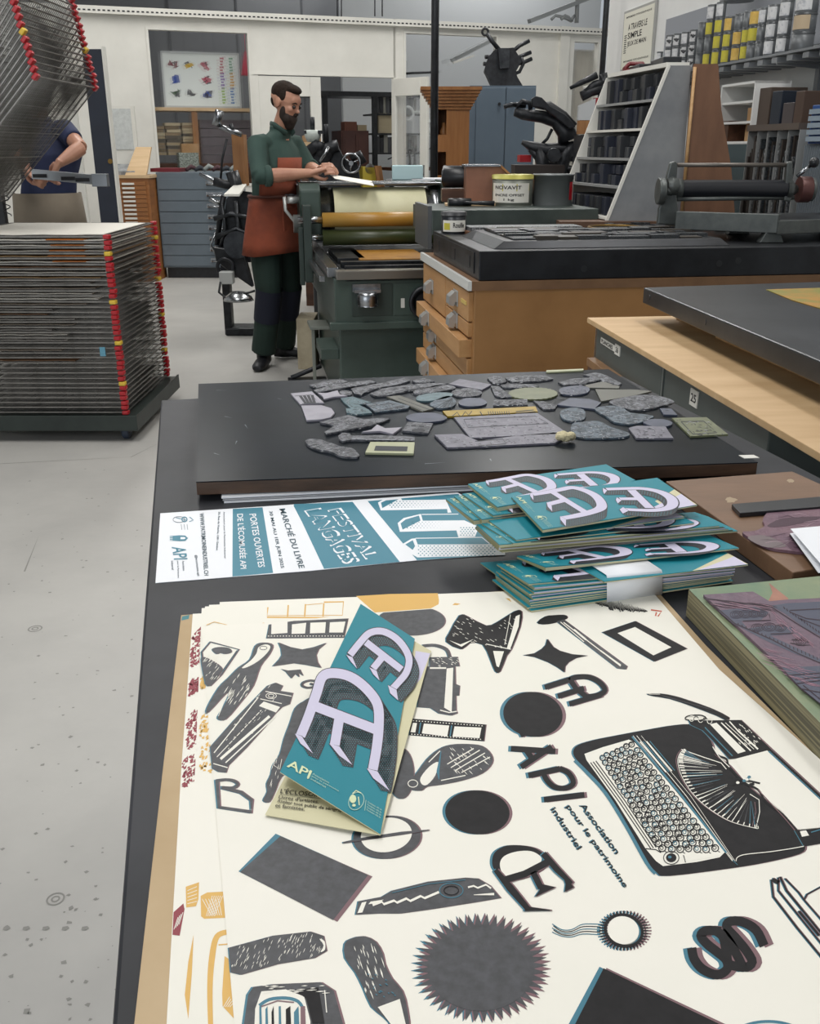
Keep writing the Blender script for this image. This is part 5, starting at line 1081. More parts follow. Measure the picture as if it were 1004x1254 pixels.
for i in range(5):
    z0, z1 = zs_[i] + .013, zs_[i + 1]; y = YR + .03; k = 0
    while y < FARY - .06:
        dy = R.uniform(.075, .115); full = R.random() < .55; hm = (z1 - z0) * (.86 if i < 4 else .88)
        segs = [hm] if full else [hm * .5, hm * .47]; zz = z0
        if i == 0: segs = [hm * .8]
        for q, hh in enumerate(segs):
            x0 = shx(zz, y) + .012 + R.uniform(0, .02); m = MB(); xe = min(x0 + .2, XB(y) - .015); p = [(x0, y), (xe, y), (xe, y + dy - .006), (x0, y + dy - .006)]; m.prism(p, zz, zz + hh - .003)
            tag(m.build('spacing_block', BB[R.randrange(3)], world=True, loc=(x0, y, zz), bevel=.0025, ), 'black spacing block on the %s shelf of the slanted rack' % SHN[i], 'block', 'black spacing blocks on the %s shelf of the slanted rack' % SHN[i]); zz += hh
        y += dy; k += 1
for k, (f, w_, h_, lb) in enumerate(((.25, .09, .03, 'flat black case lying on top of the slanted rack, right'), (.62, .09, .02, 'dark flat box lying in the middle on top of the slanted rack'))):
    y = YR + (FARY - YR) * f; m = MB(); x = shx(zs_[5], y) + .02; m.b2(x, y - .1, zs_[5] + .021, x + w_, y + .16, zs_[5] + .021 + h_); tag(m.build('flat_case', BLACK, world=True, loc=(x, y, zs_[5] + .021), bevel=.003), lb, 'case')
y = YR + .62; x = shx(zs_[5], y) + .02; m = MB(); m.tube([(x, y, zs_[5] + .03), (x + .03, y + .02, zs_[5] + .06), (x + .1, y + .02, zs_[5] + .06), (x + .12, y, zs_[5] + .03)], .012); m.b2(x, y - .02, zs_[5] + .0215, x + .13, y + .05, zs_[5] + .035); tag(m.build('stapler', mat('dark red metal', '#6a1c20', .4), world=True, loc=(x, y, zs_[5] + .021)), 'dark red stapler-like tool at the left end on top of the rack', 'tool')
# brown back boards to the right of the rack
a0, a1 = rw(838, 268), rw(846 + 0, 81)
t = thing('tall_wood_panel', 'tall brown wooden panel standing behind the roller press, right of the grey side', 'panel', (rw(870, 268).x, YR + .05, zb_))
BW = mat('russet wood', '#6c4c38', .5, c2='#7b5841', scale=3, stretch=(4, 4, 1), bump=.05, bscale=12, detail=9)
m = MB(); m.prismY([(rw(832, 262).x, zb_), (rw(898, 262).x, zb_), (rw(892, 205).x, rw(892, 205).z), (rw(880, 135).x, rw(880, 135).z), (rw(876, 80).x, rw(876, 80).z), (rw(848, 80).x, rw(848, 80).z)], YR - .03, YR - .001); m.build('panel', BW, t, world=True, bevel=.004)
m = MB(); m.tube([rw(835, 260, YR - .035), rw(851, 82, YR - .035)], .008, 0, 6); m.build('edge_strip', PLYS, t, world=True)
# ================================================================ roller proof press (right)
YV = 4.38
def vw(x, y, Y=YV): return Yd(x, y, Y)
t = thing('roller_press', 'small grey cast-iron tabletop press with a long dark roller, right of the slanted rack', 'press', (vw(820, 290).x, YV, SZ))
GC = mat('grey cast iron', '#5d615f', .4, .4, c2='#4c504f', scale=14)
def vpart(name, mt, f, bevel=.003): m = MB(); f(m); return m.build(name, mt, t, world=True, bevel=bevel)
def vpoly(pts, Y=YV): return [(vw(x, y, Y).x, vw(x, y, Y).z) for x, y in pts]
vpart('side_frame', GC, lambda m: m.prismY(vpoly(((821, 199), (828, 197), (830, 203), (828, 232), (830, 252), (832, 276), (805, 275), (807, 255), (813, 240), (817, 215))), YV, YV + .03), .006)
vpart('side_frame', GC, lambda m: m.prismY(vpoly(((966, 199), (973, 197), (974, 240), (970, 248), (962, 246))), YV + .02, YV + .05), .006)
a = vw(812, 234); vpart('knob', GC, lambda m: m.cyl((a.x - .03, YV - .02, a.z), (a.x + .0, YV - .02, a.z), .055, n=28), .004)
vpart('bearing', GC, lambda m: (m.lathe([(.03, -.02), (.04, 0), (.03, .03)], (vw(822, 228).x, YV + .0, vw(822, 228).z), ax='x', n=20), m.cyl(vw(815, 234, YV - .02), vw(830, 234, YV - .0), .016)))
a = vw(829, 202, YV + .015); b = vw(968, 202, YV + .035); vpart('tie_rod', mat('brown rod', '#6f6963', .4, .6), lambda m: m.cyl(a, b, .009), 0)
a2 = vw(829, 244, YV + .015); b2_ = vw(972, 242, YV + .035); vpart('tie_rod', GC, lambda m: m.cyl(a2, b2_, .009), 0)
c = vw(834, 232, YV + .05); d = vw(962, 232, YV + .05); L_ = d.x - c.x
vpart('roller', mat('blueblack rubber', '#16181f', .35), lambda m: m.lathe([(.04, 0), (.04, L_)], (c.x, YV + .05, (c.z + d.z) / 2), ax='x', n=32), .002)
vpart('roller_end', GC, lambda m: (m.lathe([(.03, -.035), (.044, -.03), (.044, -.0)], (c.x, YV + .05, (c.z + d.z) / 2), ax='x', n=28), m.lathe([(.044, 0), (.044, .02), (.03, .03), (.016, .05)], (d.x, YV + .05, (c.z + d.z) / 2), ax='x', n=28)), 0)
e = vw(983, 232, YV + .06); vpart('end_wheel', mat('dull red iron', '#5b3a37', .4, .3), lambda m: m.cyl((e.x - .02, YV + .06, e.z), (e.x + .03, YV + .06, e.z), .055, n=26)); vpart('end_wheel', GC, lambda m: m.cyl((e.x + .03, YV + .06, e.z), (e.x + .045, YV + .06, e.z), .05, n=26))
f_ = vw(976, 216, YV + .03); g_ = vw(992, 203, YV + .03); vpart('crank', STEEL, lambda m: m.cyl(f_, g_, .008), 0); vpart('crank_knob', BLACK, lambda m: m.ball(vw(997, 199, YV + .03), .022), 0)
z0 = SZ + .03
vpart('bed', DSTEEL, lambda m: m.prism([(vw(826, 262).x, YV - .06), (vw(926, 262).x, YV - .26), (2.0, YV - .05), (2.0, YV + .25), (vw(900, 262).x, YV + .2)], SZ + .065, SZ + .09))
vpart('bed_side', GC, lambda m: m.prism([(vw(822, 262).x, YV - .075), (vw(924, 262).x, YV - .29), (vw(928, 262).x, YV - .27), (vw(826, 262).x, YV - .055)], SZ + .04, SZ + .115))
vpart('bed_side', GC, lambda m: m.prism([(vw(924, 262).x, YV - .29), (2.0, YV - .08), (2.0, YV - .05), (vw(928, 262).x, YV - .265)], SZ + .035, SZ + .09))
for x, y in ((vw(834, 262).x, YV - .08), (vw(922, 262).x, YV - .27), (1.85, YV - .1), (1.5, YV + .15)): vpart('foot', GC, lambda m: m.hexa([(x - .05, y, SZ + .001), (x + .05, y, SZ + .001), (x + .05, y + .05, SZ + .001), (x - .05, y + .05, SZ + .001), (x - .025, y, SZ + .05), (x + .025, y, SZ + .05), (x + .025, y + .05, SZ + .05), (x - .025, y + .05, SZ + .05)]))
m = MB(); a = Z(850, 258, SZ + .13); tag(MB().b2(0, 0, 0, .3, .02, .03).build('steel_bar', GC, loc=(vw(905, 250).x, YV + .3, SZ + .001), bevel=.002), 'loose grey steel bar lying behind the roller press', 'bar')
# ================================================================ right front: grey plan cabinet, plywood, steel slab
GY = math.radians(6.3); G0 = Z(731, 392, .9); G0.z = 0
def gl(x, y, z): return (Matrix.Translation(G0) @ Matrix.Rotation(GY, 4, 'Z')) @ Vector((x, y, z))
t = thing('steel_drawer_cabinet', 'grey steel drawer cabinet with paper number labels at the right, under the plywood', 'cabinet', G0, GY)
GM = mat('cabinet grey green', '#515957', .4, .2, c2='#4a5250', scale=6)
m = MB(); m.b2(.0, -.58, .68, 1.2, -.005, .885); m.b2(0, -1.18, .68, 1.2, -.6, .885); m.b2(.004, -1.9, 0, 1.2, .0, .66); m.build('body', GM, t, bevel=.003)
m = MB(); m.b2(-.002, -.005, .6, .0, .0, .885); m.build('corner_trim', STEEL, t)
m = MB(); m.b2(-.003, -.6, .64, .02, -.59, .885); m.build('divider', mat('divider steel', '#6d7472', .4, .4), t)
for y0, y1, o_ in ((-.44, -.01, .028), (-1.02, -.52, .012)):
    m = MB(); m.b2(-o_, y0, .76, .3, y1, .785); d_ = m.build('drawer', mat('drawer oak', '#8d6b48', .5, c2='#7b5a3a', scale=4, stretch=(1, 5, 5)), t, bevel=.002)
    m = MB(); m.b2(-o_ - .001, y0 + .01, .7, -o_ + .008, y1 - .02, .762); m.build('drawer_front', DWOOD, d_)
m = MB(); m.b2(-.0025, -.2, .84, -.0, -.06, .858, 0); m.b2(-.003, -.245, .835, -.0, -.2, .865, 0)
put_text(m, 'PLANCHES', (-.0035, -.07, .843), (0, -.11, 0), (0, 0, .012), 1); put_text(m, '26', (-.0036, -.21, .842), (0, -.024, 0), (0, 0, .016), 1); m.build('label', [WHITE, INK], t)
m = MB(); m.b2(-.003, -.825, .83, 0, -.78, .87, 0); put_text(m, '25', (-.0036, -.787, .84), (0, -.031, 0), (0, 0, .02), 1); m.build('label', [WHITE, INK], t)
o = MB().b2(-.02, -1.72, 0, 1.25, .04, .016).build('plywood_sheet', [mat('birch ply', '#c9aa80', .6, c2='#bb9a70', scale=2.5, stretch=(1, 6, 1), detail=9)], loc=gl(0, 0, .886), rz=GY, bevel=.002); tag(o, 'pale plywood sheet lying on the grey drawer cabinet at the right', 'board')
for i, (x, y, w_, d_, h_, lb) in enumerate(((.245, -.30, .06, .28, .045, 'short pale wood block under the far corner of the right steel slab'), (.235, -2.4, .09, 2.05, .035, 'long wooden beam lying under the left edge of the right steel slab'))):
    tag(MB().b2(0, 0, 0, w_, d_, h_).build('wood_beam', PLYS, loc=gl(x, y, .903), rz=GY, bevel=.002), lb, 'beam')
tag(MB().b2(0, 0, 0, .09, .5, .05).build('wood_beam', PLYS, loc=gl(.9, -.8, .903), rz=GY), 'wooden beam hidden deeper under the right steel slab', 'beam')
a = Z(788, 352, 1.0); b = Z(1004, 442, 1.0); c = Z(1004, 345, 1.0)
ang = math.atan2(a.x - b.x, b.y - a.y) ; dB = (b - a).normalized(); dC = (c - a).normalized()
P = [a, a + dC * 1.3, a + dC * 1.3 + dB * 2.2, a + dB * 2.2]
t = thing('steel_slab', 'large dark steel slab resting on beams over the plywood at the right', 'slab', (a.x, a.y, .955))
m = MB(); m.prism([(p.x, p.y) for p in P], .953, 1.0); m.build('slab', mat('slab grey', '#46484b', .38, .6, c2='#3a3c3f', scale=4, bump=.04, bscale=15), t, world=True, bevel=.004)
for f in (.06, .5): p = a + dB * f; n_ = Vector((dB.y, -dB.x, 0)); n_ = n_ if n_.x < 0 else -n_; m = MB(); m.cyl(p + n_ * .0015 + Vector((0, 0, -.022)), p - n_ * .01 + Vector((0, 0, -.022)), .008, n=12); m.build('bolt_hole', BLACK, t, world=True)
q = [Z(938, 355, 1.001), Z(1004, 353, 1.001), Z(1080, 372, 1.001), Z(1080, 405, 1.001), Z(1004, 378, 1.001), Z(970, 368, 1.001)]
m = MB(); m.prism([(p.x, p.y) for p in q], 1.0005, 1.0025, 0); tag(m.build('orange_print', mat('orange print', '#a8792c', .5, c2='#7f7a33', scale=9, lo=.4, hi=.6), world=True, loc=q[0]), 'orange and green print lying on the right steel slab', 'print')
# ================================================================ black work table
TT = .92
TY = math.radians(9.0)
TLp, BLp = Z(197, 490, TT), Z(137, 1254, TT); R1 = Z(956, 560, TT)
dv = (BLp - TLp).normalized(); ang = math.atan2(-dv.x, dv.y) + math.pi  # table axis
e1 = Vector((-dv.y, dv.x, 0)); e1 = e1 if e1.x > 0 else -e1
wT = (R1 - TLp).dot(e1)
TM = Matrix.Translation((TLp.x, TLp.y, 0)) @ Matrix((( e1.x, -dv.x, 0), (e1.y, -dv.y, 0), (0, 0, 1))).to_4x4()
t = thing('work_table', 'black-topped work table in the foreground covered with prints and boards', 'table', (TLp.x, TLp.y, 0), math.atan2(e1.y, e1.x))
TOP = mat('black laminate', '#2a2b2e', .45, c2='#3a3b3f', scale=5, detail=10, spec=.15)
MB().b2(0, -2.0, TT - .03, wT, .0, TT).build('table_top', TOP, t, bevel=.003)
for x in (.04, wT - .1):
    for y in (-1.94, -.1): MB().b2(x, y, 0, x + .06, y + .06, TT - .03).build('leg', DSTEEL, t)
MB().b2(.05, -1.92, TT - .11, wT - .05, -.06, TT - .03).build('frame', DSTEEL, t)
def T(x, y, z=TT): return Z(x, y, z)
# papers beneath the board
q = [T(274, 612, TT + .006), T(590, 596, TT + .006), T(905, 566, TT + .006), T(720, 480, TT + .006), T(282, 500, TT + .006)]
for k in range(3):
    z = TT + .0005 + k * .0028; m = MB(); m.prism([(p.x - .002 * k, p.y + .002 * k) for p in q], z, z + .0018); tag(m.build('poster_sheet', [PAPW, mat('grey sheet', '#a3a4a8', .6), PAPW][k], world=True, loc=(q[0].x, q[0].y, z)), 'white poster sheet, %s of three under the big black board' % ['bottom', 'middle', 'top'][k], 'paper')
# big black board
BT = .95; q = [T(240, 590, BT), T(928, 566, BT), T(745, 452, BT), T(243, 470, BT)]
t = thing('display_board', 'large black-faced plywood board covered with cut lino blocks', 'board', (q[0].x, q[0].y, .929))
m = MB(); m.prism([(p.x, p.y) for p in q], .9295, .9485); m.build('core', wood('ply core', '#5c4433', '#3a2a20', 'x', 30), t, world=True, bevel=.001)
m = MB(); m.prism([(p.x, p.y) for p in q], .9485, BT); m.build('face', mat('polished black board', '#10151a', .28, c2='#1a1f26', scale=6, detail=9, spec=.07), t, world=True)
m = MB()
for (x, y, l, a) in ((262, 555, 8, .3), (275, 510, 10, .2), (300, 520, 6, 1), (340, 488, 7, .2), (265, 478, 14, 0), (420, 560, 10, 0), (520, 568, 26, -.06), (600, 562, 4, 1), (290, 540, 5, 2)):
    p = T(x, y, BT); r_ = T(x + l * math.cos(a), y + l * math.sin(a), BT); d = (r_ - p).normalized(); n_ = Vector((-d.y, d.x, 0)) * .0012; up = Vector((0, 0, .0002)); m.face([p + up - n_, r_ + up, p + up + n_])
m.build('scratches', mat('scratch', '#7d848a', .6), t, world=True)
m = MB(); p = T(919, 560, BT); m.prism([(p.x - .012, p.y - .008), (p.x + .012, p.y - .005), (p.x + .008, p.y + .01), (p.x - .016, p.y + .008)], BT, BT + .001); m.build('corner_chip', WHITE, t, world=True)
MB().b2(0, 0, 0, .55, .006, .006).build('edge_strip', DSTEEL, None, loc=(0, 0, 0)) if False else None
# ---- cut lino blocks: outline traced on the board's plane, 3-4 mm thick, relief lines on top
LB_ = .0035
LINO = {'l': mat('lilac lino', '#76747f', .5, c2='#62616c', scale=60), 'g': mat('grey lino', '#6c6e74', .5, c2='#3a3c42', scale=90, lo=.42, hi=.58, bump=.5, bscale=160), 'b': mat('blue grey lino', '#5b6974', .5, c2='#3a444d', scale=70, lo=.42, hi=.6, bump=.4, bscale=160), 's': mat('slate lino', '#4b5163', .5, c2='#3f4555', scale=20), 'o': mat('olive lino', '#6f7355', .5, c2='#60654a', scale=20), 't': mat('teal lino', '#62797f', .5, c2='#495f66', scale=60), 'y': mat('yellow block', '#a58a26', .5, c2='#8f761d', scale=25), 'p': mat('pale lilac', '#a09da6', .5, c2='#918e98', scale=20), 'd': mat('drab lino', '#62625a', .55), 'c': mat('cream green', '#a9ab8b', .5)}
DARKL = mat('cut groove', '#33353a', .7); LITE = mat('raised ridge', '#8b8e95', .45)
o1 = lambda p: (340 + p[0] / 5.02, 450 + p[1] / 5.02)
o2 = lambda p: (520 + p[0] / 5.02, 450 + p[1] / 5.02)
o3 = lambda p: (700 + p[0] / 4.183, 450 + p[1] / 4.183)
def lino(fn, pts, c, label, sp_=0, lines=(), holes=(), dl=None, n=3, th=LB_, hatch=0, rag=0):
    P = spline(pts, n) if sp_ else pts
    if rag: P = [(x + R.uniform(-rag, rag), y + R.uniform(-rag * .5, rag * .5)) for x, y in spline(pts, 3)]
    Q = [T(*fn(p), BT) for p in P]; c0 = sum(Q, Vector()) / len(Q)
    t = thing('lino_block', label, 'block', (c0.x, c0.y, BT))
    m = MB(); m.prism([(p.x, p.y) for p in Q], BT + .0002, BT + th, 0)
    top = BT + th
    art = Art(m, lambda x, y, h: (lambda p: Vector((p.x, p.y, top + h * .0001)))(T(*fn((x, y)), top)))
    for k, L_ in enumerate(lines): art.stroke(L_[0], L_[1], 1 if len(L_) < 3 else L_[2], 2 + k % 3)
    for hh in holes: art.poly(hh, 1, 2)
    if hatch:
        xs = [p[0] for p in P]; ys = [p[1] for p in P]; x0, x1, y0, y1 = min(xs), max(xs), min(ys), max(ys)
        def inside(x, y):
            c_ = False; j = len(P) - 1
            for i in range(len(P)):
                if (P[i][1] > y) != (P[j][1] > y) and x < (P[j][0] - P[i][0]) * (y - P[i][1]) / (P[j][1] - P[i][1] + 1e-9) + P[i][0]: c_ = not c_
                j = i
            return c_
        for _ in range(int(hatch * 2.4)):
            x = R.uniform(x0, x1); y = R.uniform(y0, y1); a = R.choice([.1, .3, -.3, 1.2]); l = R.uniform(6, 26); x2, y2 = x + l * math.cos(a), y + l * .5 * math.sin(a)
            if inside(x, y) and inside(x2, y2): art.stroke([(x, y), ((x + x2) / 2 + 2, (y + y2) / 2 - 2), (x2, y2)], [1, 3.2, 1], R.choice([1, 1, 2]), 3)
    m.build('relief', [LINO[c], DARKL, LITE], t, world=True)
    return t
R.seed(8)
lino(o1, [(80, 170), (210, 158), (285, 228), (140, 238)], 'p', 'pale block with four barred windows at the board\'s left', lines=[([(105, 176), (205, 168), (255, 218), (150, 224)], 3)], holes=[[(130 + k * 24, 176 - k * 2), (148 + k * 24, 175 - k * 2), (182 + k * 18, 222 - k), (164 + k * 18, 223 - k)] for k in range(4)])
lino(o1, [(145, 245), (270, 243), (330, 262), (350, 290), (325, 318), (270, 330), (178, 336)], 'p', 'pale plain D-shaped block near the board\'s left')
lino(o1, [(195, 118), (280, 95), (385, 82), (432, 98), (340, 118), (240, 135)], 'g', 'grey rectangular textured block at the far left of the pile', hatch=40)
lino(o1, [(220, 150), (350, 112), (570, 88), (605, 100), (480, 122), (330, 150), (240, 165)], 'g', 'long grey comb-shaped block behind the pale star', hatch=60, lines=[([(240, 150), (590, 96)], 3)])
lino(o1, [(245, 165), (300, 168), (368, 150), (380, 175), (430, 185), (350, 190), (285, 205), (275, 185)], 'p', 'small pale four-pointed star block with concave sides, left pile')
lino(o1, [(388, 200), (460, 190), (530, 212), (575, 225), (500, 240), (560, 270), (580, 290), (480, 300), (425, 290), (420, 262), (450, 262), (405, 222)], 't', 'blue-green spray-bottle shaped block left of the centre', hatch=45)
lino(o1, [(540, 235), (690, 212), (812, 248), (800, 262), (600, 285)], 'b', 'blue grey wide crate-shaped block left of the centre', hatch=30, lines=[([(590, 270), (780, 240)], 4), ([(560, 240), (700, 220)], 3)])
lino(o1, [(258, 348), (370, 318), (440, 303), (530, 330), (640, 322), (690, 328), (560, 372), (430, 395), (300, 422), (288, 410), (350, 368)], 'g', 'large grey pointed tailed block in the left half of the board', hatch=70, lines=[([(300, 408), (450, 378), (660, 330)], 4)])
lino(o1, [(518, 408), (575, 395), (612, 362), (660, 385), (762, 380), (708, 420), (630, 402)], 'p', 'mauve four-pointed star block in front of the tailed block')
lino(o1, [(372, 432), (400, 412), (440, 415), (450, 430), (640, 428), (842, 440), (840, 462), (640, 458), (450, 455), (400, 465), (378, 452)], 'g', 'long hammer-shaped grey block above the framed rectangle', lines=[([(455, 440), (830, 448)], 4, 2)], hatch=20)
lino(o1, [(175, 455), (240, 450), (330, 480), (420, 505), (470, 510), (500, 545), (480, 565), (400, 560), (330, 530), (250, 515), (190, 490)], 'g', 'wavy ridged grey strip at the board\'s front left', rag=6, hatch=60)
lino(o1, [(570, 470), (842, 472), (835, 542), (538, 536)], 'c', 'cream rectangular frame block at the board\'s front left', lines=[], holes=[[(602, 482), (800, 486), (795, 516), (592, 512)]])
lino(o1, [(380, 160), (410, 150), (455, 160), (450, 178), (400, 178)], 'g', 'small oval grey bit beside the pale star block', 1)
lino(o1, [(450, 140), (520, 125), (640, 105), (780, 72), (815, 90), (740, 115), (600, 140), (530, 165), (515, 180), (470, 170)], 'g', 'long grey pipe-shaped block at the far edge, third from the left', hatch=70)
lino(o1, [(570, 170), (640, 140), (790, 118), (940, 105), (1050, 108), (960, 130), (800, 152), (680, 180), (600, 186)], 'g', 'long rounded grey tool-shaped block in the far row centre', hatch=70, lines=[([(620, 168), (900, 122)], 3)])
lino(o1, [(825, 90), (900, 75), (965, 95), (900, 105), (850, 102)], 'g', 'small textured grey block at the far edge near the cabinet', hatch=20)
lino(o1, [(670, 190), (750, 182), (960, 262), (890, 282)], 'd', 'narrow taupe ladder-shaped block left of the teal oval', lines=[([(700, 192), (900, 268)], 3), ([(740, 190), (940, 262)], 3)])
lino(o2, [(-40, 185), (60, 165), (165, 168), (150, 195), (40, 215), (-45, 212)], 't', 'teal oval block in the middle of the board', 1)
lino(o2, [(30, 235), (80, 205), (150, 185), (190, 215), (180, 245), (110, 262), (60, 255)], 'b', 'shell-shaped ribbed block beside the teal oval', 1, lines=[([(170, 190), (60 + k * 26, 250 + (k % 2) * 4)], 3) for k in range(5)])
lino(o2, [(-60, 150), (30, 128), (100, 115), (170, 122), (185, 140), (100, 155), (20, 168), (-60, 172)], 'g', 'long grey leaf-shaped block behind the teal oval', 1, hatch=50)
lino(o1, [(790, 312), (850, 292), (960, 290), (1040, 318), (1000, 340), (880, 348), (810, 335)], 's', 'plain blue oval block in front of the ladder block', 1)
lino(o1, [(800, 345), (955, 355), (925, 415), (768, 400)], 'g', 'small grey square block with an oval hole', lines=[([(820, 358), (850, 360)], 8), ([(870, 362), (900, 364)], 8)], holes=[ell((865, 388), 42, 12, 16)])
lino(o2, [(148, 112), (215, 80), (412, 115), (350, 148)], 'l', 'lilac plain rectangular block in the far middle')
lino(o2, [(165, 160), (220, 140), (290, 138), (350, 160), (330, 182), (250, 192), (185, 182)], 'g', 'round fan-patterned grey block in front of the lilac rectangle', 1, lines=[([(255, 142), (190 + k * 35, 182)], 3) for k in range(4)])
lino(o2, [(210, 220), (250, 200), (340, 200), (382, 225), (350, 245), (270, 250), (220, 240)], 's', 'plain slate oval block above the yellow strip', 1)
lino(o2, [(385, 75), (420, 60), (470, 65), (505, 95), (470, 108), (420, 108)], 'g', 'small grey folded block at the far edge, centre', hatch=15)
lino(o2, [(495, 75), (560, 60), (740, 58), (790, 80), (700, 92), (540, 100)], 'g', 'wide grey machine-shaped block at the far edge right of centre', hatch=60)
lino(o2, [(405, 125), (450, 125), (540, 190), (470, 195), (430, 180)], 'g', 'grey wedge-shaped block left of the green scalloped oval', hatch=20, lines=[([(425, 130), (510, 190)], 3)])
lino(o2, [(425, 210), (630, 205), (632, 240), (420, 242)], 'g', 'grey rectangular machine block above the yellow strip', hatch=40)
P = []
for k in range(56):
    a = 2 * math.pi * k / 56; f = 1 if k % 2 else .95; P.append((665 + 155 * f * math.cos(a), 170 + 38 * f * math.sin(a)))
lino(o2, P, 'o', 'olive green scalloped oval block')
lino(o2, [(465, 118), (560, 108), (680, 115), (700, 128), (560, 135), (480, 132)], 'g', 'thin grey block just behind the green scalloped oval', hatch=20)
lino(o2, [(668, 215), (730, 218), (760, 232), (815, 240), (800, 265), (730, 268)], 'g', 'small grey key-shaped block between the green oval and the big plate', hatch=15)
lino(o2, [(825, 150), (860, 130), (950, 122), (1010, 135), (1000, 165), (930, 178), (850, 175)], 's', 'slate rounded block behind the blue rectangle', 1, hatch=16)
lino(o2, [(110, 278), (680, 250), (695, 282), (140, 312)], 'y', 'long yellow lettered strip block in the middle of the board', lines=[([(170, 300), (200, 275), (215, 300)], 5), ([(230, 300), (250, 272), (270, 295), (290, 270)], 5), ([(340, 272), (355, 298)], 6)] + [([(390 + k * 14, 270), (396 + k * 14, 294)], 4) for k in range(10)] + [([(560, 272), (670, 262)], 5), ([(560, 284), (680, 272)], 4)])
lino(o2, [(180, 318), (690, 290), (870, 410), (820, 420), (280, 445)], 'l', 'large lilac plate block with a speckled panel in the front centre', hatch=60, lines=[([(240, 320), (680, 300), (760, 345), (265, 370), (240, 320)], 3)])
lino(o2, [(60, 425), (230, 420), (330, 465), (560, 432), (800, 412), (870, 440), (800, 475), (400, 495), (140, 505)], 'l', 'long lilac triangular-ended strip along the front of the large plate', hatch=70, lines=[([(310, 455), (480, 440), (500, 470), (330, 482)], 4)])
# wax lump
p = T(692, 542, BT); t = thing('wax_lump', 'small cream wad of cotton on the front of the black board', 'wad', (p.x, p.y, BT))
m = MB(); R.seed(2)
for k in range(26): m.ball((p.x + R.uniform(-.011, .011), p.y + R.uniform(-.006, .006), BT + .009 + R.uniform(-.001, .004)), (.007, .006, .006), 0, 8)
o = m.build('wad', mat('cotton', '#d3c8a3', .95, bump=.6, bscale=300), t, world=True); r_ = o.modifiers.new('u', 'REMESH'); r_.mode = 'VOXEL'; r_.voxel_size = .0011
dsp = None
# right third of the board
lino(o3, [(120, 120), (330, 122), (410, 130), (330, 150), (150, 182)], 'd', 'drab plain triangular block right of the slate rounded one')
lino(o3, [(-10, 165), (90, 170), (150, 188), (115, 222), (-80, 200)], 's', 'plain blue-slate rectangular block in the right half')
lino(o3, [(190, 188), (250, 165), (370, 148), (470, 160), (525, 185), (460, 205), (370, 225), (290, 222)], 'g', 'grey pointed oval block with fine lines at the right', 1, hatch=50)
lino(o3, [(115, 220), (200, 205), (260, 215), (300, 240), (410, 255), (400, 272), (320, 298), (220, 290), (180, 262)], 'b', 'dark blue-grey splash-shaped block in the right half', 1, hatch=60)
lino(o3, [(450, 218), (510, 220), (540, 252), (470, 250)], 's', 'smallest square slate block near the right edge', hatch=6)
lino(o3, [(362, 288), (400, 275), (470, 275), (515, 292), (490, 310), (410, 310)], 's', 'small blue oval block near the green square frame', 1)
lino(o3, [(512, 268), (690, 264), (800, 352), (608, 362)], 'o', 'olive green square frame block with a tree print at the right', holes=[], lines=[([(560, 278), (675, 275), (745, 335), (620, 342), (560, 278)], 4)], hatch=30)
lino(o3, [(290, 320), (330, 308), (480, 312), (500, 345), (520, 372), (330, 372)], 'l', 'grey-lilac camera-shaped block in the front right', hatch=24)
lino(o3, [(0, 300), (60, 288), (140, 285), (200, 315), (290, 345), (270, 365), (120, 372), (10, 360)], 'b', 'dark blue-grey cap-shaped block in front of the splash-shaped one', 1, hatch=50)
lino(o3, [(-55, 230), (0, 215), (60, 225), (70, 260), (50, 280), (-20, 282), (-55, 262)], 'b', 'small round blue-grey block left of the splash-shaped one', 1, hatch=20)
lino(o3, [(-70, 85), (0, 65), (120, 58), (150, 70), (60, 92), (-40, 98)], 'g', 'long grey gun-shaped block at the far right edge', hatch=40)
lino(o3, [(60, 45), (130, 32), (180, 50), (255, 90), (240, 100), (180, 85), (120, 62)], 'g', 'bent grey lever-shaped block at the far right corner', hatch=30)
lino(o3, [(65, 100), (160, 80), (245, 105), (240, 115), (90, 112)], 'd', 'drab fan-shaped block near the far right corner')
lino(o3, [(-130, 22), (60, 14), (60, 22), (-130, 32)], 'c', 'thin cream strip block at the far right edge of the board')
# ================================================================ printed leaflet sheet on the table (left)
TEAL = mat('teal print', '#12808f', .5, spec=.3); TEALP = mat('poster teal', '#3a7f93', .55); CREAM = mat('cream stock', '#cfc9a4', .6); LILAC = mat('lilac stock', '#cdc8de', .6); NINK = mat('navy ink', '#141a26', .5); GREYT = mat('text grey', '#5b6570', .6); TDARK = mat('text teal dark', '#2c4a57', .6)
LOGO = mat('pale logo', '#9cc3b5', .6)
def flat(z):
    def f(x, y, h): p = Z(x, y, z); return Vector((p.x, p.y, z + h * .00009))
    return f
def artfn(tr, z): 
    g = flat(z); return lambda x, y, h: g(*tr((x, y)), h)
c5 = lambda p: (180 + p[0] / 5.02, 590 + p[1] / 5.02)
c6 = lambda p: (370 + p[0] / 4.183, 590 + p[1] / 4.183)
zt = TT + .0008
q = [T(*p) for p in ((190.4, 714.5), (380, 699.6), (510, 686.8), (612, 679.5), (640, 650), (560, 603.5), (380, 617), (196.3, 629.2))]
m = MB(); m.prism([(p.x, p.y) for p in q], TT + .0002, zt, 0)
A5, A6 = Art(m, artfn(c5, zt)), Art(m, artfn(c6, zt))
W_, T_, G_, D_2 = 0, 1, 2, 3
A5.poly([(527, 167), (710, 157), (775, 560), (525, 583)], T_, 1)
A5.poly([(900, 146), (1004, 140), (1004, 346)], T_, 1); A6.poly([(-44, 115), (258, 103), (500, 411), (112, 446)], T_, 1.2)
A6.poly([(335, 99), (800, 62), (1040, 372), (588, 402)], T_, 1)
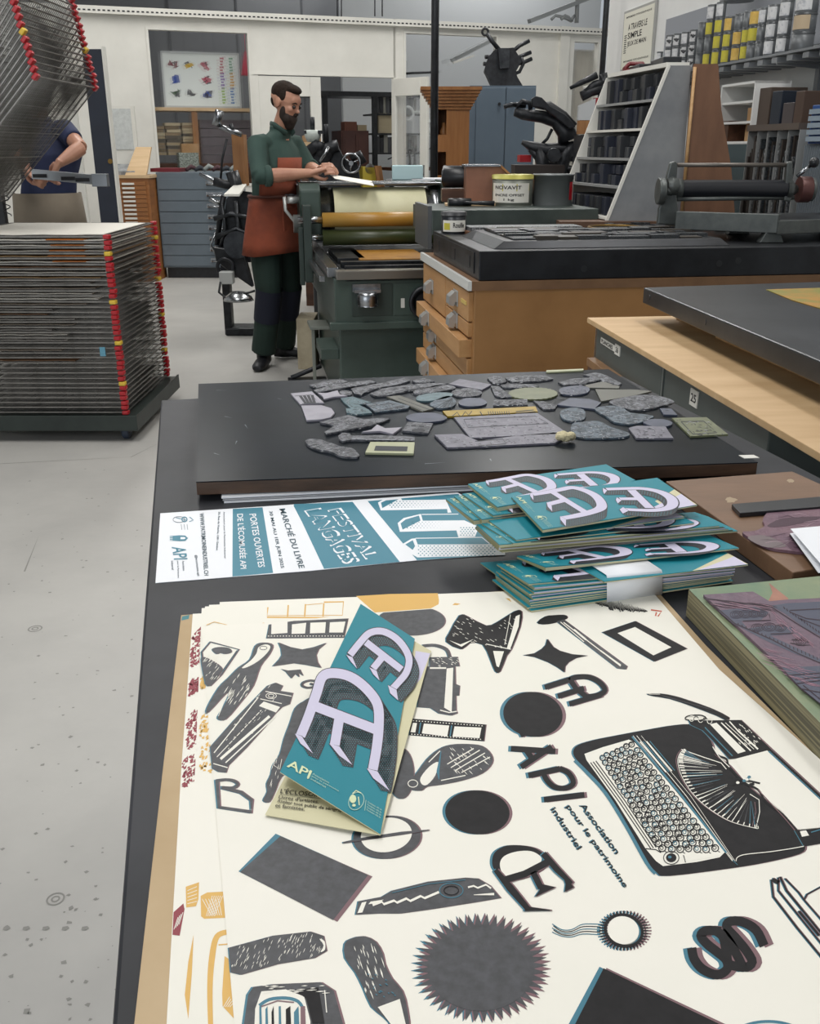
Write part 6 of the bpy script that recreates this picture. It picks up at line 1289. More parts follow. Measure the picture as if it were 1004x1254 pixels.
A6.poly([(388, 107), (420, 88), (505, 84), (512, 95), (735, 92), (765, 158), (745, 160), (742, 140), (402, 147)], W_, 2); A6.poly([(404, 108), (430, 96), (494, 90), (410, 136)], T_, 3)
A6.poly([(489, 212), (520, 186), (608, 165), (618, 200), (830, 198), (905, 232), (885, 282), (800, 285), (790, 250), (500, 257)], W_, 2); A6.poly([(504, 214), (530, 194), (598, 174), (606, 200), (514, 246)], T_, 3)
A6.poly([(516, 318), (560, 292), (580, 290), (592, 322), (1030, 320), (1040, 376), (590, 388), (545, 362)], W_, 2); A6.poly([(528, 322), (566, 300), (578, 330), (566, 350)], T_, 3)
A6.stroke([(580, 290), (920, 285), (960, 318)], 4, W_, 2); A6.stroke([(612, 168), (800, 166)], 4, W_, 2)
for (x0, x1, y0, y1, sx) in ((450, 700, 102, 134, 17), (530, 720, 208, 246, 17), (596, 990, 330, 380, 20), (812, 882, 236, 276, 15)):
    y = y0; r_ = 0
    while y < y1:
        x = x0 + (sx / 2 if r_ % 2 else 0)
        while x < x1:
            rr = 4.2 if (x0 > 590) else 4.5 * (1 - (x - x0) / (x1 - x0) * .8); A6.poly([(x - rr, y), (x, y - rr * .8), (x + rr, y), (x, y + rr * .8)], T_, 3.2); x += sx
        y += 9.5; r_ += 1
def tx(A, s, o, dx, up, mi, h=4, sh=0): A.text(s, o, dx, up, mi, h, sh)
tx(A5, 'WWW.PATRIMOINEINDUSTRIEL.CH', (322, 195), (30, 383), (27, -2), D_2); tx(A5, 'Association pour le Patrimoine Industriel', (466, 185), (6, 285), (13, 0), G_); tx(A5, '25, Rue du Vuache, 1201 Genève', (437, 185), (-14, 237), (14, 0), D_2)
tx(A5, '@ecomusee.api', (290, 452), (16, 128), (20, -1), G_)
tx(A5, 'PORTES OUVERTES', (628, 200), (56, 328), (42, -3), W_); tx(A5, "DE L'ÉCOMUSÉE API", (553, 200), (22, 338), (46, -3), W_)
tx(A5, 'MARCHÉ DU LIVRE', (812, 168), (122, 365), (46, -4), D_2); tx(A5, '30 MAI AU 1ER JUIN 2025', (744, 182), (74, 350), (26, -2), D_2)
tx(A6, 'FESTIVAL', (128, 148), (196, 252), (72, -14), W_, 4); tx(A6, 'FESTIVAL', (136, 149), (190, 243), (52, -10), T_, 5)
tx(A6, 'LANGAGES', (8, 150), (205, 275), (88, -16), W_, 4); tx(A6, 'LANGAGES', (18, 151), (198, 264), (66, -12), T_, 5)
tx(A5, 'API', (152, 402), (14, 78), (84, -3), T_)
for k, s in enumerate(('Association', 'pour le Patrimoine', 'Industriel')): tx(A5, s, (216 - k * 34, 487), (4, [60, 105, 55][k]), (13, 0), G_)
A5.poly([(140, 335), (200, 330), (235, 332), (252, 348), (236, 364), (200, 366), (140, 362)], T_, 4); A5.poly([(206, 342), (230, 342), (238, 348), (230, 355), (206, 355)], W_, 5)
for k in range(3): A5.poly([(140, 340 + k * 9), (158, 340 + k * 9), (158, 343 + k * 9), (140, 343 + k * 9)], W_, 5)
A5.stroke(ell((196, 233), 36, 18, 20), 3, G_, 4, True); A5.stroke(ell((230, 232), 16, 14, 14), 6, T_, 4, True); A5.stroke([(262, 218), (285, 236), (260, 246)], 5, T_, 4); A5.stroke([(180, 222), (240, 236)], 4, T_, 4)
for k in range(3): A5.stroke([(210 + k * 18, 262), (214 + k * 18, 296)], 2.5, G_, 4)
tag(m.build('festival_leaflet', [PAPW, TEALP, GREYT, TDARK], world=True, loc=(q[0].x, q[0].y, TT)), 'long white and teal festival leaflet lying flat at the left of the brochure pile', 'leaflet')
# ================================================================ brochure cover art (traced once, in units of the cover)
QUAD = [(547, 75), (803, 240), (640, 1165), (165, 870)]
hu = homog(QUAD, [(0, 0), (1, 0), (1, 1), (0, 1)])
COVER = []   # (points in cover units, material, layer)
class Rec:
    def __init__(s): s.mb = s
    def add(s, vs, fs, m=0, sm=False): COVER.append(([hu(v.x, v.y) for v in vs], fs, m, vs[0].z))
rec = Rec(); RA = Art(rec, lambda x, y, h: Vector((x, y, h)))
def letter(strokes, ext, w, steps=9, outline=7):
    for k in range(steps + 1):
        f = k / steps
        for s in strokes: RA.stroke([(x + ext[0] * f, y + ext[1] * f) for x, y in s], w + outline, 3, 1, cap=outline / 2)
    # halftone dots on the dark sides
    def dist(px_, s):
        best = 1e9
        for (a, b) in zip(s[:-1], s[1:]):
            a = np.array(a, float); b = np.array(b, float); p = np.array(px_); t_ = max(0, min(1, (p - a) @ (b - a) / ((b - a) @ (b - a) + 1e-9))); best = min(best, np.linalg.norm(p - a - t_ * (b - a)))
        return best
    xs = [p[0] for s in strokes for p in s]; ys = [p[1] for s in strokes for p in s]; y = min(ys) - w; r_ = 0; st = 11
    while y < max(ys) + ext[1] + w:
        x = min(xs) - w + (st / 2 if r_ % 2 else 0)
        while x < max(xs) + ext[0] + w:
            d0 = min(dist((x, y), s) for s in strokes)
            if d0 > w / 2 + 6:
                d1 = min(min(dist((x - ext[0] * f, y - ext[1] * f), s) for s in strokes) for f in (.15, .3, .5, .7, .85, 1.0))
                if d1 < w / 2 - 2: RA.poly([(x - 2, y), (x, y - 2), (x + 2, y), (x, y + 2)], 4, 2)
            x += st
        y += st * .8; r_ += 1
    for s in strokes: RA.stroke(s, w + outline, 3, 3, cap=outline / 2)
    for s in strokes: RA.stroke(s, w, 2, 4)
sm_ = lambda pts: [tuple(p) for p in spline(pts, 5, False)]
small = [sm_([(497, 318), (545, 258), (590, 214), (650, 207), (712, 238), (758, 292), (776, 345), (762, 402), (728, 445), (698, 478)]), [(572, 258), (740, 388)], [(655, 322), (606, 382)]]
big = [sm_([(262, 702), (300, 610), (338, 500), (368, 420), (430, 405), (510, 428), (585, 490), (628, 560), (632, 660), (622, 760), (604, 862)]), [(318, 556), (620, 672)], [(448, 605), (424, 745)]]
letter(small, (28, 50), 32, 8); letter(big, (62, 98), 46, 12)
# pale foot faces
for q4 in ([(478, 318), (508, 330), (530, 384), (502, 352)], [(588, 378), (622, 394), (636, 440), (606, 410)], [(676, 462), (716, 484), (724, 534), (686, 500)], [(236, 692), (268, 704), (322, 786), (262, 738)], [(398, 738), (446, 752), (508, 840), (446, 796)], [(576, 856), (626, 870), (684, 962), (606, 902)]):
    RA.stroke(q4, 6, 3, 5, True); RA.poly(q4, 2, 6)
RA.text('API', (196, 846), (106, 58), (16, -36), 5, 5)
RA.stroke([(306, 866), (296, 905)], 5, 5, 5)
for k in range(3): RA.text(['Association', 'pour le patrimoine', 'industriel'][k], (318 - k * 4, 884 + k * 12), ([78, 128, 70][k], [44, 72, 40][k]), (3, -9), 6, 5)
RA.stroke(ell((526, 1010), 34, 44, 20, .5), 4, 6, 5, True); RA.poly(ell((510, 1000), 16, 20, 12), 5, 5); RA.stroke([(508, 975), (525, 960), (548, 972)], 5, 5, 5); RA.poly(ell((515, 1030), 9, 7, 8), 5, 5); RA.stroke([(536, 990), (540, 1030)], 5, 5, 5)
RA.stroke([(572, 1005), (566, 1055)], 3, 6, 5)
for k in range(4): RA.text('Fondation ville de', (580 - k * 2, 1018 + k * 12), (66, 38), (2, -8), 6, 5)
CMATS = [TEAL, CREAM, LILAC, NINK, mat('halftone teal', '#3b98a3', .5), mat('logo cream', '#d6e0b4', .6), LOGO]
def cover_on(mb, fn, hs=.00006, skip_dots=False):
    for vs, fs, mi, h in COVER:
        if skip_dots and mi == 4: continue
        mb.add([fn(u, v, h * hs) for u, v in vs], fs, mi)
def lerp(a, b, f): return a + (b - a) * f
# centre brochure: front panel raised at its left, two panels beneath
zs0 = TT + .004
pxy = lambda p: (300 + p[0] / 3.862, 720 + p[1] / 3.862)
A_ = Z(*pxy(QUAD[0]), zs0 + .0105); C3 = Z(*pxy(QUAD[2]), zs0 + .004); D3 = Z(*pxy(QUAD[3]), zs0 + .0125)
nn = (C3 - A_).cross(D3 - A_).normalized()
r = ray(*pxy(QUAD[1])); cm = Vector((0, 0, H)); B3 = cm + r * ((A_ - cm).dot(nn) / r.dot(nn))
if nn.z < 0: nn = -nn
inv = homog([(0, 0), (1, 0), (1, 1), (0, 1)], QUAD)
def onpanel(u, v, h):
    x, y = inv(u, v); r = ray(*pxy((x, y))); return cm + r * ((A_ - cm).dot(nn) / r.dot(nn)) + nn * (h + .0002)
t = thing('brochure', 'open folded teal brochure with two big A-E ligatures lying alone on the printed sheets', 'brochure', (A_.x, A_.y, zs0))
m = MB(); top = [A_, B3, C3, D3]; m.hexa([p - nn * .0007 for p in top][::-1] + [p for p in top][::-1], 0)
m.m[-6] = 1
for i in (-4, -3, -2, -1): m.m[i] = 1
cover_on(m, onpanel, .00005)
m.build('front_panel', CMATS, t, world=True)
E_, Fp, Gp = Z(*pxy((95, 1075)), zs0 + .001), Z(*pxy((880, 300)), zs0 + .0015), C3 - Vector((0, 0, .0012))
A2_ = Z(*pxy((590, 130)), zs0 + .0008)
m = MB(); low = [E_, Gp, Fp, A2_]; c_ = lambda p, d: p + Vector((0, 0, d)); m.add([c_(p, 0) for p in low] + [c_(p, .0005) for p in low], [(3, 2, 1, 0), (4, 5, 6, 7), (0, 1, 5, 4), (1, 2, 6, 5), (2, 3, 7, 6), (3, 0, 4, 7)], 0)
ar = Art(m, lambda x, y, h: (lambda p: p + Vector((0, 0, .0009 + h * .00004)))(Z(*pxy((x, y)), zs0 + .0016)))
tr_ = [("L'ÉCLOSOIR", (166, 975), (190, 20), (6, -26)), ("Livres d'artistes.", (158, 1000), (190, 24), (4, -17)), ('Atelier tout public de sérigraphie', (150, 1022), (340, 52), (4, -19)), ('et famistes.', (142, 1040), (140, 18), (4, -17))]
for s_, o, dx, up in tr_: ar.text(s_, o, dx, up, 1, 2)
ar.stroke([(166, 980), (356, 1000)], 2, 1, 2)
m.add([Z(*pxy(p), zs0 + .0016) + Vector((0, 0, .0006)) for p in ((806, 300), (876, 312), (780, 560), (782, 540))], [(0, 1, 2, 3)], 2)
m.build('inner_panel', [CREAM, mat('text brown', '#3d3a2d', .6), LILAC], t, world=True)
m = MB(); back = [Z(*pxy((200, 1085)), TT + .0035), Z(*pxy((560, 1150)), TT + .0035), Z(*pxy((700, 960)), TT + .0035), Z(*pxy((420, 900)), TT + .0035)]; m.add([p for p in back] + [p + Vector((0, 0, .0005)) for p in back], [(0, 1, 2, 3), (7, 6, 5, 4), (0, 1, 5, 4), (1, 2, 6, 5), (2, 3, 7, 6), (3, 0, 4, 7)], 0); m.build('back_panel', mat('teal dark side', '#17616b', .5), t, world=True)
# ================================================================ piles of brochures
OLIVE = mat('olive inside', '#8f8a62', .6)
def brochure(px4, z, label, art=0, th=.0019, open_=.0, group=None, topm=0, edge=1, right=None, pale=9):
    LF, LN, RF, RN = [Z(*p, z) for p in px4]
    t = thing('brochure', label, 'brochure', (LN.x, LN.y, z - th), 0, group)
    m = MB(); lo = Vector((0, 0, -th)); 
    n = 8; vs = []
    for i in range(n + 1):
        f = i / n; dz = Vector((0, 0, open_ * (1 - f) ** 2))
        a = LF.lerp(RF, f); b = LN.lerp(RN, f); vs += [b + lo, a + lo, b + lo * .35 + dz, a + lo * .35 + dz * .3, b + dz * 1.15, a + dz * .4]
    fs_top, fs_s1, fs_s2 = [], [], []
    for i in range(n):
        k = i * 6; j = k + 6; fs_top.append((k + 4, j + 4, j + 5, k + 5)); fs_s1 += [(k, j, j + 2, k + 2), (k + 1, k + 3, j + 3, j + 1)]; fs_s2 += [(k + 2, j + 2, j + 4, k + 4), (k + 3, k + 5, j + 5, j + 3)]; fs_s1.append((k, k + 1, j + 1, j))
    m.add(vs, fs_top, topm); b0 = 0
    for f in fs_s1: m.f.append(list(f)); m.m.append(edge); m.sm.append(False)
    for i, f in enumerate(fs_s2): m.f.append(list(f)); m.m.append(2 if i // 2 >= pale else 0); m.sm.append(False)
    for k in (0, n * 6):
        m.f.append([k, k + 1, k + 3, k + 2]); m.m.append(7); m.sm.append(False); m.f.append([k + 2, k + 3, k + 5, k + 4]); m.m.append(0 if k == 0 else 1); m.sm.append(False)
    if right:  # cream corner wedge at the right end
        f0 = right; a = LF.lerp(RF, .93); b = LN.lerp(RN, f0); up = Vector((0, 0, .0001)); m.face([b + up, RN + up, RF.lerp(RN, .45) + up, ], 1)
        m.face([LN.lerp(RN, f0 + .04) + up * 2, RN + up * 2 - (RN - LN) * .01, RF.lerp(RN, .62) + up * 2], 2)
    if art:
        L_ = (RF - LF)
        def fn(u, v, h):   # cover: v runs from the right end (0) to the left end (1); u across, far side 0? near side 1
            f = 1 - v; a = LF.lerp(RF, f); b = LN.lerp(RN, f); dz = open_ * (1 - f) ** 2
            p = a.lerp(b, u); return Vector((p.x, p.y, z + dz * (.4 + .75 * u) + h + .00025))
        cover_on(m, fn, .00009, art > 1)
    m.build('folded_sheet', CMATS + [OLIVE], t, world=True)
    return t
LFb, LNb, RFb, RNb = (606, 715), (650, 751), (850, 680), (896, 713)
LFt, LNt, RFt, RNt = (612, 691.5), (651.5, 716), (862, 670), (897, 694)
nb = 13; R.seed(6)
BN = ['bottom', 'second', 'third', 'fourth', 'fifth', 'sixth', 'seventh', 'eighth', 'ninth', 'tenth', 'eleventh', 'twelfth', 'top']
def W4(P4_, z): return [Z(*p, z) for p in P4_]
b0 = W4((LFb, LNb, RFb, RNb), .9225); b1 = W4((LFt, LNt, RFt, RNt), .9515)
def topix(P):  # camera projection, only used to keep one code path for traced and stacked pieces
    d = P - cm; zf = d.y * math.cos(PT) - d.z * math.sin(PT); up = d.y * math.sin(PT) + d.z * math.cos(PT); return (CX + F * d.x / zf, CY - F * up / zf)
for k in range(nb):
    f = k / (nb - 1); z = .9235 + .028 * f; jx, jy = R.uniform(-.004, .004), R.uniform(-.003, .003)
    q4 = [topix(Vector((b0[i].lerp(b1[i], f).x + jx, b0[i].lerp(b1[i], f).y + jy, z))) for i in range(4)]
    brochure(q4, z, 'teal brochure, %s in the bundle held by the white paper band' % BN[k], art=(2 if k == nb - 1 else 0), open_=.0004, th=.0019, edge=(1 if k < 5 else 2) if k % 2 else 1, right=.45 if k == nb - 1 else None, pale=5 if k > 4 else 9)
bz0, bz1 = .9225, .953
m = MB(); f0, f1 = .36, .635
nA, nB = b0[1].lerp(b0[3], f0), b0[1].lerp(b0[3], f1); tA, tB = b1[1].lerp(b1[3], f0), b1[1].lerp(b1[3], f1); fA, fB = b1[0].lerp(b1[2], f0), b1[0].lerp(b1[2], f1)
o_ = Vector((0, -.0035, 0)); lift = Vector((0, 0, .004))
P1 = [nA + o_, nB + o_, tB + o_ * 1.2 + lift * .5, tA + o_ * 1.2 + lift * .5, tA + lift, tB + lift, fA + lift, fB + lift]
vs = [P1[0], P1[1], P1[2], P1[3], P1[5], P1[4], P1[7], P1[6]]
m.add(vs, [(0, 1, 2, 3), (3, 2, 4, 5), (5, 4, 6, 7)], 0, True); o = m.build('paper_band', PAPW, world=True, loc=(nA.x, nA.y, .9225)); s_ = o.modifiers.new('thick', 'SOLIDIFY'); s_.thickness = .0006
tag(o, 'white paper band wrapped around the lower bundle of brochures', 'paper band')
brochure([(700, 690), (740, 712), (872, 667), (916, 691)], .9535, 'teal brochure with cream corner poking out right above the banded bundle', right=.6)
brochure([(588, 689), (612, 706), (700, 680), (720, 700)], .9562 - .03, 'teal brochure poking out left under the banded bundle', art=0)
brochure([(633, 682), (668, 697.5), (868, 655), (905, 671)], .9585, 'teal brochure lying askew on top of the banded bundle', art=2, open_=.003)
UN = ['lowest', 'second', 'third', 'fourth', 'fifth', 'highest']
for k in range(6):
    z = .961 + k * .0024; dx = R.uniform(-5, 4); brochure([(586 + dx, 648 - k), (613 + dx * .7, 675 - k * 1.2), (866 - k * 3, 632 - k), (902 - k * 4 + dx * .5, 650 - k * 1.3)], z, 'teal and cream brochure, %s in the fanned middle pile' % UN[k], art=2 if k == 5 else 0, open_=.002, edge=[1, 7, 1, 2, 7, 1][k])
brochure([(590, 641), (628, 665), (812, 620), (850, 640)], .9762, 'teal brochure with letters showing right above the fanned middle pile', art=2)
brochure([(598, 637), (632, 661), (806, 616), (838, 633)], .9785, 'brochure with a pale end second below the two top ones', topm=0, right=.55)
for k, (a, b, c, d) in enumerate((((546, 612), (580, 641), (715, 590), (752, 616)), ((556, 609), (590, 640), (722, 586), (758, 612)), ((566, 606), (604, 635), (728, 583), (764, 609)))):
    brochure([a, b, c, d], .9745 + k * .0026, 'teal brochure, %s of the three poking out to the left over the flat leaflet' % ['lowest', 'middle', 'highest'][k], art=2, open_=.004)
brochure([(573, 594), (609, 625), (742, 568.5), (778, 588)], .985, 'upper left teal brochure on top of the pile, partly covered by the topmost', art=1, open_=.004)
brochure([(626, 609), (664.5, 650.6), (804.7, 585), (853.5, 618.2)], .9895, 'topmost teal brochure of the pile with big A-E ligatures and a cream corner', art=1, open_=.002, right=.55)
# ================================================================ wooden boards at the right
z1 = .945
q = [T(*p, z1) for p in ((971, 701), (1040, 690), (1110, 640), (970, 577), (815, 589))]
o = MB().prism([(p.x, p.y) for p in q], .9205, z1).build('wooden_board', mat('scuffed brown board', '#7d5f47', .55, c2='#6b503b', scale=4, stretch=(1, 3, 1), detail=10, bump=.05, bscale=20), world=True, loc=(q[0].x, q[0].y, .9205), bevel=.0015)
tag(o, 'scuffed brown wooden board to the right of the brochure pile', 'board')
for c_, s_ in (((895, 612), 1.0), ((968, 589), .6)):
    m = MB(); P = [(c_[0] + R.uniform(.6, 1.1) * 8 * s_ * math.cos(a), c_[1] + R.uniform(.5, 1.1) * 4 * s_ * math.sin(a)) for a in [k * .45 for k in range(14)]]; m.face([T(*p, z1 + .0003) for p in P])
    m.build('paint_stain', mat('pale stain', '#a8957c', .8), o, world=True)
q = [T(*p, z1 + .007) for p in ((896, 617), (906, 628), (1060, 616), (1050, 604))]
tag(MB().prism([(p.x, p.y) for p in q], z1 + .0005, z1 + .007).build('black_strip', BLACK, world=True, loc=(q[0].x, q[0].y, z1), bevel=.0008), 'flat black strip lying across the scuffed brown board', 'strip')
g = lambda p: (804 + p[0] / 5.02, 560 + p[1] / 5.02)
P = spline([(525, 478), (600, 470), (660, 440), (650, 400), (690, 350), (800, 335), (1000, 330), (1150, 340), (1150, 600), (900, 600), (800, 590), (700, 575), (600, 530)], 4)
PUR = mat('purple lino', '#7a5c66', .6, c2='#64495a', scale=18, bump=.4, bscale=60)
t = thing('lino_block', 'crumpled purple lino piece lying on the scuffed brown board', 'block', T(950, 655, z1))
m = MB(); m.prism([T(*g(p), z1)[:2] for p in P], z1 + .0004, z1 + .004); top = z1 + .004
ar = Art(m, lambda x, y, h: (lambda p: Vector((p.x, p.y, top + h * .0001)))(T(*g((x, y)), top)))
ar.poly(spline([(560, 490), (660, 480), (760, 520), (790, 550), (680, 555), (600, 525)], 3), 2, 2)
ar.poly(spline([(680, 420), (760, 380), (860, 370), (1000, 365), (980, 385), (820, 420), (720, 430)], 3), 1, 2)
for k in range(26): x = R.uniform(560, 980); y = R.uniform(360, 570); ar.stroke([(x, y), (x + R.uniform(30, 90), y + R.uniform(-30, 10)), (x + R.uniform(100, 160), y + R.uniform(-40, 10))], [1, 4, 1], R.choice([1, 3]), 3) if (y > 480 or x > 700) and y < 560 and x > 620 else None
m.build('relief', [PUR, mat('purple groove', '#4a3440', .7), mat('taupe lino', '#6d6062', .5), mat('pink ridge', '#9a7f8a', .6)], t, world=True)
# folded white paper at the right edge
t = thing('folded_paper', 'folded white paper at the right edge on the brown board', 'paper', T(968, 648, z1))
a, b, c, d = T(968, 648, z1 + .02), T(1004, 690, z1 + .018), T(1080, 690, z1 + .02), T(1060, 640, z1 + .02)
for k in range(2):
    dz = Vector((0, 0, -.006 * k)); m = MB(); pts = [a + dz, b + dz * 2.0, c + dz, d + dz]; m.add(pts + [p + Vector((0, 0, .0006)) for p in pts], [(0, 1, 2, 3), (7, 6, 5, 4), (0, 1, 5, 4), (1, 2, 6, 5), (2, 3, 7, 6), (3, 0, 4, 7)]); m.build('leaf', PAPW, t, world=True)
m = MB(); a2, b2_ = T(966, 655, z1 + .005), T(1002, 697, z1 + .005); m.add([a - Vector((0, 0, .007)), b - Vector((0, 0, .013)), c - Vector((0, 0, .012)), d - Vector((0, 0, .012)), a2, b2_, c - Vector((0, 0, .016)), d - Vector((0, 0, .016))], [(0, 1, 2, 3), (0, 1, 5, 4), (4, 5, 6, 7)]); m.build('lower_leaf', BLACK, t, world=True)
# ================================================================ carved block, front right
z2 = .953
q = [T(*p, z2) for p in ((843, 721), (1004, 885), (1110, 990), (1130, 700), (1004, 705))]
SIDE = mat('layered ply edge', '#7e775a', .6, c2='#4d4937', scale=1.5, stretch=(1, 1, 170), lo=.46, hi=.54)
FACE = mat('painted ply face', '#617f66', .55, c2='#86906f', scale=9, detail=8)
t = thing('carved_wood_block', 'thick plywood block with a carved purple and blue lino picture at the right edge', 'block', (q[0].x, q[0].y, .9205))
m = MB(); m.prism([(p.x, p.y) for p in q], .9205, z2, 0, 1); m.build('block', [SIDE, FACE], t, world=True, bevel=.001)
h = lambda p: (804 + p[0] / 5.02, 700 + p[1] / 5.02)
def zt_fn(top): return lambda x, y, hh: (lambda p: Vector((p.x, p.y, top + hh * .0001)))(T(*h((x, y)), top))
m = MB(); top = z2 + .0004; ar = Art(m, zt_fn(top)); ar.poly([(690, 68), (740, 110), (810, 165), (790, 195), (720, 200), (685, 185), (712, 130)], 0, 0); m.build('salmon_patch', mat('salmon paint', '#b07f68', .6, c2='#9a6a5c', scale=20), t, world=True)
P = [(285, 160), (590, 140), (690, 200), (800, 190), (1010, 180), (1600, 150), (1600, 1300), (1010, 820), (880, 720), (650, 500), (480, 340), (380, 250)]
PU2 = mat('violet lino', '#5f4d5e', .5, c2='#705765', scale=30, bump=.3, bscale=50)
m = MB(); m.prism([T(*h(p), z2)[:2] for p in P], z2 + .0002, z2 + .0035, 0); top = z2 + .0035; ar = Art(m, zt_fn(top))
ar.poly([(380, 240), (600, 215), (690, 250), (640, 300), (520, 305), (560, 350), (700, 330), (850, 345), (820, 385), (700, 395), (1010, 540), (1010, 560), (860, 510), (660, 420), (470, 320)], 1, 1)
ar.poly([(770, 590), (1010, 580), (1600, 560), (1600, 1290), (1010, 815), (870, 700)], 1, 1)
ar.poly([(700, 210), (800, 195), (1010, 185), (1010, 400), (900, 340), (790, 260)], 1, 1)
ar.stroke([(290, 165), (700, 215), (860, 320), (1010, 410)], 7, 2, 2); ar.stroke([(310, 170), (480, 320), (700, 415), (870, 505), (1010, 565)], 7, 2, 2)
for k in range(22): f = k / 21; x, y = lerp(500, 1010, f), lerp(325, 545, f); ar.stroke([(x, y - 8), (x + 4, y + 10)], 5, 2, 3)
for k in range(14): f = k / 13; x, y = lerp(780, 1010, f), lerp(225, 385, f); ar.stroke([(x, y - 8), (x + 8, y + 8)], 6, 2, 3)
for (cx_, cy_, sx) in ((490, 265, 1), (545, 262, 1), (600, 262, .9), (650, 260, .8), (620, 345, 1), (690, 342, 1.1), (760, 348, .9), (880, 432, 1)):
    for rr in (10, 20, 30): ar.stroke(ell((cx_, cy_), rr * 1.3 * sx, rr * .8 * sx, 14), 3, 2, 3, True)
for s_ in ([(530, 305), (700, 300), (690, 260)], [(700, 385), (840, 380), (830, 340)], [(820, 240), (1010, 230)], [(820, 250), (920, 290), (1010, 300)], [(880, 290), (1010, 340)], [(790, 640), (1010, 625)], [(850, 665), (1010, 650)], [(860, 690), (1010, 670)], [(880, 720), (1010, 745)], [(900, 700), (1010, 790)], [(820, 440), (900, 455), (960, 450), (900, 420), (830, 420)]): ar.stroke(s_, 6, 2, 3)
for k in range(60):
    x = R.uniform(300, 960); y0 = 170 + (x - 300) * .9; y = R.uniform(-1, 1)
    if k < 26: x = R.uniform(600, 900); yy = 430 + (x - 600) * .55 + R.uniform(10, 110); ar.stroke([(x, yy), (x + 60, yy + 22), (x + 130, yy + 34)], [1, 3.5, 1], 3, 3) if x < 700 + (yy - 430) * 1 else None
    else: x = R.uniform(330, 640); yy = 165 + R.uniform(0, 40) + (x - 330) * .1; ar.stroke([(x, yy), (x + 50, yy + 8), (x + 110, yy + 22)], [1, 3.5, 1], R.choice([2, 3]), 3)
for k in range(30): x = R.uniform(700, 960); yy = 230 + (x - 700) * .8 + R.uniform(0, 60); ar.stroke([(x, yy), (x + 30, yy + 26)], 2.5, 3, 3)
m.build('lino_relief', [PU2, mat('blue slate lino', '#484c60', .45, c2='#3c4055', scale=10), mat('carved dark', '#33232f', .7), mat('pink cut', '#a07887', .6)], t, world=True)
m = MB(); p = T(893, 690, TT); m.ball(p + Vector((0, 0, .002)), (.002, .0015, .0015)); tag(m.build('crumb', mat('crumb', '#b5a98a', .8), world=True, loc=p), 'tiny pale crumb on the black table between the brochures and carved block', 'crumb')
# ================================================================ printed sheets in the foreground
RT, RB = T(880.5, 820), T(978, 907); dR = (RB - RT).normalized()
def dn_(x0, y0, x1, y1, z, far=1420):   # extend an edge towards the near end of the table
    a, b = T(x0, y0, z), T(x1, y1, z); d = (b - a).normalized(); L_ = (b.y - .30) / -d.y; return b + d * L_
def sheetpoly(top, left, z, right=None):
    P = [T(*p, z) for p in top]; a = T(*left[-2], z); b = T(*left[-1], z); d = (b - a).normalized(); e = b + d * ((b.y - .30) / -d.y)
    L_ = [T(*p, z) for p in left] + [e]
    rr = right or [(880.5, 820), (978, 907)]; r0, r1 = T(*rr[0], z), T(*rr[1], z); d2 = (r1 - r0).normalized(); re_ = r1 + d2 * ((r1.y - .30) / -d2.y)
    return L_ + [re_, r1, r0] + P[::-1]
def P2(L_): return [(p.x, p.y) for p in L_]
KR = mat('kraft board', '#c3ab88', .8, c2='#b79e7a', scale=6)
kp = sheetpoly([(222, 755), (800, 716)], [(222, 755), (200, 941), (165, 1254)], TT, [(890, 815), (1004, 926)])
kp = [T(222, 755), T(200, 941), T(165, 1254), dn_(200, 941, 165, 1254, TT), dn_(864, 792, 1002, 930, TT), T(864, 792), T(808, 729), T(790, 712)]
m = MB(); m.prism(P2(kp), TT + .0003, TT + .0016, 0)
ka = Art(m, flat(TT + .0016)); ka.poly([(223, 755), (232, 753), (231, 758), (222, 760)], 1, 1)
tag(m.build('kraft_board', [KR, mat('teal corner', '#3c7f86', .6)], world=True, loc=(kp[0].x, kp[0].y, TT)), 'beige kraft board under all the printed sheets on the table', 'board')
YI = mat('yellow ink', '#dcae58', .55); RI = mat('crimson ink', '#8c2a38', .55); TI = mat('teal ink', '#2b7186', .5); BI = mat('plum ink', '#76545a', .5); GI = mat('black ink glare', '#2f3034', .5, c2='#434449', scale=120, detail=8); OR = mat('orange ink', '#c5614a', .6)  # greyer copy of the black ink has glare put into its colour
PAPE = mat('printing paper', '#f1ede2', .7, c2='#edeade', scale=4)
Z1 = lambda p: (220 + p[0] / 4, 730 + p[1] / 4); Z5 = lambda p: (200 + p[0] / 4, 941 + p[1] / 4); Z2_ = lambda p: (440 + p[0] / 4, 730 + p[1] / 4); Z3_ = lambda p: (640 + p[0] / 4, 730 + p[1] / 4); Z4_ = lambda p: (753 + p[0] / 4, 820 + p[1] / 4); Z6_ = lambda p: (430 + p[0] / 4, 941 + p[1] / 4); Z7_ = lambda p: (660 + p[0] / 4, 941 + p[1] / 4); Z8_ = lambda p: (753 + p[0] / 4, 941 + p[1] / 4)
zS = TT + .0018
def sheet(k, left, topy, art=None, label=''):
    z = zS + k * .0003; P = sheetpoly(topy, left, z); m = MB(); m.prism(P2(P), z, z + .00028, 0)
    if art: art(m, z + .00028)
    o = m.build('printed_sheet', [PAPE, YI, RI, TI, BI, INK, GI, OR], world=True, loc=(P[0].x, P[0].y, z)); tag(o, label, 'print'); return o
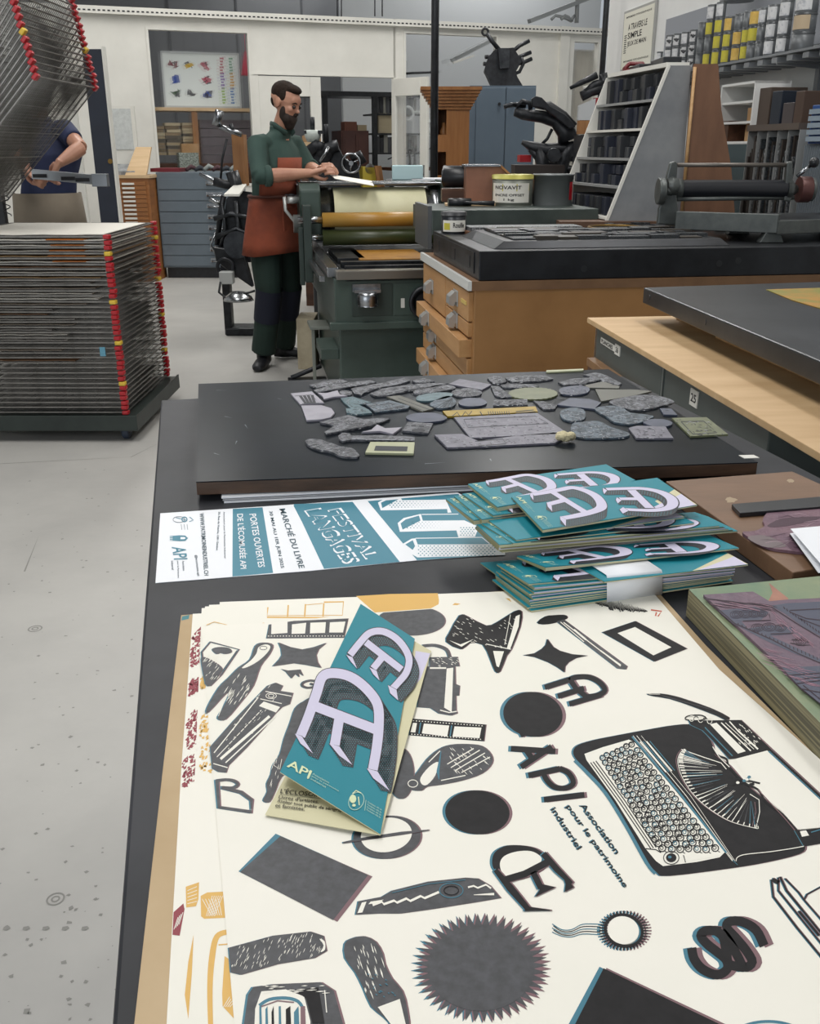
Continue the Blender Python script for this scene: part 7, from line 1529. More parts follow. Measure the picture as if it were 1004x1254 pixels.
def red(m, z):
    a = Art(m, artfn(Z1, z)); b = Art(m, artfn(Z5, z)); R.seed(41)
    for c, w, h_ in (((78, 250), 26, 85), ((66, 440), 24, 34), ((60, 650), 30, 85), ((45, 850), 34, 66)):
        for _ in range(80): x = c[0] + R.uniform(-w, w); y = c[1] + R.uniform(-h_, h_) - (x - c[0]) * .6; a.poly([(x, y), (x + R.uniform(4, 13), y - R.uniform(2, 12)), (x + R.uniform(2, 14), y + R.uniform(3, 12)), (x - 4, y + R.uniform(4, 12))], 2, 1)
    b.poly([(50, 705), (98, 662), (104, 690), (80, 820), (45, 816)], 2, 1)
    for k in range(4): b.stroke([(52 + k * 8, 790 - k * 8), (72 + k * 8, 730 - k * 8)], 3, 0, 2)
def yel1(m, z):
    b = Art(m, artfn(Z5, z)); a = Art(m, artfn(Z1, z))
    b.poly([(110, 580), (175, 558), (172, 640), (160, 675), (112, 682)], 1, 1); b.poly([(148, 815), (122, 950), (105, 1110), (122, 1228), (140, 1000)], 1, 1)
    for k in range(5): b.stroke([(118, 600 + k * 16), (165, 580 + k * 18)], 3, 0, 2)
def yel2(m, z):
    b = Art(m, artfn(Z5, z)); a = Art(m, artfn(Z1, z)); R.seed(43)
    b.poly([(183, 625), (215, 608), (295, 604), (305, 732), (200, 737), (185, 725)], 1, 1)
    for k in range(6): b.stroke([(190 + k * 16, 640), (235 + k * 10, 720)], 3, 0, 2); b.stroke([(290 - k * 10, 625), (250 - k * 8, 725)], 2.5, 0, 2)
    b.stroke(spline([(320, 800), (262, 825), (238, 930), (228, 1080), (232, 1280)], 5, False), [30 - abs(i - 10) * .6 for i in range(21)], 1, 1); b.stroke([(270, 865), (325, 860)], 6, 1, 1)
    b.poly([(300, 920), (322, 935), (345, 1225), (290, 1165), (288, 1100)], 1, 1)
    for k in range(4): b.stroke([(295 + k * 10, 1170), (325 + k * 6, 1120 + k * 10)], 3, 0, 2)
    for c, w, h_ in (((112, 420), 12, 30), ((115, 640), 18, 60), ((125, 790), 36, 68)):
        for _ in range(34): x = c[0] + R.uniform(-w, w); y = c[1] + R.uniform(-h_, h_); a.poly([(x, y), (x + R.uniform(5, 16), y - R.uniform(2, 10)), (x + R.uniform(6, 14), y + R.uniform(3, 14)), (x - 3, y + R.uniform(4, 12))], 1, 1)
def yel3(m, z):
    a = Art(m, artfn(Z1, z)); b = Art(m, artfn(Z2_, z))
    a.stroke([(432, 55), (428, 104), (796, 106), (802, 28), (706, 30)], 7, 1, 1); a.stroke([(430, 96), (796, 94)], 3, 1, 1)
    for x in (532, 616, 706): a.stroke([(x, 44 - (x - 532) * .05), (x - 4, 100)], 7, 1, 1)
    a.stroke([(614, 44), (700, 36)], 3, 1, 1); a.stroke([(130, 142), (170, 126), (250, 146)], 3, 1, 1); a.stroke([(368, 146), (410, 132), (430, 136)], 3, 1, 1)
    b.poly([(-16, 0), (150, -10), (384, -14), (390, 20), (388, 40), (350, 60), (80, 84)], 1, 1); b.poly([(455, 44), (468, 34), (496, 38), (480, 44)], 1, 1)
    b.poly([(715, 10), (735, 12), (745, 30)], 1, 1)
    c = Art(m, artfn(Z3_, z))
sheet(0, [(236, 752), (222, 941), (204, 1254)], [(236, 752), (786, 722)], red, 'printed sheet with crimson fragments, lowest of the fanned stack')
sheet(1, [(247, 745), (239, 941), (217, 1254)], [(247, 745), (788, 721)], yel1, 'white sheet just above the crimson one in the fanned stack')
sheet(2, [(251, 743), (246, 941), (247, 1254)], [(251, 743), (790, 720)], yel2, 'printed sheet with ochre fragments along its left edge')
sheet(3, [(256, 741), (266, 941), (294, 1254)], [(256, 741), (791, 719)], None, 'plain-edged sheet second below the top printed sheet')
sheet(4, [(269, 737.5), (276, 941), (300, 1254)], [(269, 737.5), (793, 718)], yel3, 'sheet with the ochre film strip and ochre band showing at its far edge')
# ---------------------------------------------------------------- the top sheet and all its printing
zT = zS + 5 * .0003
P = sheetpoly([(246, 767), (330, 763), (457, 750.5), (560, 743), (797, 735)], [(246, 767), (260, 941), (287, 1254)], zT)
M_ = MB(); M_.prism(P2(P), zT, zT + .00028, 0)
zz = zT + .00028
PA, TE, BR, BK_, GY_ = 0, 3, 4, 5, 6
def tri(tr, pts, sm=0, off=14, m=BK_, oy=0, closed_spline=True, h=1):
    A = Art(M_, artfn(tr, zz)); p = spline(pts, sm) if sm else pts
    A.poly([(x - off, y - oy) for x, y in p], TE, h); A.poly([(x + off, y + oy) for x, y in p], BR, h + .5); A.poly(p, m, h + 1)
    return A
def tristroke(tr, pts, w, sm=0, off=6, m=BK_, closed=False, h=1, oy=0):
    A = Art(M_, artfn(tr, zz)); p = spline(pts, sm, closed) if sm else pts
    A.stroke([(x - off, y - oy) for x, y in p], w, TE, h, closed); A.stroke([(x + off, y + oy) for x, y in p], w, BR, h + .5, closed); A.stroke(p, w, m, h + 1, closed); return A
R.seed(99)
def streaks(A, n, x0, x1, y0, y1, d, l, w=3.5, m=0, h=4, test=None):
    for _ in range(n):
        x, y = R.uniform(x0, x1), R.uniform(y0, y1); L_ = l * R.uniform(.4, 1)
        if test is None or (test(x, y) and test(x + d[0] * L_, y + d[1] * L_)): A.stroke([(x, y), (x + d[0] * L_ * .5 + R.uniform(-2, 2), y + d[1] * L_ * .5), (x + d[0] * L_, y + d[1] * L_)], [.8, w, .8], m, h)
def inpoly(P):
    def f(x, y):
        c_ = False; j = len(P) - 1
        for i in range(len(P)):
            if (P[i][1] > y) != (P[j][1] > y) and x < (P[j][0] - P[i][0]) * (y - P[i][1]) / (P[j][1] - P[i][1] + 1e-9) + P[i][0]: c_ = not c_
            j = i
        return c_
    return f
# film strip, stars, small letters
A = tri(Z1, [(438, 140), (560, 122), (825, 110), (805, 205), (425, 208)], 0, 3, GY_)
for q4 in ([(450, 132), (528, 126), (528, 182), (448, 188)], [(550, 140), (620, 132), (614, 185), (548, 187)], [(640, 132), (716, 129), (712, 182), (638, 184)], [(736, 130), (812, 126), (800, 180), (732, 180)]): A.poly(q4, PA, 4)
for k in range(26): A.poly([(432 + k * 14.6, 195), (438 + k * 14.6, 195), (438 + k * 14.6, 199), (432 + k * 14.6, 199)], PA, 4)
tri(Z1, [(483, 228), (540, 250), (600, 262), (660, 250), (718, 230), (680, 262), (668, 290), (675, 325), (692, 352), (620, 338), (560, 330), (455, 345), (488, 310), (500, 290), (496, 258)], 0, 5, GY_)
tri(Z1, [(497, 358), (530, 365), (590, 360), (606, 392), (582, 376), (586, 398), (566, 382), (547, 404), (530, 385), (520, 372)], 0, 3, GY_)
tristroke(Z1, [(672, 420), (640, 414), (606, 424), (600, 440), (630, 450), (668, 440), (640, 430)], 10, 4, 4, GY_)
# card
pc = [(150, 225), (290, 262), (205, 385), (150, 440), (128, 432), (108, 275)]
A = tristroke(Z1, pc, 5, 0, 4, GY_, True); tri(Z1, [(108, 300), (150, 312), (200, 345), (205, 372), (150, 438), (128, 430), (110, 350)], 3, 4, GY_); tri(Z1, [(158, 262), (190, 250), (240, 255), (255, 275), (225, 285), (200, 280), (180, 285)], 3, 3, GY_)
A.stroke([(206, 372), (280, 268)], 4, GY_, 3); streaks(A, 26, 112, 190, 300, 420, (.5, -.6), 40, 3)
# pincers
A = tri(Z1, [(370, 245), (410, 228), (455, 240), (440, 285), (395, 345), (360, 440), (300, 520), (225, 605), (185, 600), (205, 560), (240, 490), (225, 480), (140, 570), (135, 545), (190, 450), (240, 400), (290, 350), (345, 310)], 3, 6, GY_)
A.poly(spline([(386, 252), (420, 238), (444, 248), (430, 278), (385, 320), (330, 350), (305, 352), (350, 315), (376, 282)], 3), PA, 4); A.stroke(ell((410, 256), 18, 9, 12), 3, GY_, 5, True); streaks(A, 26, 220, 360, 380, 520, (-.5, .8), 50, 4)
A.stroke([(235, 480), (215, 520), (190, 590)], [2, 8, 2], PA, 4)
# paint tube
pt_ = [(150, 740), (260, 615), (400, 470), (430, 440), (470, 425), (505, 440), (492, 465), (555, 475), (538, 530), (500, 545), (465, 580), (420, 640), (330, 740), (240, 830), (228, 866), (190, 862), (160, 845)]
A = tri(Z1, pt_, 0, 4, GY_); A.poly([(388, 540), (412, 518), (492, 545), (472, 572)], PA, 4)
for (a, b, w) in (((168, 770), (385, 498), 5), ((200, 800), (440, 590), 13), ((225, 818), (470, 590), 6), ((182, 790), (400, 560), 4), ((420, 468), (548, 492), 4), ((395, 505), (500, 528), 4), ((165, 822), (235, 842), 5)): A.stroke([a, b], w, PA, 4)
for k in range(9): x, y = lerp(230, 380, k / 8), lerp(720, 560, k / 8); A.stroke([(x, y), (x + 28, y + 22)], 5, GY_, 5)
A.stroke(ell((448, 490), 26, 14, 14), 3, PA, 4, True); A.stroke(ell((448, 490), 14, 8, 12), 3, PA, 4, True); streaks(A, 40, 200, 480, 440, 780, (.4, -.5), 36, 3, test=inpoly(pt_))
# large pale spray bottle partly under the brochure
tri(Z1, [(660, 505), (610, 515), (565, 550), (540, 620), (510, 700), (490, 775), (455, 830), (445, 875), (425, 920), (428, 960), (408, 1002), (440, 1010), (470, 950), (490, 900), (530, 870), (700, 840), (760, 620)], 3, 5, GY_)
A = Art(M_, artfn(Z1, zz)); A.stroke([(470, 790), (460, 830), (490, 850), (500, 800)], 3, PA, 4); streaks(A, 10, 440, 490, 780, 960, (-.2, .9), 40, 3)
# letter D/B
A = tristroke(Z1, [(182, 900), (192, 1035), (350, 1058), (352, 1000), (300, 962), (205, 938)], 16, 0, 7, GY_); tristroke(Z1, [(182, 905), (225, 900), (262, 905), (285, 922), (262, 940), (205, 938)], 14, 3, 6, GY_)
# ellipse cut by sheet's edge, anvil, camera
top_edge = lambda x: 84 - (x - 80) * .075
P_ = [(x, max(y, top_edge(x))) for x, y in ell((255, 122), 165, 72, 40)]; tri(Z2_, P_, 0, 5, GY_)
an = [(490, 95), (530, 100), (620, 145), (680, 125), (760, 75), (795, 76), (788, 150), (745, 262), (722, 292), (690, 370), (665, 370), (640, 310), (605, 240), (540, 232), (500, 262), (425, 225), (440, 180)]
A = tri(Z2_, an, 2, 5); A.poly([(766, 100), (786, 92), (780, 150), (738, 262), (722, 258), (745, 180)], PA, 4); A.poly([(655, 270), (708, 272), (683, 350), (672, 345)], PA, 4); A.poly([(440, 218), (495, 238), (560, 212), (500, 250)], PA, 4)
streaks(A, 70, 450, 760, 90, 260, (.6, .35), 26, 3, test=inpoly(an)); A.stroke([(620, 236), (740, 262)], 4, PA, 4); A.stroke([(740, 92), (712, 240)], 3, PA, 4)
A = tri(Z2_, [(300, 345), (468, 345), (474, 560), (480, 575), (450, 586), (390, 576), (350, 550), (285, 545)], 0, 5, GY_); A.poly([(428, 356), (460, 352), (452, 570), (415, 548)], PA, 4); A.poly([(345, 350), (425, 350), (425, 358), (345, 358)], PA, 4)
tristroke(Z2_, [(310, 245), (370, 242), (425, 262), (442, 300)], 15, 4, 4, GY_); tri(Z2_, [(345, 300), (480, 298), (490, 345), (345, 345)], 0, 4, GY_); streaks(A, 26, 350, 480, 300, 345, (.7, .3), 24, 3); tri(Z2_, [(468, 430), (492, 440), (488, 488), (468, 490)], 0, 3, GY_); A.stroke([(395, 560), (440, 572), (478, 566)], 5, PA, 4)
A = tri(Z2_, [(250, 600), (620, 630), (610, 712), (245, 682)], 0, 4)
for q4 in ([(262, 622), (282, 624), (274, 670), (250, 668)], [(316, 626), (440, 636), (430, 690), (306, 674)], [(466, 640), (598, 646), (588, 698), (456, 690)]): A.poly(q4, PA, 4)
A.stroke([(300, 622), (292, 676)], 6, TE, 5); A.stroke([(452, 636), (444, 690)], 6, TE, 5)
for k in range(24): x = 262 + k * 14.6; A.poly([(x, 610 + k * 1.1), (x + 6, 610 + k * 1.1), (x + 6, 614 + k * 1.1), (x, 614 + k * 1.1)], PA, 4); A.poly([(x - 8, 676 + k * 1.1), (x - 2, 676 + k * 1.1), (x - 2, 680 + k * 1.1), (x - 8, 680 + k * 1.1)], PA, 4)
mt_ = [(270, 880), (330, 800), (390, 750), (450, 728), (530, 725), (600, 735), (645, 775), (650, 820), (600, 870), (500, 905), (400, 925), (330, 935), (300, 955), (240, 945), (225, 915), (240, 892)]
A = tri(Z2_, mt_, 3, 6, GY_); A.poly(spline([(305, 922), (300, 890), (345, 835), (388, 815), (372, 880), (332, 926)], 3), PA, 4)
for a, b in (((430, 825), (560, 748)), ((448, 842), (590, 756)), ((470, 856), (615, 770)), ((500, 866), (640, 790)), ((400, 905), (520, 880)), ((395, 760), (340, 815))): A.stroke([a, b], 5, PA, 4)
A.stroke(ell((262, 920), 24, 18, 14), 4, PA, 4, True); streaks(A, 40, 440, 640, 740, 860, (.5, .5), 40, 3.5, test=inpoly(mt_)); A.stroke([(400, 760), (385, 860), (390, 900)], [3, 14, 4], TE, 4)
tri(Z2_, ell((205, 870), 62, 125, 30), 0, 5, GY_)
tri(Z2_, ell((578, 1060), 158, 108, 44, .06), 0, 14); 
ring_o = ell((175, 338), 166, 106, 40, -.08); A = tri(Z6_, ring_o, 0, 9, GY_); A.poly(ell((172, 328), 126, 84, 40, -.15), PA, 4); tristroke(Z6_, [(-40, 366), (60, 348), (250, 320), (380, 304)], [6, 14, 16, 4], 0, 5, GY_, h=4)
sb = ell((850, 580), 146, 110, 40, .12); tri(Z2_, sb, 0, 17); tri(Z2_, [(768, 648), (795, 694), (835, 676), (800, 640)], 0, 10)
# hammer
A = tri(Z3_, [(70, 130), (110, 100), (150, 94), (200, 92), (218, 100), (215, 112), (180, 125), (145, 135), (100, 140)], 2, 3); ph = [(165, 125), (200, 115), (512, 345), (505, 360), (465, 356)]; tri(Z3_, ph, 0, 4, GY_)
for a, b, w in (((200, 130), (480, 345), 5), ((185, 128), (300, 225), 4), ((250, 165), (310, 215), 9), ((380, 268), (480, 340), 7), ((300, 205), (420, 300), 3)): A.stroke([a, b], w, PA, 4)
A = tri(Z3_, [(388, 178), (552, 123), (805, 258), (645, 322)], 0, 4); A.poly([(464, 183), (550, 153), (728, 252), (640, 292)], PA, 4)
tri(Z3_, [(120, 210), (150, 250), (180, 268), (240, 285), (318, 292), (260, 305), (225, 325), (208, 345), (205, 375), (170, 350), (125, 325), (60, 300), (2, 290), (60, 280), (95, 258), (112, 240)], 0, 4)
for s in ([(108, 448), (235, 408)], [(172, 492), (300, 452)], [(228, 530), (384, 484)], [(232, 410), (262, 455), (318, 498)]): tristroke(Z3_, s, 26, 0, 11)
tristroke(Z3_, [(228, 412), (262, 398), (325, 398), (378, 425), (402, 462), (370, 486), (318, 494)], 26, 4, 7)
for s in ([(-58, 748), (160, 762)], [(-8, 838), (142, 738)], [(18, 756), (52, 806)]): tristroke(Z3_, s, 28, 0, 13)
for s in ([(28, 880), (182, 846)], [(104, 990 + 8), (302, 974)]): tristroke(Z3_, s, 28, 0, 13)
tristroke(Z3_, [(98, 862), (120, 905), (160, 938), (215, 940), (248, 915), (225, 868), (180, 846)], 26, 4, 9)
def rt(tr, s, o, dx, up, sh=.0):
    A = Art(M_, artfn(tr, zz)); A.text(s, (o[0] - 3, o[1]), dx, up, TE, 1, sh); A.text(s, (o[0] + 3, o[1] + 2), dx, up, BK_, 2, sh)
rt(Z7_, 'Association', (196, 182), (176, 240), (24, -16)); rt(Z7_, 'pour le patrimoine', (124, 192), (284, 398), (28, -18)); rt(Z7_, 'industriel', (54, 202), (132, 198), (24, -16))
# scribbled tree and orange bracket
A = Art(M_, artfn(Z3_, zz))
for k in range(52): f = k / 51; x = lerp(350, 600, f); w = 36 * math.sin(min(1, f * 2.2) * 1.57) * (1 - f) ** .6 * R.uniform(.35, 1) + 4; yc = lerp(32, 72, f); A.stroke([(x, yc - w), (x + 10, yc + w)], [1, 5, 1][:2], BK_, 2)
A.stroke([(628, 68), (680, 75), (662, 100)], 7, 7, 2); A.stroke([(655, 80), (650, 98)], 7, 7, 2)
# ---- typewriter
tw = [(-190, 440), (-205, 402), (-180, 370), (-100, 345), (0, 325), (160, 295), (300, 272), (390, 275), (470, 350), (490, 420), (560, 470), (640, 560), (760, 660), (880, 770), (905, 805), (932, 868), (900, 905), (740, 945), (560, 975), (260, 1012), (205, 995), (160, 940), (60, 760), (-40, 600), (-130, 500)]
A = tri(Z4_, tw, 3, 9); A.stroke([(x - 8, y + 6) for x, y in spline([(-190, 440), (-130, 500), (-40, 600), (60, 760), (160, 940), (205, 995)], 4, False)], 16, TE, 3)
A.poly([(-150, 415), (-60, 382), (68, 345), (100, 362), (300, 600), (540, 895), (512, 922), (400, 945), (235, 965), (200, 940), (150, 880), (0, 640), (-140, 445)], PA, 5)
for k in range(3): A.stroke([(-120 + k * 13, 458 - k * 4), (20 + k * 13, 650 - k * 4), (175 + k * 13, 880 - k * 3)], 5, BK_, 6)
A.stroke([(150, 880), (200, 885), (225, 900)], 5, BK_, 6)
ks = [(-84, 428), (84, 350), (520, 893), (216, 892)]
kh = lambda u, v: tuple(lerp(lerp(ks[0][i], ks[1][i], u), lerp(ks[3][i], ks[2][i], u), v) for i in (0, 1))
for j in range(20):
    for i in range(7):
        u, v = (i + .5 + R.uniform(-.12, .12)) / 7, (j + .5 + R.uniform(-.15, .15)) / 20; c_ = kh(u, v); rr = 13 + 4 * v
        A.stroke(ell(c_, rr * 1.05, rr, 10, R.uniform(0, 1)), 5.5, BK_, 6, True); A.stroke(ell((c_[0] - 3, c_[1] - 2), rr * .55, rr * .5, 8, R.uniform(0, 1)), 3.4, R.choice([BK_, TE]), 7, True)
        if R.random() < .6: A.stroke([(c_[0] + 12, c_[1] + 14), (c_[0] + 24, c_[1] + 20)], 4, BK_, 6)
A.poly(ell((275, 925), 26, 22, 14), BK_, 7); A.stroke(ell((275, 925), 38, 32, 16), 4, BK_, 7, True); A.poly(ell((268, 922), 9, 7, 8), TE, 8)
A.poly([(340, 915), (505, 893), (512, 915), (340, 945)], PA, 6); A.stroke([(335, 912), (345, 948)], 4, BK_, 7)
GL = TE
for off_, w in ((0, 3), (18, 3), (40, 2)): A.stroke([(88 + off_, 326), (330 + off_, 620), (575 + off_ * .3, 940)], w, PA, 5)
A.stroke([(84, 330), (310, 600), (545, 900)], 10, TE, 5.5)
for k in range(4): A.stroke([(122 + k * 16, 355 - k), (250 + k * 14, 505 - k * 3)], [6, 5, 6, 4][k], [PA, TE, PA, TE][k], 5)
fan_o = spline([(325, 393), (305, 420), (300, 460), (320, 525), (370, 605), (450, 680), (560, 745), (690, 780)], 5, False); A.stroke(fan_o, 3.5, BR, 5); A.stroke([(x + 8, y + 2) for x, y in fan_o], 3, PA, 5.5)
fan_i = spline([(420, 450), (500, 470), (545, 490), (545, 530), (575, 575), (650, 612), (665, 640)], 12, False)
A.stroke([(325, 393), (430, 430), (520, 460), (545, 490)], 4, PA, 5); A.stroke([(690, 780), (708, 700), (705, 640), (660, 612)], 4, PA, 5); A.stroke([(672, 770), (690, 700), (684, 650)], 3, BR, 5)
for k in range(86):
    f = k / 85; a = fan_o[int(f * (len(fan_o) - 1))]; b = fan_i[int(f * (len(fan_i) - 1))]; a = (a[0] + 14 + R.uniform(-2, 2), a[1] + R.uniform(-3, 3)); s0, s1 = R.uniform(0, .12), R.uniform(.35, .98)
    A.stroke([(lerp(a[0], b[0], s0), lerp(a[1], b[1], s0)), (lerp(a[0], b[0], s1), lerp(a[1], b[1], s1))], [3.4, 1.2], R.choice([PA, GY_, TE, PA, GY_]), 5)
    A.stroke([(a[0] - 2, a[1]), (lerp(a[0], b[0], .09), lerp(a[1], b[1], .09))], 4, PA, 6)
# carriage and paper
ca = [(360, 248), (455, 250), (610, 248), (700, 330), (765, 398), (600, 436), (560, 440), (480, 350), (430, 300), (370, 272)]
tri(Z4_, ca, 0, 5, h=2.5); A.poly([(465, 270), (497, 262), (640, 402), (602, 414)], PA, 5)
for (a, b, w) in (((440, 285), (575, 425), 5), ((520, 262), (665, 400), 6), ((540, 262), (680, 392), 3), ((600, 300), (700, 392), 8), ((560, 256), (600, 300), 6)): A.stroke([a, b], w, PA if w != 5 else TE, 5)
streaks(A, 34, 590, 700, 265, 370, (.5, .5), 26, 4, h=5); A.stroke(spline([(345, 245), (360, 228), (420, 225), (445, 240), (400, 252)], 4), 5, BK_, 5, True)
for k in range(5): A.stroke(ell((375 + k * 22, 242 + k * 3), 12, 14, 10), 3, [PA, BK_][k % 2], 6, True)
tri(Z4_, [(155, 120), (222, 118), (290, 130), (350, 148), (470, 190), (560, 236), (540, 248), (500, 228), (380, 182), (270, 145), (190, 132)], 2, 3, h=2.5); A.stroke([(165, 122), (220, 122)], 2.5, PA, 5); A.stroke([(230, 130), (480, 200)], 2.5, GY_, 5)
A.poly([(585, 440), (745, 398), (1400, 1010), (1200, 1050), (1010, 775), (895, 785), (820, 700), (760, 650), (700, 590), (640, 530)], PA, 4)
A.stroke([(612, 252), (760, 396), (1004, 622), (1300, 900)], 12, BK_, 4.5); A.stroke([(618, 250), (770, 392), (1010, 615), (1306, 893)], 6, BR, 4.4); A.stroke([(752, 402), (998, 630), (1290, 905)], 7, TE, 4.6)
A.stroke(spline([(470, 370), (500, 420), (545, 440), (560, 480), (640, 560), (700, 590), (740, 650), (820, 710), (880, 780)], 4, False), 10, BK_, 5); A.stroke(spline([(478, 380), (510, 430), (560, 480)], 4, False), 4, PA, 6); A.stroke([(700, 590), (760, 655), (830, 730), (880, 790)], 4, BR, 6)
for k in range(12): A.poly(ell((570 + R.uniform(0, 110), 535 + R.uniform(-10, 30)), 9, 7, 8), R.choice([BK_, PA, TE]), 6)
A.stroke([(600, 540), (660, 548), (710, 560)], 9, BK_, 6)
tri(Z4_, [(880, 790), (1060, 772), (1150, 770), (1150, 830), (1000, 855), (925, 868)], 0, 4, h=2.5); A.poly([(905, 795), (935, 790), (950, 815), (915, 822)], PA, 6); A.stroke([(960, 800), (1010, 785)], 5, TE, 6)
A.stroke(spline([(592, 942), (600, 922), (640, 908), (760, 895), (860, 880), (925, 868)], 4, False), 4, PA, 6); A.stroke([(575, 935), (600, 960)], 3, TE, 6)
# ---- OE ligature
ro = spline([(690, 455), (705, 410), (760, 380), (830, 378), (900, 392), (948, 425), (965, 455), (930, 500), (860, 535), (790, 550), (735, 530), (700, 495)], 4)
A = tri(Z6_, ro, 0, 12); A.poly(spline([(728, 470), (750, 432), (810, 410), (880, 408), (925, 432), (930, 458), (890, 500), (820, 535), (775, 545), (742, 520)], 4), PA, 5)
for s, w in (([(742, 552), (850, 520), (975, 455)], 34), ([(706, 500), (780, 590), (870, 696)], [22, 36, 26]), ([(850, 690), (975, 698)], [24, 5]), ([(940, 420), (1010, 500), (1080, 568)], [30, 30, 20]), ([(890, 510), (930, 590)], 30)): tristroke(Z6_, s, w, 0, 9, h=5)
tri(Z6_, [(925, 568), (1000, 585), (900, 632), (922, 600)], 0, 6, h=5); tri(Z7_, [(115, 520), (170, 585), (125, 608), (130, 570)], 0, 6, h=5)
A = Art(M_, artfn(Z6_, zz))
# ---- cutter, starburst, brush
ck = [(35, 652), (150, 630), (200, 600), (380, 555), (560, 536), (620, 540), (680, 575), (732, 636), (620, 655), (400, 690), (240, 712), (130, 712), (22, 718)]
A = tri(Z6_, ck, 0, 6, GY_); A.poly([(52, 660), (75, 655), (55, 708), (30, 712)], PA, 5); A.poly([(95, 655), (160, 645), (130, 662), (84, 668)], PA, 5)
A.stroke([(105, 672), (150, 655), (160, 668), (210, 650), (225, 660), (270, 640), (290, 652), (340, 628), (360, 638), (430, 608)], 12, PA, 5); A.stroke(ell((490, 600), 58, 36, 20), 4, TE, 5, True); A.stroke(ell((490, 600), 36, 22, 16), 4, BK_, 6, True); A.stroke([(572, 585), (600, 578), (620, 588), (660, 572), (685, 590)], 9, PA, 5)
A.stroke([(200, 612), (380, 568), (560, 548)], 3, TE, 5); A.stroke([(600, 622), (700, 618)], [3, 12], PA, 5)
n = 44; sp_b = []
for k in range(n * 2):
    a = math.pi * k / n + .02; ro_, ri_ = (333, 270), (262, 212); r_ = ro_ if k % 2 else ri_; sp_b.append((636 + r_[0] * math.cos(a), 978 + r_[1] * math.sin(a)))
A = Art(M_, artfn(Z6_, zz)); A.poly([(x - 13, y) for x, y in sp_b], TE, 1)
a_, b_ = math.cos(.07), math.sin(.07); A.poly([(636 + 13 + (x - 636) * a_ - (y - 978) * b_ * 1.2, 978 + (x - 636) * b_ * .8 + (y - 978) * a_) for x, y in sp_b], BR, 1.5)
A.poly([(636 + (x - 636) * .985, 978 + (y - 978) * .985) for x, y in sp_b], GY_, 2); A.poly(ell((636, 978), 262, 212, 50), GY_, 3)
br_ = [(0, 835), (60, 822), (120, 850), (155, 910), (165, 960), (200, 1030), (250, 1090), (275, 1180), (285, 1300), (250, 1400), (160, 1400), (200, 1280), (160, 1220), (100, 1170), (60, 1080), (20, 1000), (-30, 930), (-32, 860)]
A = tri(Z6_, br_, 2, 8, GY_); A.poly([(130, 1172), (238, 1132), (268, 1260), (262, 1400), (190, 1380), (205, 1270)], PA, 5); streaks(A, 46, -20, 150, 840, 1120, (.3, .9), 60, 4.5, h=5, test=inpoly(br_)); streaks(A, 20, 60, 220, 1000, 1130, (.5, .3), 34, 6, TE, 5, test=inpoly(br_))
# ---- rectangle, eraser, jar
A = Art(M_, artfn(Z5, zz)); A.poly([(550, 320), (1000, 520), (832, 742), (368, 505)], TE, 1); A.poly([(600, 345), (1024, 530), (852, 752), (420, 520)], BR, 1.5); A.poly([(574, 332), (1002, 524), (832, 744), (376, 508)], 5 + 1, 2)
er = [(320, 880), (540, 820), (720, 800), (785, 822), (800, 895), (740, 930), (560, 960), (380, 1012), (330, 1000)]
A = tri(Z5, er, 0, 5, GY_); streaks(A, 150, 330, 780, 820, 990, (.35, -.8), 34, 3, h=5, test=inpoly(er)); A.poly(spline([(765, 838), (790, 850), (792, 890), (770, 902), (785, 870)], 3), PA, 5)
jr = [(415, 1110), (440, 1072), (540, 1058), (770, 1048), (835, 1090), (880, 1252), (920, 1420), (380, 1420), (395, 1252)]
A = tri(Z5, jr, 0, 11, GY_); A.poly([(480, 1095), (600, 1085), (690, 1120), (720, 1240), (720, 1400), (440, 1400), (450, 1180)], PA, 5); A.stroke(spline([(470, 1165), (520, 1135), (600, 1128), (660, 1145), (690, 1190)], 4, False), 16, TE, 6); A.stroke([(475, 1172), (560, 1142), (640, 1150)], 6, BR, 7)
for k, (x, m_) in enumerate(((470, TE), (500, TE), (530, BK_), (565, TE), (600, BK_), (640, TE), (672, BR))): A.poly([(x, 1170 + (k % 3) * 14), (x + 10 + (k > 3) * 12, 1168), (x + 18 + (k > 3) * 14, 1420), (x + 2, 1420)], m_, 7)
A.poly([(640, 1090), (760, 1075), (790, 1250), (730, 1250), (700, 1130)], BK_, 6); A.stroke([(790, 1090), (800, 1200)], 5, PA, 7); streaks(A, 24, 470, 780, 1065, 1110, (.9, -.05), 60, 5, h=6)
# ---- stamp with waves
A = Art(M_, artfn(Z7_, zz))
for s_ in range(5):
    pts = [(64 + (s_ % 2) * 6, 762 + s_ * 10), (110, 790 + s_ * 8), (160, 790 + s_ * 9), (215, 764 + s_ * 12), (300, 764 + s_ * 13)]; A.stroke(spline(pts, 5, False), 4, BK_ if s_ % 2 else TE, 2)
for (dx, m_, h_) in ((-12, TE, 1), (16, BR, 1.5), (0, BK_, 2)):
    A.stroke([(x + dx, y) for x, y in ell((415, 796), 92, 76, 40, .3)], 15 if m_ == BK_ else 10, m_, h_ + (2 if m_ == BK_ else 0), True)
    for k in range(40): a = 2 * math.pi * k / 40; c_ = (415 + dx, 796); A.stroke([(c_[0] + 92 * math.cos(a), c_[1] + 78 * math.sin(a)), (c_[0] + 120 * math.cos(a), c_[1] + 98 * math.sin(a))], 7, m_, h_)
A.poly(ell((412, 796), 78, 68, 36, .3), PA, 6)
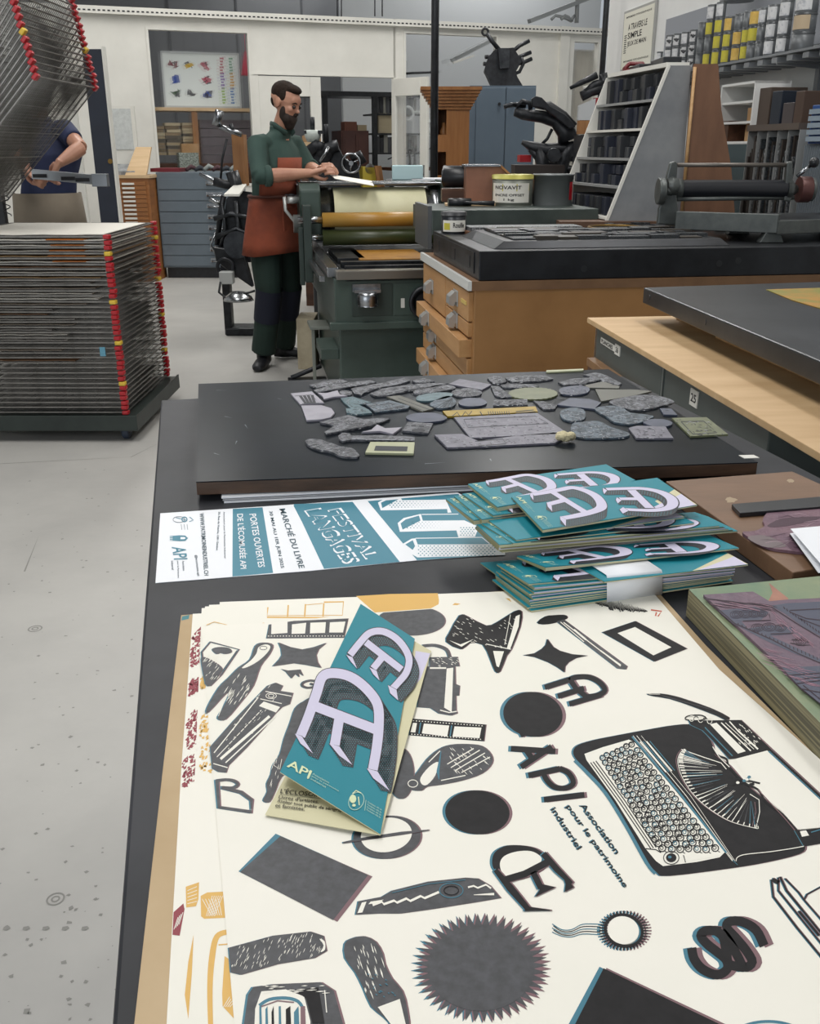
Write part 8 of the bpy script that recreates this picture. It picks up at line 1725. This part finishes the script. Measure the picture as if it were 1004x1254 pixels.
# ---- section sign
for dx, m_, h_ in ((-20, TE, 1), (26, BR, 1.6), (0, BK_, 2.2)):
    A = Art(M_, artfn(Z8_, zz))
    for s in ([(375, 880), (388, 935), (430, 985), (500, 1012), (548, 985), (545, 940), (500, 900), (450, 860), (420, 820), (450, 795), (520, 800)], [(520, 800), (560, 850), (600, 920), (632, 975), (672, 950), (640, 890), (590, 830), (548, 782), (560, 752), (620, 752), (690, 792), (730, 870)], [(500, 800), (530, 830), (545, 900), (560, 960), (632, 975)]):
        A.stroke([(x + dx, y) for x, y in spline(s, 4, False)], 46, m_, h_)
# ---- black rectangle at the bottom, and pens at the right
A = Art(M_, artfn(Z7_, zz)); A.poly([(296, 972), (850, 1240), (700, 1560), (-20, 1560)], TE, 1); A.poly([(330, 978), (1000, 1295), (800, 1560), (100, 1560)], BR, 1.5); A.poly([(316, 980), (960, 1290), (800, 1560), (20, 1560)], BK_, 2)
for s, w in (([(765, 545), (775, 630), (890, 780), (1010, 925), (1200, 1150)], 8), ([(800, 535), (800, 600), (1010, 860), (1200, 1090)], 7), ([(808, 532), (840, 600), (1010, 808), (1200, 1030)], 9), ([(832, 540), (900, 610), (925, 645), (1200, 960)], 6), ([(925, 645), (940, 618), (1010, 580)], 6), ([(770, 545), (800, 560)], 20), ([(900, 700), (1000, 820)], 12)): tristroke(Z8_, s, w, 0, 5)
A = Art(M_, artfn(Z8_, zz)); A.stroke(ell((750, 1500), 300, 260, 30, 0, 3.6, 5.6)[:24], 14, TE, 1)
o = M_.build('printed_sheet', [PAPE, YI, RI, TI, BI, INK, GI, OR], world=True, loc=(P[0].x, P[0].y, zT)); tag(o, 'topmost printed sheet with black motifs of typewriter, anvil, hammer and starburst', 'print')
# ================================================================ floor marks
def fmark(kind, pts, w=.004):
    return pts
m = MB(); R.seed(61)
for (x, y, r_) in ((43, 770, .022), (68, 1101, .018)):
    c = Z(x, y, 0); m.add([(c.x + rr * math.cos(a), c.y + rr * math.sin(a), .0006) for rr in (r_, r_ * .8) for a in [k * math.pi / 12 for k in range(24)]], [(k, (k + 1) % 24, 24 + (k + 1) % 24, 24 + k) for k in range(24)])
    m.add([(c.x + rr * math.cos(a), c.y + rr * math.sin(a), .0006) for rr in (r_ * .5, r_ * .3) for a in [k * math.pi / 8 for k in range(16)]], [(k, (k + 1) % 16, 16 + (k + 1) % 16, 16 + k) for k in range(16)])
for _ in range(150):
    x, y = R.uniform(0, 190), R.uniform(560, 1250); c = Z(x, y, 0); s = R.uniform(.002, .009); a0 = R.uniform(0, 6); m.face([(c.x + s * R.uniform(.5, 1) * math.cos(a0 + k * 1.57), c.y + s * R.uniform(.3, 1) * math.sin(a0 + k * 1.57), .0006) for k in range(4)])
for k in range(5): c = Z(8 + k * 24, 1137, 0); m.face([(c.x + .008 * math.cos(a), c.y + .006 * math.sin(a), .0007) for a in (0, 1.2, 2.5, 3.9, 5.1)])
for a, b in (((0, 568), (190, 558)), ((160, 560), (196, 542)), ((30, 700), (48, 655)), ((240, 380), (290, 379))):
    p, q_ = Z(*a, 0), Z(*b, 0); d = (q_ - p).normalized(); n_ = Vector((-d.y, d.x, 0)) * .003; m.face([p - n_ + Vector((0, 0, .0006)), q_ + Vector((0, 0, .0006)), p + n_ + Vector((0, 0, .0006))])
struct(m.build('trim_2', mat('floor scuff', '#85847f', .6)))
# ================================================================ light
def area(name, loc, sx, sy, e, rot=(0, 0, 0), col=(1, 1, 1)):
    l = bpy.data.lights.new(name, 'AREA'); l.shape = 'RECTANGLE'; l.size = sx; l.size_y = sy; l.energy = e; l.color = col
    o = bpy.data.objects.new(name, l); COL.objects.link(o); o.location = loc; o.rotation_euler = rot; return o
area('ceiling_lamp', (-1.5, 3.0, 5.1), 1.6, 5.0, 190, col=(1, .985, .96)); area('ceiling_lamp', (2.0, 4.0, 5.1), .5, 5.0, 90, col=(1, .985, .96))
area('ceiling_lamp', (-2.5, 9.5, 5.1), .6, 5.0, 150, col=(1, .985, .95)); area('ceiling_lamp', (1.2, 10, 5.1), .6, 4.0, 170, col=(1, .985, .95))
area('ceiling_lamp', (0, 17.0, 5.1), 5, .5, 140)
area('window_light', (-3.0, -2.6, 2.6), 4.0, 2.4, 90, (math.radians(78), 0, math.radians(-20)), (.93, .97, 1))
w = bpy.data.worlds.new('world'); SC.world = w; w.use_nodes = True; w.node_tree.nodes['Background'].inputs[0].default_value = (.8, .87, .95, 1); w.node_tree.nodes['Background'].inputs[1].default_value = .5
SC.view_settings.view_transform = 'Standard'; SC.view_settings.look = 'None'; SC.view_settings.gamma = 1; SC.view_settings.exposure = -0.05
SC.view_settings.use_curve_mapping = False
for o in COL.objects:
    if o.parent is None and o.type in ('MESH', 'EMPTY') and 'kind' not in o and 'label' not in o: print('UNLABELLED', o.name)
